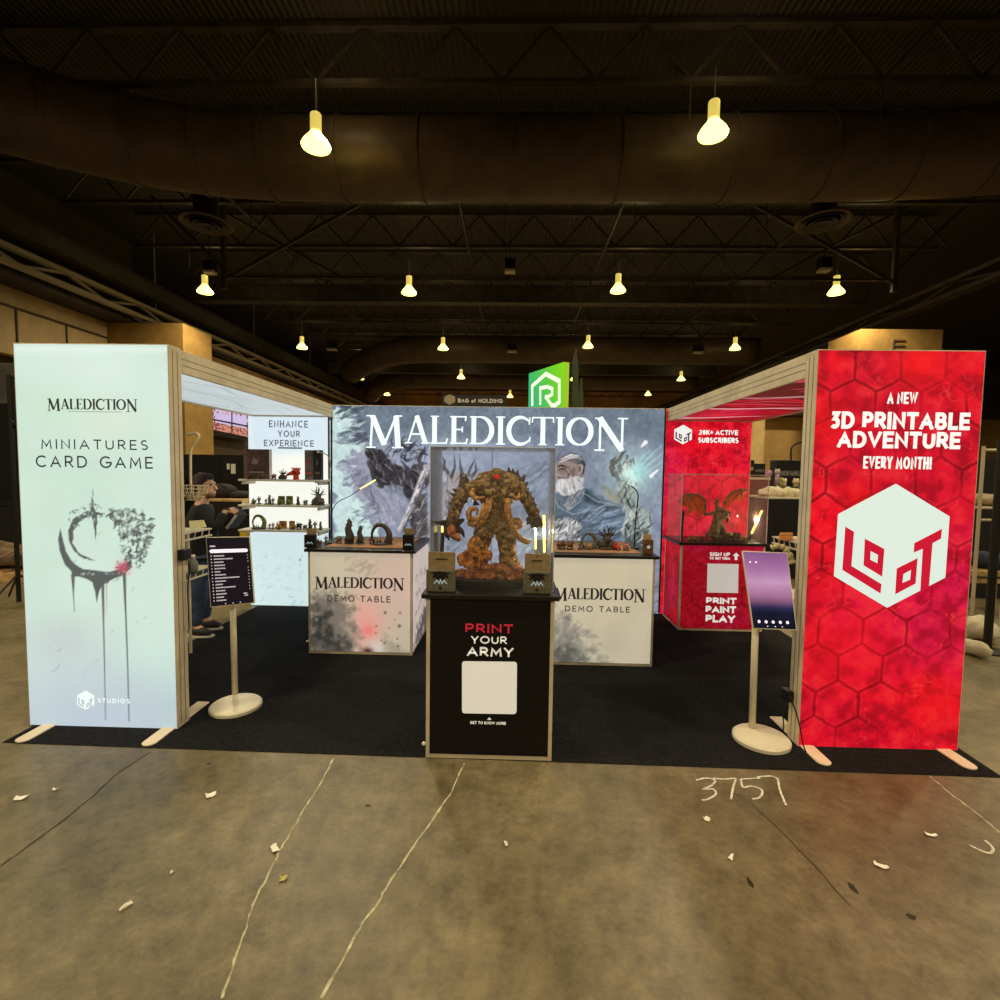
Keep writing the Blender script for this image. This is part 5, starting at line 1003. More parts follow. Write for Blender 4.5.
for k, (x, hpx, kd, lb) in enumerate(((269.5,6,('soldier','pink'),'small pink miniature, first right of the arching serpent'),(273,7,('soldier','pink'),'small pink miniature, second right of the arching serpent'),(278.5,8,('hoard','amber'),'amber miniature in front of the left box on the bottom shelf'),(293,8,('hoard','amber'),'amber miniature in front of the right box on the bottom shelf'),(299,8,('beast','dark'),'dark winged miniature right of the boxes on the bottom shelf'),(305,6,('beast','grey'),'low grey beast miniature on the bottom shelf'),(310,10,('spire','dark'),'tall thin dark miniature near the right of the bottom shelf'),(315,9,('soldier','green'),'green spear-carrying miniature near the right of the bottom shelf'),(320.5,8,('spire','grey'),'grey pointed miniature at the right end of the bottom shelf'))):
    place(kd, hpx*mp*1.1, x, 529, SHM, shelfz[2], lb, grp=g)
place(('arch','green'), 15*mp, 259, 529, SHM, shelfz[2], 'green and grey arching serpent figure at the left of the bottom shelf', 'figure', wd=.9)
g = 'skull figures on the top shelf'
for k, x in enumerate((250,255,260,264)): place(('hoard','brown'), 6*mp*1.1, x, 478, SHM-.06, shelfz[0], 'small brown and bone figure in front of the top shelf box, %s from the left' % ['first','second','third','fourth'][k], grp=g)
place(('beast','brown'), 7*mp, 274, 478, SHM, shelfz[0], 'low brown lizard-like figure right of the big box on the top shelf', wd=.9)
place(('tree','dark'), 12*mp, 282.5, 478, SHM, shelfz[0], 'dark branching figure in the middle of the top shelf', wd=.6)
# red curled dragon head
t = empty('red_figure', zl(at_y(296,478,SHM), shelfz[0]), 'bright red curled figure on the top shelf', 'figure'); q = MB(); P = at_y(296,472,SHM)
q.ball(P, (.05,.03,.045), 12, 9, .12).tube(smooth_path([P+Vector((-.03,0,-.01)), P+Vector((-.07,0,-.02)), P+Vector((-.12,0,-.045))], 4), np.linspace(.035,.008,9), 8)
for k in range(6): q.cone(P+Vector((-.04+.018*k,0,.03)), P+Vector((-.05+.02*k,-.01,.062)), .01)
MB().tube(smooth_path([P+Vector((-.02,-.032,.012)), P+Vector((.01,-.038,.0)), P+Vector((.0,-.036,-.02))], 4), .005, 6).build('dark_mouth', M_mini['dark'], t)
q.tube([P+Vector((0,0,-.03)), Vector((P.x,P.y,shelfz[0]+.001))], [.03,.035], 10); q.build('body', M_mini['red'], t, smooth=True)
# product boxes on the shelves
def pbox(x0, x1, ytop, Yb, z, d, front, side, label, ink, grp=None):
    a = at_y(x0, ytop, Yb); b_ = at_y(x1, ytop, Yb); t = empty('product_box', ((a.x+b_.x)/2, Yb+d/2, z), label, 'box', grp); MB().box(a.x, b_.x, Yb, Yb+d, z+.0005, a.z).build('carton', mat('carton_%s' % front[0], front[1], .6, noise=.25, nscale=14), t, bevel=.002)
    w_ = b_.x-a.x; h_ = a.z-z; q = MB(); cx = (a.x+b_.x)/2; zc = z+h_*.62
    q.polys2([[(-w_*.2,-h_*.1),(w_*.02,-h_*.14),(w_*.12,h_*.1),(0,h_*.02),(-w_*.1,h_*.12)], [(-w_*.3,-h_*.42),(w_*.3,-h_*.42),(w_*.3,-h_*.36),(-w_*.3,-h_*.36)]], (cx, Yb-.001, zc), (1,0,0), (0,0,1)); q.build('box_print', mat('box_ink_%d' % ink[0], ink, .6), t)
    if side: MB().box(b_.x-.0, b_.x+.001, Yb+.002, Yb+d-.002, z+.002, a.z-.002).build('side_panel', mat('carton_side', side, .6), t)
    return t
pbox(243.5, 269, 449, SHY+.1, shelfz[0], .07, ('plum', (84,62,56)), (200,190,180), 'large dark plum game box at the left end of the top shelf', (150,130,120))
pbox(304.5, 313, 450, SHY+.12, shelfz[0], .07, ('greybrown', (92,84,78)), None, 'grey-brown game box at the right of the top shelf', (196,60,60))
pbox(313.6, 321, 450, SHY+.12, shelfz[0], .07, ('black', (34,30,29)), None, 'narrow black game box at the right end of the top shelf', (110,104,98))
for x0, x1, yt_, zi, cl, lb in ((278,284,496,1,('olive',(110,112,48)),'small olive box, left of two on the middle shelf'),(286,292,496,1,('olive',(110,112,48)),'small olive box, right of two on the middle shelf'),(279,286,521,2,('amberbox',(176,130,66)),'small amber box, left of two on the bottom shelf'),(289,294,521,2,('amberbox',(176,130,66)),'small amber box, right of two on the bottom shelf')):
    pbox(x0, x1, yt_, SHM+.06, shelfz[zi], .03, cl, None, lb, (60,48,26), 'small boxes on the shelves')
def card(x0, x1, y0, y1, Y, z, col, label, tilt=.02):
    a = at_y(x0, y0, Y); b_ = at_y(x1, y1, Y); z1 = z+(a.z-b_.z); t = MB().slab([(a.x,Y,z),(b_.x,Y,z),(b_.x,Y+tilt,z1),(a.x,Y+tilt,z1)], (0,.006,0)).build('price_card', mat('card_%d' % col[2], col, .7), None); tag(t, label, 'card'); MB().slab([(a.x+.01,Y-.0005+tilt*.45,z+(z1-z)*.5),(b_.x-.01,Y-.0005+tilt*.45,z+(z1-z)*.5),(b_.x-.01,Y-.0005+tilt*.6,z+(z1-z)*.66),(a.x+.01,Y-.0005+tilt*.6,z+(z1-z)*.66)], (0,-.001,0)).build('print_line', mat('ink_brown2', (120,100,80), .8), t)
card(241.5, 247.5, 499, 503, SHY+.01, shelfz[1]+.0005, (222,206,170), 'small cream price card at the left end of the middle shelf')
o = MB().box(at_y(239.5,533,SHY).x, at_y(248.5,533,SHY).x, SHY+.005, SHY+.012, at_y(244,538,SHY).z, shelfz[2]-.0225).build('shelf_tag', mat('tag_yellow', (196,168,30), .6)); tag(o, 'yellow tag hanging under the left end of the bottom shelf', 'tag')
# scenery and figures on the two demo tables
M_mat = mat('game_mat', (118,106,92), .85, noise=1, col2=(178,120,74), nscale=3.2)
def gamemat(x0, x1, y0, y1, z, label):
    t = MB().box(x0, x1, y0, y1, z+.0005, z+.005).build('game_mat', M_mat); tag(t, label, 'mat'); return z+.0052
lz2 = gamemat(LX0+.12, LX1-.08, LY+.1, LYB-.08, LH, 'sandy orange terrain mat on the left demo table'); rz2 = gamemat(RX0+.08, RX1-.1, RY+.1, RYB-.08, RH, 'sandy terrain mat on the right demo table')
ym = LY+.3; k = ym/F
for x, hpx, kd, lb, wd in ((349,26,('spire','dark'),'tallest dark craggy figure on the left demo table',.35),(360,19,('spire','dark'),'second dark craggy figure on the left demo table, shorter than its neighbour',.45),(370.5,8,('soldier','brown'),'tiny standing figure on the orange mat, centre of the left demo table',.4),(391,9,('soldier','dark'),'tiny dark soldier right of the arching figure on the left demo table',.5),(339,9,('beast','brown'),'small brown beast at the foot of the tallest dark figure',.6)): place(kd, hpx*k, x, 545, ym, lz2, lb, wd=wd)
place(('arch','dark'), 22*k, 381, 545, ym, lz2, 'dark arching claw-like figure on the left demo table', 'figure', wd=.8)
place(('soldier','grey'), 9*k, 326, 545, ym, lz2, 'small grey figure at the left end of the left demo table', wd=.5); place(('hoard','grey'), 8*k, 319, 546, ym-.1, lz2, 'small grey heap figure beside the gooseneck lamp foot', wd=.6)
for x, nm in ((309.5,'left'),(408,'right')):
    yq = LY+.04; a = at_y(x-5.5,540,yq); b_ = at_y(x+5.5,540,yq); t = empty('deck_box', ((a.x+b_.x)/2,yq,LH), 'small black deck box at the front %s corner of the left demo table' % nm, 'card box'); zt = at_y(x, 535, yq).z
    MB().box(a.x, b_.x, yq, yq+.05, LH+.0005, zt).build('carton', M_black, t, bevel=.003); cx = (a.x+b_.x)/2; MB().polys2(ribbon([(-.03,-.02),(-.015,.0),(0,-.015),(.015,0),(.03,-.02)], .006), (cx, yq-.001, LH+.055), (1,0,0), (0,0,1)).build('pale_emblem', mat('ink_pale', (200,190,170)), t)
    MB().box(a.x+.005, b_.x-.005, yq+.052, yq+.056, LH+.0005, zt+.055).build('header_card', M_kraft, t)
ym = RY+.32; k = ym/F
for x, hpx, kd, lb, wd in ((606,27,('tree','dark'),'large dark many-armed figure in the centre of the right demo table',.6),(589,17,('arch','grey'),'dark arching beast figure left of the centre on the right demo table',.9)): place(kd, hpx*k, x, 551, ym, rz2, lb, 'figure', wd=wd)
for x, hpx, kd, lb, wd in ((561,12,('hoard','brown'),'brown cluttered figure at the left end of the right demo table',.7),(570,10,('beast','brown'),'brown beast, second figure from the left on the right demo table',.7),(580,9,('soldier','grey'),'small grey soldier under the arching beast on the right demo table',.5),(589,7,('hoard','amber'),'tiny amber heap in front of the arching beast',.6),(617,10,('hoard','red'),'reddish heap figure right of the many-armed figure',.7),(626,9,('beast','pink'),'pinkish beast figure beside the gooseneck lamp on the right demo table',.7)): place(kd, hpx*k, x, 552, ym-.06, rz2, lb, wd=wd)
yq = RY+.05; a = at_y(644,540,yq); b_ = at_y(656,540,yq); t = empty('deck_box', ((a.x+b_.x)/2,yq,RH), 'small brown box with pale round emblem at the right end of the right table', 'card box')
MB().box(a.x, b_.x-.02, yq, yq+.05, RH+.0005, at_y(650,540,yq).z).build('carton', mat('brown_card', (96,64,34), .7, noise=.4, nscale=30), t, bevel=.004); MB().tube([((a.x+b_.x)/2-.01, yq-.001, RH+.07), ((a.x+b_.x)/2-.01, yq-.003, RH+.07)], .016, 12).build('pale_emblem', mat('ink_pale', (200,190,170)), t); MB().box(a.x+.005, b_.x-.025, yq+.052, yq+.056, RH+.0005, at_y(650,535,yq).z).build('header_card', mat('tan_card', (176,148,104), .7), t)
g = 'small figures beside the dragon'
for i, (x, hpx, cl) in enumerate(((690,6,'amber'),(696,7,'amber'),(702,6,'brown'),(736,11,'brown'),(744,8,'amber'))): place(('hoard' if i != 3 else 'beast', cl), hpx*(QY+.15)/F*1.1, x, 541, QY+.14, qz, '%s figure beside the dragon on the red counter, %s from the left' % ({'amber':'small amber','brown':'small brown'}[cl], ['first','second','third','fourth','fifth'][i]), grp=g, wd=.8)
# ================================================================ tablet stands
M_cream = mat('stand_cream', (236,226,200), .35)
def screen(quad, t, thick=.03):
    """quad TL TR BR BL world points; returns a function u,v -> point just in front of the glass"""
    TL, TR, BR, BL = quad; n = (TR-TL).cross(BL-TL).normalized()
    if n.y > 0: n = -n
    MB().slab([BL, BR, TR, TL], -n*thick).build('screen_body', M_cream, t, bevel=.004)
    def f(u, v, d=.0015): return TL*(1-u)*(1-v)+TR*u*(1-v)+BL*(1-u)*v+BR*u*v+n*d
    return f, n
def rectq(mb, f, u0, v0, u1, v1, d): mb.add([f(u0,v1,d), f(u1,v1,d), f(u1,v0,d), f(u0,v0,d)], [(0,1,2,3)])
def planar(TLx, TRx, BRx, BLx):
    n = (TRx-TLx).cross(BLx-TLx); r = (BRx-CP); return [TLx, TRx, CP+r*((TLx-CP).dot(n)/r.dot(n)), BLx]
def stand(base_px, pole_px, quad, label, uu=.5, R=.172):
    c = at_z(*base_px, 0.0045); t = empty('tablet_stand', c, label, 'tablet stand')
    MB().lathe(c, [(R,.0),(R,.02),(R-.012,.03),(.03,.034)], 48).build('base', M_cream, t, smooth=False)
    f, n = screen(quad, t); mid = f(uu, .6, -.045); cb = at_z(*pole_px, .04); MB().tube([cb, Vector((mid.x, mid.y, mid.z))], .021, 16).build('pole', M_cream, t, smooth=True)
    MB().bar(f(uu,.6,-.03), f(uu,.45,-.055), .09, .05).build('bracket', M_cream, t); return t, f
yb_ = at_z(236,706).y
q = planar(at_y(205.6,537,yb_-.02), at_y(250,536.4,yb_+.08), at_y(254.9,603.3,yb_+.04), at_y(210.4,607.6,yb_-.08))
t, f = stand((236,707), (235,693), q, 'white tablet stand showing a black list screen, at the left of the booth')
scr = MB(); rectq(scr, f, .02, .012, .975, .985, .002); so = scr.build('screen', mat('screen_black', (24,20,26), .25, emit=(26,20,30), es=.6), t)
mw = mat('screen_white', (240,225,240), .4, emit=(242,226,242), es=.85, sample=False); mg = mat('screen_grey', (190,186,192), .4, emit=(190,186,192), es=.7, sample=False); mb = MB(); mp_ = MB()
n_ = 12; P = [f(.09+.02*math.cos(PI/2+PI*i/n_), .205+.022*math.sin(PI/2+PI*i/n_)*1, .003) for i in range(n_+1)]; mp_.add([f(.09,.18,.003), f(.06,.205,.003), f(.09,.232,.003), f(.9,.232,.003), f(.935,.205,.003), f(.9,.18,.003)], [(0,1,2,3,4,5)]); mp_.build('search_bar', mw, so)
r = random.Random(5); lens = [.22,.42,.2,.21,.23,.12,.24,.52,.24,.16,.42,.2,.22,.15,.2]
for i, L in enumerate(lens):
    v = .275+i*.0455; rectq(mb, f, .08, v-.008, .105, v+.008, .003); x = .15
    while x < .15+L: w_ = r.uniform(.012,.03); rectq(mb, f, x, v-.009, x+w_, v+.009, .003); x += w_+.006
    if i != 3 and i < 12: rectq(mb, f, .9, v-.006, .92, v+.006, .003)
rectq(mb, f, .08, .125, .2, .145, .003); rectq(mb, f, .76, .83, .84, .845, .003); rectq(mb, f, .78, .86, .86, .875, .003)
for u in (.33,.5,.66): rectq(mb, f, u, .955, u+.025, .972, .003)
mb.build('list_text', mg, so)
yb2 = at_z(761,740).y
q = planar(at_y(742.2,550.7,yb2+.08), at_y(787.7,552.5,yb2+.02), at_y(797.3,630.5,yb2-.12), at_y(753,629,yb2-.06))
t, f = stand((761,740), (752,727), q, 'white tablet stand showing a purple dusk screen, in front of the red counter', .22)
# dusk picture on the screen
TL, TR, BR, BL = q; u_ = (TR-TL); v_ = (TL-BL)
cv = Canvas(f(.02,.985,.001), (1,0,0), (0,0,1), 1, 1, .02, (0,0,0)); vv = cv.v[:, None]*np.ones((1, cv.nx))
def ramp(st_):
    xs = [a for a, _ in st_]; return np.stack([np.interp(vv, xs, [c_[k] for _, c_ in st_]) for k in range(3)], -1)
cv.c = ramp([(0,(22,22,36)),(.2,(26,28,48)),(.27,(50,44,84)),(.33,(120,80,110)),(.42,(166,112,150)),(.6,(198,152,188)),(.8,(168,112,160)),(1,(138,90,138))]); cv.noise(6, 4, 3, 5)
ob = cv.build('screen', print_mat('screen_dusk', .95, .05, .2), t)
co = np.zeros(len(ob.data.vertices)*3); ob.data.vertices.foreach_get('co', co); o0 = origin(t); base = f(.02,.985,.001)
co = co.reshape(-1, 3)+np.array(o0)-np.array(base)
new = []
for a in co: p = f(.02+.955*min(max(a[0],0),1), .985-.972*min(max(a[2],0),1), .002)-o0; new += [p.x, p.y, p.z]
ob.data.vertices.foreach_set('co', new); ob.data.update()
mb = MB()
for u in (.14,.3,.46,.62,.78): mb.poly([f(u+.035*math.cos(2*PI*i/10)+.02, .905+.02*math.sin(2*PI*i/10), .004) for i in range(9,-1,-1)])
for u in (.12,.25): mb.poly([f(u+.02*math.cos(2*PI*i/8)+.02, .145+.012*math.sin(2*PI*i/8), .004) for i in range(7,-1,-1)])
for u in (.33,.5,.66): rectq(mb, f, u, .955, u+.025, .966, .004)
mb.build('app_icons', mw, ob)

# ================================================================ behind the booth, left: racks, person, tables
M_rack = mat('rack_white', (214,204,176), .5); M_cloth = mat('black_drape', (24,22,22), .9, bump=.3, bscale=9); M_wood = mat('pale_wood', (186,150,96), .6, noise=.12, nscale=6)
def rack(x0, x1, y0, y1, zs, label, side=-1):
    t = empty('tray_rack', ((x0+x1)/2, (y0+y1)/2, 0), label, 'rack')
    xp = (x0, (x0*.78+x1*.22)) if side < 0 else ((x0*.22+x1*.78), x1-.02)
    for x in xp:
        for y in (y0, y1-.02): MB().box(x, x+.02, y, y+.02, .0045, max(zs)).build('post', M_rack, t)
    for z in zs:
        q = MB().box(x0, x1, y0, y1, z-.012, z).box(x0, x1, y0-.006, y0, z-.07, z-.055); q.box(x0, x0+.01, y0, y1, z-.07, z-.055).box(x1-.01, x1, y0, y1, z-.07, z-.055)
        for k in range(9): x = x0+(x1-x0)*(k+.5)/9; q.bar((x, y0-.003, z-.06), (x+.02, y0-.003, z-.01), .006)
        for k in range(7): y = y0+(y1-y0)*(k+.5)/7; q.bar((x1-.004, y, z-.06), (x1-.004, y+.02, z-.01), .006); q.bar((x0+.004, y, z-.06), (x0+.004, y+.02, z-.01), .006)
        q.build('tray', M_rack, t)
    return t
RYa, RYb = 3.75, 4.45; pR = at_y(213,527,RYb)
zt = at_y(213,528,RYb).z; zb_ = at_y(207,565,RYb).z
rack(-2.85, at_y(212,527,RYb).x, RYa, RYb, (zt, zb_), 'white wire tray rack behind the pale banner tower')
MB_ = MB().slab([at_y(190,529,4.15), at_y(206,527,4.15), at_y(203,520,4.2), at_y(189,521,4.2)], (0,.01,0)); o = MB_.build('paper_stack', mat('cream_paper', (226,214,160), .8)); tag(o, 'cream paper card propped on the upper tray of the left rack', 'paper')
o = empty('bottle', at_y(193,568,4.1), 'grey plastic bottle shape standing on the lower tray of the left rack', 'bottle'); p = zl(at_y(193,568,4.1), zb_+.001); o.location = p
MB().lathe(p, [(.035,0),(.04,.03),(.037,.09),(.02,.12),(.014,.135)], 14).build('body', mat('grey_plastic', (112,112,104), .4), o, smooth=True); MB().lathe(p, [(.018,.133),(.018,.15),(.014,.155)], 12).build('cap', M_cream, o)
# white hook lamp and wire basket clamped to the tower
Yh = BF+.22
o = MB().tube(smooth_path([at_y(191,496,Yh), at_y(190.5,470,Yh), at_y(191,450,Yh), at_y(195,443,Yh), at_y(199,437,Yh), at_y(197.5,433.5,Yh), at_y(193,433,Yh), at_y(187,435,Yh)], 6), .0085, 10).build('hook_arm', M_cream); tag(o, 'white curved hook arm rising behind the inner edge of the pale tower', 'hook')
q = MB(); c0 = at_y(194,492,Yh+.02)
for k in range(5): z = c0.z+.045-.025*k; r_ = .105*(1-.17*k)**.5; q.tube([c0+Vector((r_*math.cos(a)*.95+.0, r_*math.sin(a)*.5, z-c0.z)) for a in np.linspace(0, 2*PI, 20)], .003, 5)
for a in np.linspace(0, 2*PI, 14)[:-1]: q.tube([c0+Vector((.1*math.cos(a), .052*math.sin(a), .045)), c0+Vector((.085*math.cos(a), .042*math.sin(a), -.01)), c0+Vector((.03*math.cos(a), .015*math.sin(a), -.055))], .003, 5)
o = q.build('wire_basket', M_rack); tag(o, 'small pale wire basket hanging at the inner edge of the pale tower', 'basket')

# person
PY = 5.32; pm = PY/F*1.0
def PP(x, y, d=0): return at_y(x, y, PY+d)
M_skin = mat('skin', (206,160,126), .55); M_hood = mat('dark_hoodie', (30,34,32), .9, bump=.3, bscale=12); M_jean = mat('blue_jeans', (52,66,92), .85, noise=.25, nscale=12); M_hair = mat('dark_hair', (52,40,38), .8, noise=.4, nscale=40, bump=.8, bscale=60)
M_shoe = mat('dark_shoe', (44,40,40), .6); M_sole = mat('shoe_sole', (212,206,190), .6)
foot = at_z(197,633); PY = foot.y
pr = empty('person', (PP(198,633).x, PY, 0), 'person in black jacket and blue jeans holding a tablet, left beyond the booth', 'person')
def skin(name, nodes, edges, m, parent, sub=2):
    idx = {k: i for i, k in enumerate(nodes)}; o0 = origin(parent); me = bpy.data.meshes.new(name)
    me.from_pydata([tuple(nodes[k][0]-o0) for k in nodes], [(idx[a], idx[b]) for a, b in edges], []); o = bpy.data.objects.new(name, me); COL.objects.link(o); o.parent = parent; me.materials.append(m)
    o.modifiers.new('skin', 'SKIN')
    if not me.skin_vertices:
        bpy.context.view_layer.objects.active = o; bpy.ops.object.select_all(action='DESELECT'); o.select_set(True); bpy.ops.mesh.customdata_skin_add()
    for k, i in idx.items():
        sv = me.skin_vertices[0].data[i]; r_ = nodes[k][1]; sv.radius = r_ if hasattr(r_, '__len__') else (r_, r_); sv.use_root = (i == 0)
    o.modifiers['skin'].use_smooth_shade = True; s_ = o.modifiers.new('sub', 'SUBSURF'); s_.levels = s_.render_levels = sub; return o
N = {}
def nd(k, x, y, d, r_): N[k] = (PP(x, y, d), r_)
nd('pelvis',197,561,0,.13); nd('waist',198,543,0,.125); nd('chest',200,521,0,.15); nd('neck0',201,507,0,.075); nd('neck',203,500,0,.058); nd('head0',204,493,0,.07)
for s_, d in (('n',-.17),('f',.17)): nd('sh'+s_,202,511,d,.07); nd('el'+s_,214,529,d*1.15,.052); nd('wr'+s_,225,513 if s_ == 'n' else 511,d*.55,.032); nd('ha'+s_,228.5,510.5,d*.4,.03)
for s_, d in (('n',-.11),('f',.13)): nd('hip'+s_,197,566,d,.09); nd('kn'+s_,199 if s_ == 'n' else 205,598,d,.062); nd('an'+s_,194.5 if s_ == 'n' else 204,626,d,.045); 
fz_ = .045
N['ton'] = (Vector((N['ann'][0].x+.14, PY-.12, fz_)), .035); N['tof'] = (Vector((N['anf'][0].x+.14, PY+.13, fz_)), .035)
for k in ('ann','anf'): N[k] = (Vector((N[k][0].x, N[k][0].y, .1)), N[k][1])
E_ = [('pelvis','waist'),('waist','chest'),('chest','neck0'),('neck0','neck'),('neck','head0')]+[(a+s_, b+s_) for s_ in 'nf' for a, b in (('sh','el'),('el','wr'),('wr','ha'),('hip','kn'),('kn','an'),('an','to'))]+[('chest','sh'+s_) for s_ in 'nf']+[('pelvis','hip'+s_) for s_ in 'nf']
# fingers and thumb as chained bones closing on the tablet
for s_, sg in (('n',-1),('f',1)):
    h = N['ha'+s_][0]
    for i in range(4):
        b0 = h+Vector((.035, sg*(-.03+.02*i), .012-.008*i)); a_ = 'f%s%d' % (s_, i); N[a_+'a'] = (b0, .010); N[a_+'b'] = (b0+Vector((.032, 0, -.004)), .009); N[a_+'c'] = (b0+Vector((.052-.004*abs(i-1), 0, -.024)), .008)
        E_ += [('ha'+s_, a_+'a'), (a_+'a', a_+'b'), (a_+'b', a_+'c')]
    N['t'+s_] = (h+Vector((.012, -sg*.035, .02)), .011); N['t2'+s_] = (h+Vector((.045, -sg*.04, .022)), .009); E_ += [('ha'+s_,'t'+s_), ('t'+s_,'t2'+s_)]
body = skin('body', N, E_, M_skin, pr)
# head with a face looking right and down
H = PP(204.5,486); hx, hz = .105, .125
mb = MB(); vs_ = []
mb.ball(H, (.098,.078,.122), 20, 16); mb.ball(H+Vector((.035,0,-.055)), (.07,.062,.07), 16, 12)
mb.tube([H+Vector((.088,0,.022)), H+Vector((.112,0,-.008)), H+Vector((.122,0,-.024)), H+Vector((.1,0,-.034))], [.012,.014,.018,.012], 10)
mb.ball(H+Vector((.098,0,-.062)), (.016,.03,.008), 10, 6); mb.ball(H+Vector((.097,0,-.074)), (.014,.026,.008), 10, 6); mb.ball(H+Vector((.085,0,.034)), (.02,.05,.012), 10, 6)
for sg in (-1, 1): mb.ball(H+Vector((-.005,sg*.079,-.005)), (.022,.01,.034), 10, 8)
mb.tube([H+Vector((-.02,0,-.06)), H+Vector((-.03,0,-.15))], [.06,.065], 14)
hd = mb.build('head', M_skin, pr, smooth=True); r_ = hd.modifiers.new('remesh','REMESH'); r_.mode = 'VOXEL'; r_.voxel_size = .006; r_.use_smooth_shade = True
for sg in (-1, 1): MB().ball(H+Vector((.083,sg*.032,.012)), (.012,.014,.01), 10, 8).build('eye', mat('eye_dark', (60,44,36), .2), hd, smooth=True)
mb = MB(); mb.ball(H+Vector((-.022,0,.03)), (.1,.088,.11), 20, 14, .03); mb.ball(H+Vector((.03,0,.085)), (.06,.06,.045), 12, 8, .05); mb.ball(H+Vector((-.05,0,-.03)), (.07,.078,.07), 14, 10, .04); hr = mb.build('hair', M_hair, pr, smooth=True)
mb = MB(); mb.ball(H+Vector((.062,0,-.085)), (.042,.052,.04), 14, 10, .06); mb.build('beard', mat('short_beard', (120,98,78), .9, bump=.6, bscale=60), pr, smooth=True)
J = {k: (N[k][0], (N[k][1]+.018 if not hasattr(N[k][1], '__len__') else N[k][1])) for k in ('waist','chest','neck0','shn','shf','eln','elf','wrn','wrf')}; J['hem'] = (PP(197,560), .165); J['waist'] = (N['waist'][0], .165); J['chest'] = (N['chest'][0], .185); J['neck0'] = (PP(201,508), .09); J['coll'] = (PP(202,503), .085)
J['shn'] = (N['shn'][0], .095); J['shf'] = (N['shf'][0], .095); J['eln'] = (N['eln'][0], .072); J['elf'] = (N['elf'][0], .072); J['wrn'] = (N['wrn'][0]+Vector((.01,0,.0)), .056); J['wrf'] = (N['wrf'][0]+Vector((.01,0,.0)), .056)
J = {k: J[k] for k in ('waist','hem','chest','neck0','coll','shn','shf','eln','elf','wrn','wrf')}
skin('hooded_jacket', J, [('waist','hem'),('waist','chest'),('chest','neck0'),('neck0','coll'),('chest','shn'),('chest','shf'),('shn','eln'),('shf','elf'),('eln','wrn'),('elf','wrf')], M_hood, pr)
L = {'pelvis': (PP(197,565), .15)}
for s_ in 'nf':
    for k in ('hip','kn','an'): p, r0 = N[k+s_]; L[k+s_] = (p, r0+.022)
skin('jeans', L, [('pelvis','hipn'),('pelvis','hipf'),('hipn','knn'),('knn','ann'),('hipf','knf'),('knf','anf')], M_jean, pr)
for s_ in 'nf':
    a_ = N['an'+s_][0]; b_ = N['to'+s_][0]; q = MB(); q.tube([Vector((a_.x-.05,a_.y,.055)), Vector((a_.x,a_.y,.065)), Vector((b_.x-.04,b_.y,.055)), Vector((b_.x+.03,b_.y,.04))], [.035,.052,.046,.028], 12)
    so_ = q.build('shoe', M_shoe, pr, smooth=True); MB().poly([(a_.x-.08,a_.y-.04,.001),(b_.x+.0,a_.y-.048,.001),(b_.x+.055,a_.y-.02,.001),(b_.x+.055,a_.y+.02,.001),(b_.x+.0,a_.y+.048,.001),(a_.x-.08,a_.y+.04,.001)], (0,0,.022)).build('sole', M_sole, so_)
hp = N['haf'][0]
t = empty('tablet', hp+Vector((.09,-.02,-.06)), 'grey-edged tablet held in the hands of the person', 'tablet'); c0 = PP(237,521)
A0 = Vector((PP(243,515).x, PY-.1, PP(243,515).z)); A1 = Vector((PP(233,528).x, PY-.1, PP(233,528).z)); dx = Vector((-.13,0,.09))
MB().slab([A1, A0, A0+dx*.9, A1+dx*.9], (0,.2,.0)).build('casing', mat('dark_tablet', (30,29,30), .75), t, bevel=.004); MB().slab([A1+Vector((.0,-.004,0)), A0+Vector((0,-.004,0)), A0+dx*.16+Vector((0,-.004,0)), A1+dx*.16+Vector((0,-.004,0))], (0,.003,0)).build('light_edge', mat('edge_grey', (190,178,176), .4), t)

# table behind with dark bag
def drape_table(x0, x1, y0, y1, h, label, top=M_wood, cloth=M_cloth):
    t = empty('draped_table', ((x0+x1)/2, (y0+y1)/2, 0), label, 'table'); MB().box(x0, x1, y0, y1, h-.035, h).build('tabletop', top, t, bevel=.004)
    q = MB(); n = max(8, int((x1-x0)/.06)); pts = [(x0+(x1-x0)*i/n, y0-.01-.02*(i % 2)) for i in range(n+1)]; vs_ = [(x, y, h-.03) for x, y in pts]+[(x, y-.01, .02) for x, y in pts]; q.add(vs_, [(i, i+1, i+n+2, i+n+1) for i in range(n)])
    n2 = max(6, int((y1-y0)/.08))
    for xx, s_ in ((x0, -1), (x1, 1)):
        pts = [(xx+s_*(.01+.015*(i % 2)), y0+(y1-y0)*i/n2) for i in range(n2+1)]; q.add([(x, y, h-.03) for x, y in pts]+[(x, y, .02) for x, y in pts], [(i, i+1, i+n2+2, i+n2+1) for i in range(n2)])
    o = q.build('drape', cloth, t); so_ = o.modifiers.new('thick','SOLIDIFY'); so_.thickness = .008; return t
a = at_y(200,499,7.4); b_ = at_y(262,501,7.4); drape_table(a.x, b_.x, 7.4, 8.2, a.z, 'dark draped table with a yellowish wooden top behind the person')
t = empty('duffel_bag', at_y(226,498,7.7), 'dark rounded bag lying on the table behind the person', 'bag'); p = zl(at_y(224,498,7.75), a.z+.001); q = MB(); q.ball(p+Vector((-.02,0,.11)), (.22,.16,.115), 16, 10, .05); q.ball(p+Vector((.25,0,.055)), (.2,.12,.06), 12, 8, .08); q.build('body', mat('bag_black', (40,38,44), .8, bump=.4, bscale=10), t, smooth=True)
MB().tube(smooth_path([p+Vector((-.15,-.12,.15)), p+Vector((-.02,-.16,.24)), p+Vector((.12,-.12,.15))], 5), .01, 6).build('handle', M_black, t)
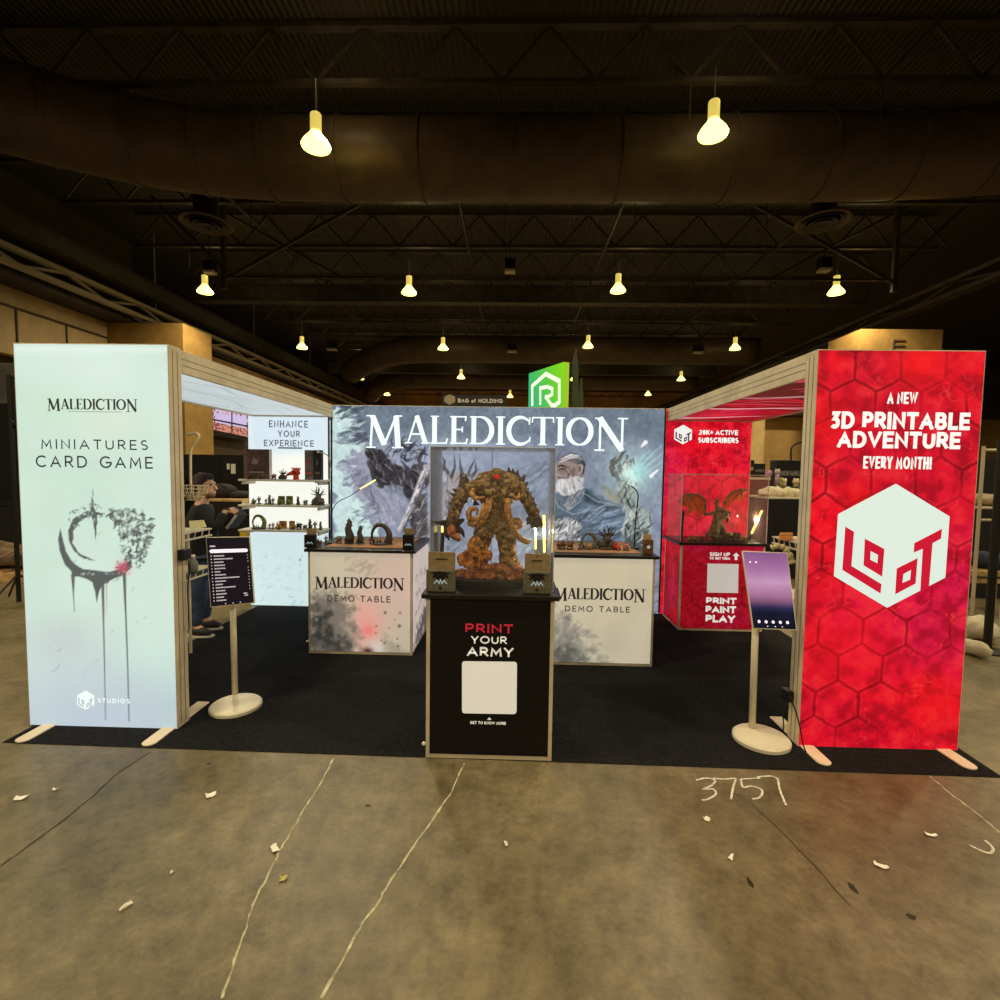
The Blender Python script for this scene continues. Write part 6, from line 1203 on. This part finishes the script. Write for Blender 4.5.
def person_far(px, ytop, Y, label, col, d=0):
    """small standing figure with head, hair, jacket and trousers"""
    c = at_y(px, ytop, Y); h = c.z; t = empty('person', (c.x, Y, 0), label, 'person'); k = h/1.75; V_ = lambda x, z, y=0: Vector((c.x+x*k, Y+y*k, z*k))
    N2 = {'pelvis': (V_(0,.95), .12*k), 'chest': (V_(0,1.3), .15*k), 'neck': (V_(0,1.48), .06*k), 'head': (V_(.01,1.6), .095*k), 'top': (V_(0,1.68), .07*k)}; E2 = [('pelvis','chest'),('chest','neck'),('neck','head'),('head','top')]
    for s_ in (-1, 1): n_ = str(s_); N2['s'+n_] = (V_(.19*s_,1.4), .065*k); N2['e'+n_] = (V_(.24*s_,1.12), .05*k); N2['w'+n_] = (V_(.2*s_,.9,-.1), .035*k); N2['h'+n_] = (V_(.2*s_,.82,-.12), .035*k); N2['p'+n_] = (V_(.1*s_,.88), .09*k); N2['k'+n_] = (V_(.11*s_,.48), .065*k); N2['a'+n_] = (V_(.11*s_,.09), .045*k); N2['t'+n_] = (V_(.12*s_,.05,-.14), .04*k); E2 += [('chest','s'+n_),('s'+n_,'e'+n_),('e'+n_,'w'+n_),('w'+n_,'h'+n_),('pelvis','p'+n_),('p'+n_,'k'+n_),('k'+n_,'a'+n_),('a'+n_,'t'+n_)]
    skin('body', N2, E2, M_skin, t); J2 = {k_: (N2[k_][0], N2[k_][1]*1.25) for k_ in ('chest','pelvis','s-1','e-1','w-1','s1','e1','w1')}; skin('jacket', J2, [('chest','pelvis'),('chest','s-1'),('s-1','e-1'),('e-1','w-1'),('chest','s1'),('s1','e1'),('e1','w1')], mat('jacket_%d' % col[0], col, .9), t)
    J3 = {k_: (N2[k_][0], N2[k_][1]*1.2) for k_ in ('pelvis','p-1','k-1','a-1','p1','k1','a1')}; skin('trousers', J3, [('pelvis','p-1'),('p-1','k-1'),('k-1','a-1'),('pelvis','p1'),('p1','k1'),('k1','a1')], mat('trousers_dark', (36,34,36), .9), t); MB().ball(V_(0,1.67,.02), (.1*k,.1*k,.09*k), 12, 8, .04).build('hair', M_hair, t, smooth=True)
# video wall on the facade
def onx(px, py, X): return at_x(px, py, X)
X_ = -15.1; q4 = [onx(212,407.5,X_), onx(247.5,414,X_), onx(247.5,437,X_), onx(212,429.5,X_)]
t = empty('video_wall', q4[3], 'lit lavender video wall of four screens on the dark facade at the left', 'screen'); TL, TR, BR, BL = q4
MB().slab([BL+Vector((0,-.3,-.25)), BR+Vector((0,.3,-.25)), TR+Vector((0,.3,.2)), TL+Vector((0,-.3,.2))], (-.1,0,0)).build('frame', M_black, t)
def vf(u, v, d=.02): p = TL*(1-u)*(1-v)+TR*u*(1-v)+BL*(1-u)*v+BR*u*v; return p+Vector((d,0,0))
ms = [mat('video_lavender', (170,160,205), .5, emit=(186,174,224), es=.75, sample=False), mat('video_peach', (190,130,120), .5, emit=(180,126,118), es=.62, sample=False), mat('video_wine', (110,60,70), .5, emit=(120,66,76), es=.6, sample=False)]
q = [MB(), MB(), MB()]; r = random.Random(3)
for i in range(28):
    for j in range(14):
        if i in (14,) or j == 7: continue
        k = 0 if j < 9 and not (j < 3 and r.random() < .3) else (1 if r.random() < .68 else 2)
        if i in (0,1,27) and r.random() < .5: k = 2
        a0, b0 = i/28, j/14; q[k].add([vf(a0,b0+1/14), vf(a0+1/28,b0+1/14), vf(a0+1/28,b0), vf(a0,b0)], [(0,1,2,3)])
for k in range(3): q[k].build('picture', ms[k], t)
o = struct(MB().box(-15.5, -15.4, 23.4, 60, 4.4, 4.55).box(-15.5, -15.4, 23.4, 60, 3.9, 3.97), 'trim_5', mat('facade_line', (110,92,64), .7))
# far pale poster stands in the dark opening
for px, py, w_, lb in ((233,468,2.2,'small white lit sheet hanging in the dark opening behind the person'), (228,466,1.3,'tiny white lit sheet beside the larger one in the dark opening')):
    c = at_y(px, py, 13.27); o = MB().box(c.x-w_*.026, c.x+w_*.026, 13.27, 13.29, c.z-.07*w_, c.z+.05*w_).build('hanging_sheet', mat('sheet_white', (220,220,208), .7)); tag(o, lb, 'sheet')
c = at_y(231,468,13.3); o = MB().box(c.x-1.6, c.x+.9, 13.3, 13.34, .0, c.z+.35).build('black_backdrop_panel', M_cloth); tag(o, 'tall black drape panel standing far behind the person', 'drape')

# ---- far left edge clutter
YF = 7.0; a = at_z(-40,596); 
def pallet(x0, x1, y0, y1, label):
    t = empty('wooden_pallet', ((x0+x1)/2, (y0+y1)/2, 0), label, 'pallet'); n = 7
    for k in range(n): x = x0+(x1-x0)*k/n; MB().box(x, x+(x1-x0)/n*.75, y0, y1, .1, .122).build('deck_board', M_wood, t)
    for k in range(3): y = y0+(y1-y0-.1)*k/2; MB().box(x0, x1, y, y+.1, .022, .1).build('runner', M_wood, t); MB().box(x0, x1, y, y+.1, 0, .022).build('bottom_board', M_wood, t)
    return t
pallet(-8.6, -6.2, 7.0, 8.0, 'wooden pallet on the concrete at the far left edge')
o = MB(); 
for k in range(3): o.tube(smooth_path([(-8.4,7.3+.25*k,.26+.05*k), (-7.6,7.25+.25*k,.3), (-6.5,7.35+.25*k,.27)], 4), [.13+.02*math.sin(i) for i in range(9)], 12)
tag(o.build('carpet_roll_bundle', mat('bundle_brown', (104,88,68), .9, noise=.3, nscale=6), None, smooth=True), 'bundle of grey-brown rolled padding on the pallet at the far left', 'bundle')
c = at_y(8,560,6.9); o = MB().slab([(c.x-.22,6.95,.35),(c.x+.18,6.95,.52),(c.x+.2,7.15,.56),(c.x-.2,7.15,.39)], (0,0,.01)).build('poster_sheet', mat('sheet_printed', (216,206,196), .7, noise=1, col2=(170,60,40), nscale=5)); tag(o, 'white and red printed sheet lying on the bundle at the far left', 'paper')
drape_table(-12.5, -7.2, 9.0, 9.9, .95, 'black draped table at the far left edge behind the pallet', M_black); 
o = MB().box(-13.5, -7.3, 10.5, 10.6, 0, 3.0).build('black_backdrop_panel', M_cloth); tag(o, 'wide black drape panel standing at the far left edge', 'drape')
t = tag(MB().box(-13.5, -8, 11.5, 11.6, 3.0, 4.05).build('grey_screen_panel', mat('panel_greyblue', (120,118,108), .7, noise=.2, nscale=1)), 'grey partition panel above the black drape at the far left', 'panel'); MB().box(-13.5, -8, 11.45, 11.5, 3.0, 3.1).build('rail', M_rack, t); MB().box(-8.3, -8.2, 11.5, 11.6, 0, 3.0).box(-13.4, -13.3, 11.5, 11.6, 0, 3.0).build('leg', M_steel, t)
Yp = 6; t = empty('light_stand', (at_y(10,430,Yp).x, Yp, 0), 'black equipment stand with a tall frame at the far left edge', 'stand'); a = at_y(9,375,Yp); MB().tube([(a.x,Yp,0),(a.x,Yp,a.z)], .025, 10).build('pole', M_black, t); b_ = at_y(14,378,Yp); MB().bar((a.x,Yp,a.z),(b_.x,Yp,b_.z),.03).bar((b_.x,Yp,b_.z),(b_.x,Yp,at_y(15,428,Yp).z),.03).bar((b_.x,Yp,at_y(15,428,Yp).z),(a.x,Yp,at_y(9,420,Yp).z),.03).build('frame', M_black, t)
for k in range(3): MB().tube([(a.x,Yp,.35),(a.x+.4*math.cos(2.1*k+.5),Yp+.4*math.sin(2.1*k+.5),.012)], .012, 8).build('leg', M_black, t)

# ================================================================ right side beyond the booth
RRx0 = at_y(772,536,4.6).x
rack(RRx0, 3.0, 4.0, 4.6, (at_y(772,536,4.6).z, at_y(776,556,4.6).z-.3), 'pale wire tray rack behind the red banner tower', 1)
c = at_y(787,532,4.35); zt = at_y(772,536,4.6).z; o = MB().slab([at_y(780,536,4.3), at_y(793,536,4.3), at_y(793,528.5,4.38), at_y(781.5,528.5,4.38)], (0,.02,0)); t = o.build('cardboard_box', mat('orange_card', (214,140,66), .7), None); t.location.z = zt-at_y(780,536,4.3).z+.002; tag(t, 'orange-brown cardboard box on the tray of the right rack', 'box')
MB().slab([at_y(780,536,4.28), at_y(793,536,4.28), at_y(793,534.5,4.28), at_y(780,534.5,4.28)], (0,.015,0)).build('flap', M_wood, t)
o = MB().tube(smooth_path([at_y(771,548,4.0), at_y(778,546,3.98), at_y(784,548,3.97), at_y(789,554,3.96), at_y(793,563,3.96)], 5), [.022+.006*math.sin(i*1.7) for i in range(21)], 8).build('rolled_bag', mat('bag_cream', (226,210,160), .6, bump=.4, bscale=20), smooth=True); tag(o, 'crumpled cream plastic strip hanging off the right rack', 'plastic bag')
# orange jack with black handle
t = empty('pallet_jack', (at_z(786,524).x, at_z(786,524).y, 0), 'orange machine on wheels with a tall black bent handle, seen through the right opening', 'pallet jack'); JY = at_z(786,530).y; M_or = mat('orange_paint', (226,74,22), .35)
a = at_y(771,504,JY); b_ = at_y(799,520,JY); MB().box(a.x, b_.x+.1, JY, JY+.5, b_.z, a.z).build('body', M_or, t, bevel=.03); MB().box(a.x+.1, b_.x+.1, JY+.02, JY+.5, .09, b_.z).build('chassis', M_black, t)
MB().box(at_y(786.5,507,JY).x, at_y(790,514,JY).x, JY-.006, JY, at_y(787,517,JY).z, at_y(787,507,JY).z).build('pale_stripe', mat('stripe_pale', (240,200,180), .5), t)
for x in (a.x+.2, b_.x-.1): MB().tube([(x,JY+.02,.1),(x,JY+.1,.1)], .1, 18).build('wheel', M_black, t, smooth=True)
MB().tube(smooth_path([at_y(790.5,508,JY-.05), at_y(791,480,JY-.05), at_y(791,452,JY-.05), at_y(793,446,JY-.05), at_y(797,443.5,JY-.05), at_y(802,442,JY-.05)], 5), .028, 10).build('handle', mat('handle_dark', (44,26,28), .4), t, smooth=True)
MB().box(at_y(790,498,JY).x-.05, at_y(790,498,JY).x+.07, JY-.1, JY+.02, a.z, a.z+.5).build('mast', M_black, t, bevel=.01)
# draped tables with merchandise
YT = 9.4
t1 = drape_table(at_y(747,470,YT).x, at_y(771,470,YT).x, YT, YT+.8, at_y(760,478,YT).z, 'table with a dark red printed cloth behind the dragon case', M_rack, mat('red_patterned_cloth', (104,28,26), .9, noise=1, col2=(60,20,18), nscale=6))
YU = 10.8
t2 = drape_table(at_y(770,490,YU).x, at_y(812,490,YU).x, YU, YU+.8, at_y(790,487,YU).z, 'black draped table loaded with goods, seen through the right opening', M_black)
def boxthing(x0, x1, y0, y1, Y, d, name, m, label, cat='crate', trim=None):
    a = at_y(x0,y0,Y); b_ = at_y(x1,y1,Y); t = empty(name, ((a.x+b_.x)/2, Y+d/2, b_.z), label, cat); MB().box(a.x, b_.x, Y, Y+d, b_.z, a.z).build('body', m, t, bevel=.01)
    if trim: MB().box(a.x+.02, b_.x-.02, Y-.004, Y, b_.z+(a.z-b_.z)*.4, b_.z+(a.z-b_.z)*.6).build('label_band', trim, t)
    return t
boxthing(745, 754, 460, 477, YT+.3, .3, 'equipment_case', M_black, 'tall black case at the left of the red cloth table', 'case', mat('band_gold', (150,130,90), .5)); boxthing(754.5, 765, 463.5, 477.5, YT+.3, .3, 'equipment_case', M_black, 'lower black case beside the tall one on the red cloth table', 'case', mat('band_grey', (90,88,84), .5))
boxthing(777, 800, 460, 486.5, YU+.4, .3, 'monitor_case', M_black, 'wide black case on the black draped table', 'case', mat('band_speckle', (80,76,74), .5, noise=.8, nscale=30))
for px, py, r_, cl, lb in ((768.5,474,.075,(176,124,150),'pink plush ball toy on the goods table'),(777.5,472,.06,(186,160,170),'pale pink plush ball toy on the goods table'),(781,479.5,.04,(196,176,90),'yellow ball on the goods table'),(784.5,481,.05,(222,206,170),'cream ball on the goods table'),(796,482,.07,(204,180,140),'tan round bundle on the goods table')):
    Yk = YU+.15; p = at_y(px, py, Yk); zt = at_y(790,487,YU).z; t = empty('plush_toy', (p.x, Yk, zt), lb, 'toy'); k = p.z-zt; m_ = mat('plush_%d_%d' % (cl[0], cl[2]), cl, .9, bump=.5, bscale=20); MB().ball(p, r_, 14, 10, .05).build('head', m_, t, smooth=True); MB().tube([(p.x,Yk,zt+.001),(p.x,Yk,p.z)], [r_*.9,r_*.6], 12).build('body', m_, t, smooth=True)
    for sx in (-1, 1): MB().ball(p+Vector((sx*r_*.6,0,r_*.85)), r_*.35, 8, 6).build('ear', m_, t, smooth=True)
YV = 8.3; zq = at_y(780,495,YV).z; drape_table(at_y(767,493,YV).x, at_y(806,493,YV).x, YV, YV+.6, at_y(780,497,YV).z, 'low pale table covered in cream wrapping, behind the orange machine', M_rack, M_cloth)
zq = at_y(780,497,YV).z
o = MB()
for k in range(11): o.ball((at_y(770+3.2*k,495,YV).x, YV+.2+.1*(k % 2), zq+.05), (.1,.12,.055+.03*(k % 3)), 9, 7, .2)
tag(o.build('wrapping_heap', mat('wrap_cream', (206,192,158), .7, bump=.5, bscale=10), smooth=True), 'heap of cream plastic wrapping on the low table behind the orange machine', 'wrapping')
# rack and bags at the far right edge
YR = 5.6
def XR(px, Y=YR): return at_y(px, 500, Y).x
t = empty('pipe_rack', (XR(985), YR+.3, 0), 'grey tube rack standing at the far right edge beyond the red tower', 'rack')
for x, y in ((XR(980),YR),(XR(1010),YR),(XR(980),YR+.6),(XR(1010),YR+.6)): MB().tube([(x,y,0),(x,y,at_y(985,446,YR).z)], .018, 10).build('upright', M_gray, t)
for py in (450,508,520): z = at_y(985,py,YR).z; MB().tube([(XR(980),YR,z),(XR(1010),YR,z)], .015, 8).build('rail', M_gray, t); MB().tube([(XR(980),YR+.6,z),(XR(1010),YR+.6,z)], .015, 8).build('rail', M_gray, t)
z = at_y(985,508,YR).z; MB().box(XR(980), XR(1010), YR+.01, YR+.6, z-.01, z).build('shelf_board', M_wood, t)
zz2 = at_y(985,598,YR).z
o = MB().box(XR(972,7.2), XR(1100,7.2), 7.2, 7.25, 0, at_y(990,458,7.2).z).build('black_backdrop_panel', M_cloth); tag(o, 'black drape panel behind the tube rack at the far right', 'drape')
def heap(px, py0, Y, rx, rz, nm, m, label, cat, z0=None):
    p = at_y(px, py0, Y); z0 = p.z if z0 is None else z0; q = MB()
    for k in range(7): q.ball((p.x+random.uniform(-.6,.6)*rx, Y+random.uniform(-.1,.1), z0+rz*.55), (rx*.55,.12,rz*random.uniform(.4,.55)), 10, 7, .15)
    o = q.build(nm, m, None); voxel(o, .02, .0); tag(o, label, cat)
heap(993, 506, YR+.3, .2, .14, 'cloth_bundle', mat('bundle_pale', (150,136,106), .8), 'pale cloth bundle on the shelf of the tube rack', 'bundle', z+.001)
o = boxthing(970, 1004, 571, 584, 6.35, .5, 'low_crate', mat('crate_wood', (150,126,76), .7, noise=.2, nscale=8), 'low wooden crate at the foot of the tube rack', 'crate', mat('band_dark', (60,50,34), .7)); o2 = at_y(980,584,6.35)
lg = MB()
for x in (XR(971,6.35), XR(1001,6.35)):
    for y in (6.37, 6.78): MB().box(x, x+.05, y, y+.05, 0, o2.z).build('leg', M_wood, o)
heap(985, 571, 6.6, .2, .2, 'denim_bundle', mat('denim_dark', (44,50,66), .9), 'dark blue folded fabric heap on the crate at the far right', 'fabric', at_y(985,571,6.35).z+.001)
heap(984, 606, 5.3, .16, .24, 'white_bag', mat('bag_white', (196,186,156), .6), 'white plastic bag slumped on the floor at the far right', 'plastic bag', .001)
heap(973, 616, 4.9, .08, .14, 'white_bag', MATS['bag_white'], 'small cream plastic bag on the floor hugging the red tower edge', 'plastic bag', .001)
o = MB().tube([(XR(998,5.0),5.0,.0),(XR(998,5.0),5.0,at_y(998,440,5.0).z)], .035, 12).build('black_post', M_black); tag(o, 'black vertical post at the very right edge', 'post'); MB().lathe((XR(998,5.0),5.0,0), [(.16,0),(.16,.012),(.04,.02)], 20).build('foot', M_black, o)

# ================================================================ signs behind the rear wall
YS1 = 12.0
zb1 = 0; a = at_y(528.5,374,YS1); b_ = at_y(563,366.5,YS1-.6)
A0 = Vector((a.x, YS1, 0)); B0 = Vector((b_.x, YS1-.9, 0)); A0 = Vector((at_y(528.5,400,YS1).x, YS1, 0)); B0 = Vector((at_y(563,400,YS1-1.3).x, YS1-1.3, 0)); d_ = (B0-A0); Ln = d_.length; d_.normalize(); nrm = Vector((d_.y, -d_.x, 0))
ztp = at_y(528.5,373.5,YS1).z
t = empty('sign_tower', (A0+B0)/2, 'bright green square sign with a white house outline and letter, behind the grey backdrop', 'sign')
MB().poly([A0+nrm*0-nrm*.01, B0-nrm*.01, B0-nrm*.14, A0-nrm*.14], (0,0,ztp)).build('tower_body', mat('lime_side', (150,200,40), .5, emit=(150,206,40), es=.45), t)
cv = Canvas(A0+Vector((0,0,1.2)), d_, (0,0,1), Ln, ztp-1.2, .03, (70,200,60)); uu = (cv.u/Ln)[None, :]*np.ones((cv.ny, 1)); vv = ((cv.v)/(ztp-1.2))[:, None]*np.ones((1, cv.nx)); g_ = np.clip(uu*.8+(vv-.6)*.6, 0, 1)[..., None]
cv.c = (1-g_)*np.array((30,172,140))+g_*np.array((128,214,20)); cv.build('sign_print', print_mat('backlit_green_print', .9, .25), t, off=.002)
def sg(pxpts):
    out = []
    for x, y in pxpts:
        r = ray(x, y); tt = (A0-CP).dot(nrm)/r.dot(nrm); p = CP+r*tt-A0; out.append((p.dot(d_), p.z))
    return out
MB().polys2(ribbon(sg([(532.5,406),(532.5,386),(546,374),(559.5,381),(559.5,402),(555,405.5),(551,405.5)]), .1)+ribbon(sg([(540.5,405),(540.5,388),(548,386.8),(552.5,389),(552.5,394),(548,397),(545,397)]), .085)+ribbon(sg([(546,397),(552,405.5)]), .085), A0+nrm*.006, d_, (0,0,1)).build('house_logo', flat('ink_sign_white', (236,250,226), .95), t)
t = empty('hanging_header', at_y(475,401,15), 'long black header sign with white lettering and a hexagon die mark, behind the backdrop', 'sign'); a = at_y(442,394.5,15); b_ = at_y(506,408,15); MB().box(a.x, b_.x, 15, 15.1, b_.z-.3, a.z).build('header_board', mat('board_black', (30,24,22), .6), t)
for x in (a.x+.05, b_.x-.15): MB().box(x, x+.08, 15.01, 15.09, 0, b_.z-.3).build('post', M_steel, t)
IWp = mat('ink_white_board', (190,180,165), .6, emit=(190,180,165), es=.3, sample=False); h1 = [(449.5,394.3),(455,396.8),(455.3,402),(449.8,404.8),(444.3,402),(444.2,397)]
ppoly(MB(), h1, 15, .003).build('hexagon_mark', mat('ink_die', (150,138,112), .6), t)
a = at_y(458,398.5,15); b_ = at_y(502.5,403,15); W_ = b_.x-a.x; H_ = a.z-b_.z
for s_, u0, u1, hh in (('BAG', 0, .24, 1), ('of', .3, .4, 1), ('HOLDING', .46, 1, 1)): MB().polys2([[(x+(u0+u1)/2*W_, y) for x, y in p] for p in text_polys(s_, (u1-u0)*W_, H_*hh, .2, .18)], (a.x, 14.996, b_.z), (1,0,0), (0,0,1)).build('board_lettering', IWp, t)
for px, yt_, w_, lb, Y in ((575.5,350,6,'tall dark green feather flag beside the green sign',12.5),(581,378,5,'shorter dark green feather flag beside the taller one',13.3)):
    q = MB(); P = [at_y(px-w_/2,408,Y), at_y(px+w_/2,408,Y), at_y(px+w_/2,yt_+20,Y), at_y(px+w_/2-1,yt_+8,Y), at_y(px+1,yt_,Y), at_y(px-w_/2+1,yt_+12,Y)]; b0 = P[0].z; t = empty('feather_flag', (P[0].x, Y, 0), lb, 'flag'); P[0].z = P[1].z = .4
    q.poly(P, (0,.01,0)).build('flag_cloth', mat('flag_green', (52,66,44), .8), t); MB().tube([(P[0].x,Y,0),(P[0].x,Y,.6),(P[5].x-.01,Y,P[5].z),(P[4].x,Y,P[4].z)], .015, 8).build('flag_pole', M_steel, t); MB().lathe((P[0].x,Y,0), [(.25,0),(.25,.02),(.03,.03)], 18).build('flag_base', M_steel, t)

# ================================================================ scraps on the floor
M_scrap = mat('scrap_paper', (248,242,226), .8); M_scrapy = mat('scrap_yellow', (196,190,110), .8)
def scrap(px, py, w_, h_, rz, label, m=M_scrap, curl=.006):
    w_ *= .8; h_ *= .85; c = at_z(px, py, 0); q = MB(); n = 4; vs_ = []
    for i in range(n+1):
        for j in range(3): u = (i/n-.5)*w_; v = (j/2-.5)*h_; x = u*math.cos(rz)-v*math.sin(rz); y = u*math.sin(rz)+v*math.cos(rz); vs_.append((c.x+x+random.uniform(-.003,.003), c.y+y+random.uniform(-.003,.003), .003+curl*abs(math.sin(i*1.9+j))+(curl if i in (0, n) else 0)))
    fs = [(i*3+j, (i+1)*3+j, (i+1)*3+j+1, i*3+j+1) for i in range(n) for j in range(2)]; q.add(vs_, fs); o = q.build('paper_scrap', m); s_ = o.modifiers.new('thick','SOLIDIFY'); s_.thickness = .0015; tag(o, label, 'paper scrap', 'scraps on the concrete')
for a_ in ((21,799,.07,.035,.3,'small white paper scrap nearest the left edge of the picture'),(55,790.5,.025,.015,0,'tiny white fleck right of the leftmost scrap'),(211,796,.06,.04,.6,'white crumpled scrap below the left tablet stand'),(275,850,.06,.03,-.8,'white scrap lying on the left painted line'),(283,880,.035,.03,.3,'yellowish scrap just below the one on the left painted line',M_scrapy),(126,908,.015,.05,-.5,'thin white sliver near the lower left corner'),(706,820,.035,.035,.2,'small crumpled white scrap below the chalk number'),
           (731,859,.05,.02,.9,'white twisted scrap, second below the chalk number'),(881,867,.06,.025,-.5,'white strip right of centre on the bare concrete'),(931,836,.06,.022,-.2,'thin white curved scrap near the right tower'),(506,845,.012,.03,.2,'tiny white fleck below the front counter'),(172,912-38,.012,.012,0,'tiny pale speck between the left scraps')): scrap(*a_)
M_stain = mat('dark_stain', (50,42,30), .7)
for px, py, w_, h_, lb in ((209,764,.03,.02,''),(368,806,.035,.02,''),(853,888,.03,.06,''),(750,883,.02,.08,''),(911,917,.04,.03,'')):
    c = at_z(px, py, 0); n = 12; struct(MB().poly([(c.x+w_*.5*math.cos(2*PI*i/n)*random.uniform(.6,1.2), c.y+h_*.5*math.sin(2*PI*i/n)*random.uniform(.6,1.2), .0012) for i in range(n)]), 'floor_stain', M_stain, floor)
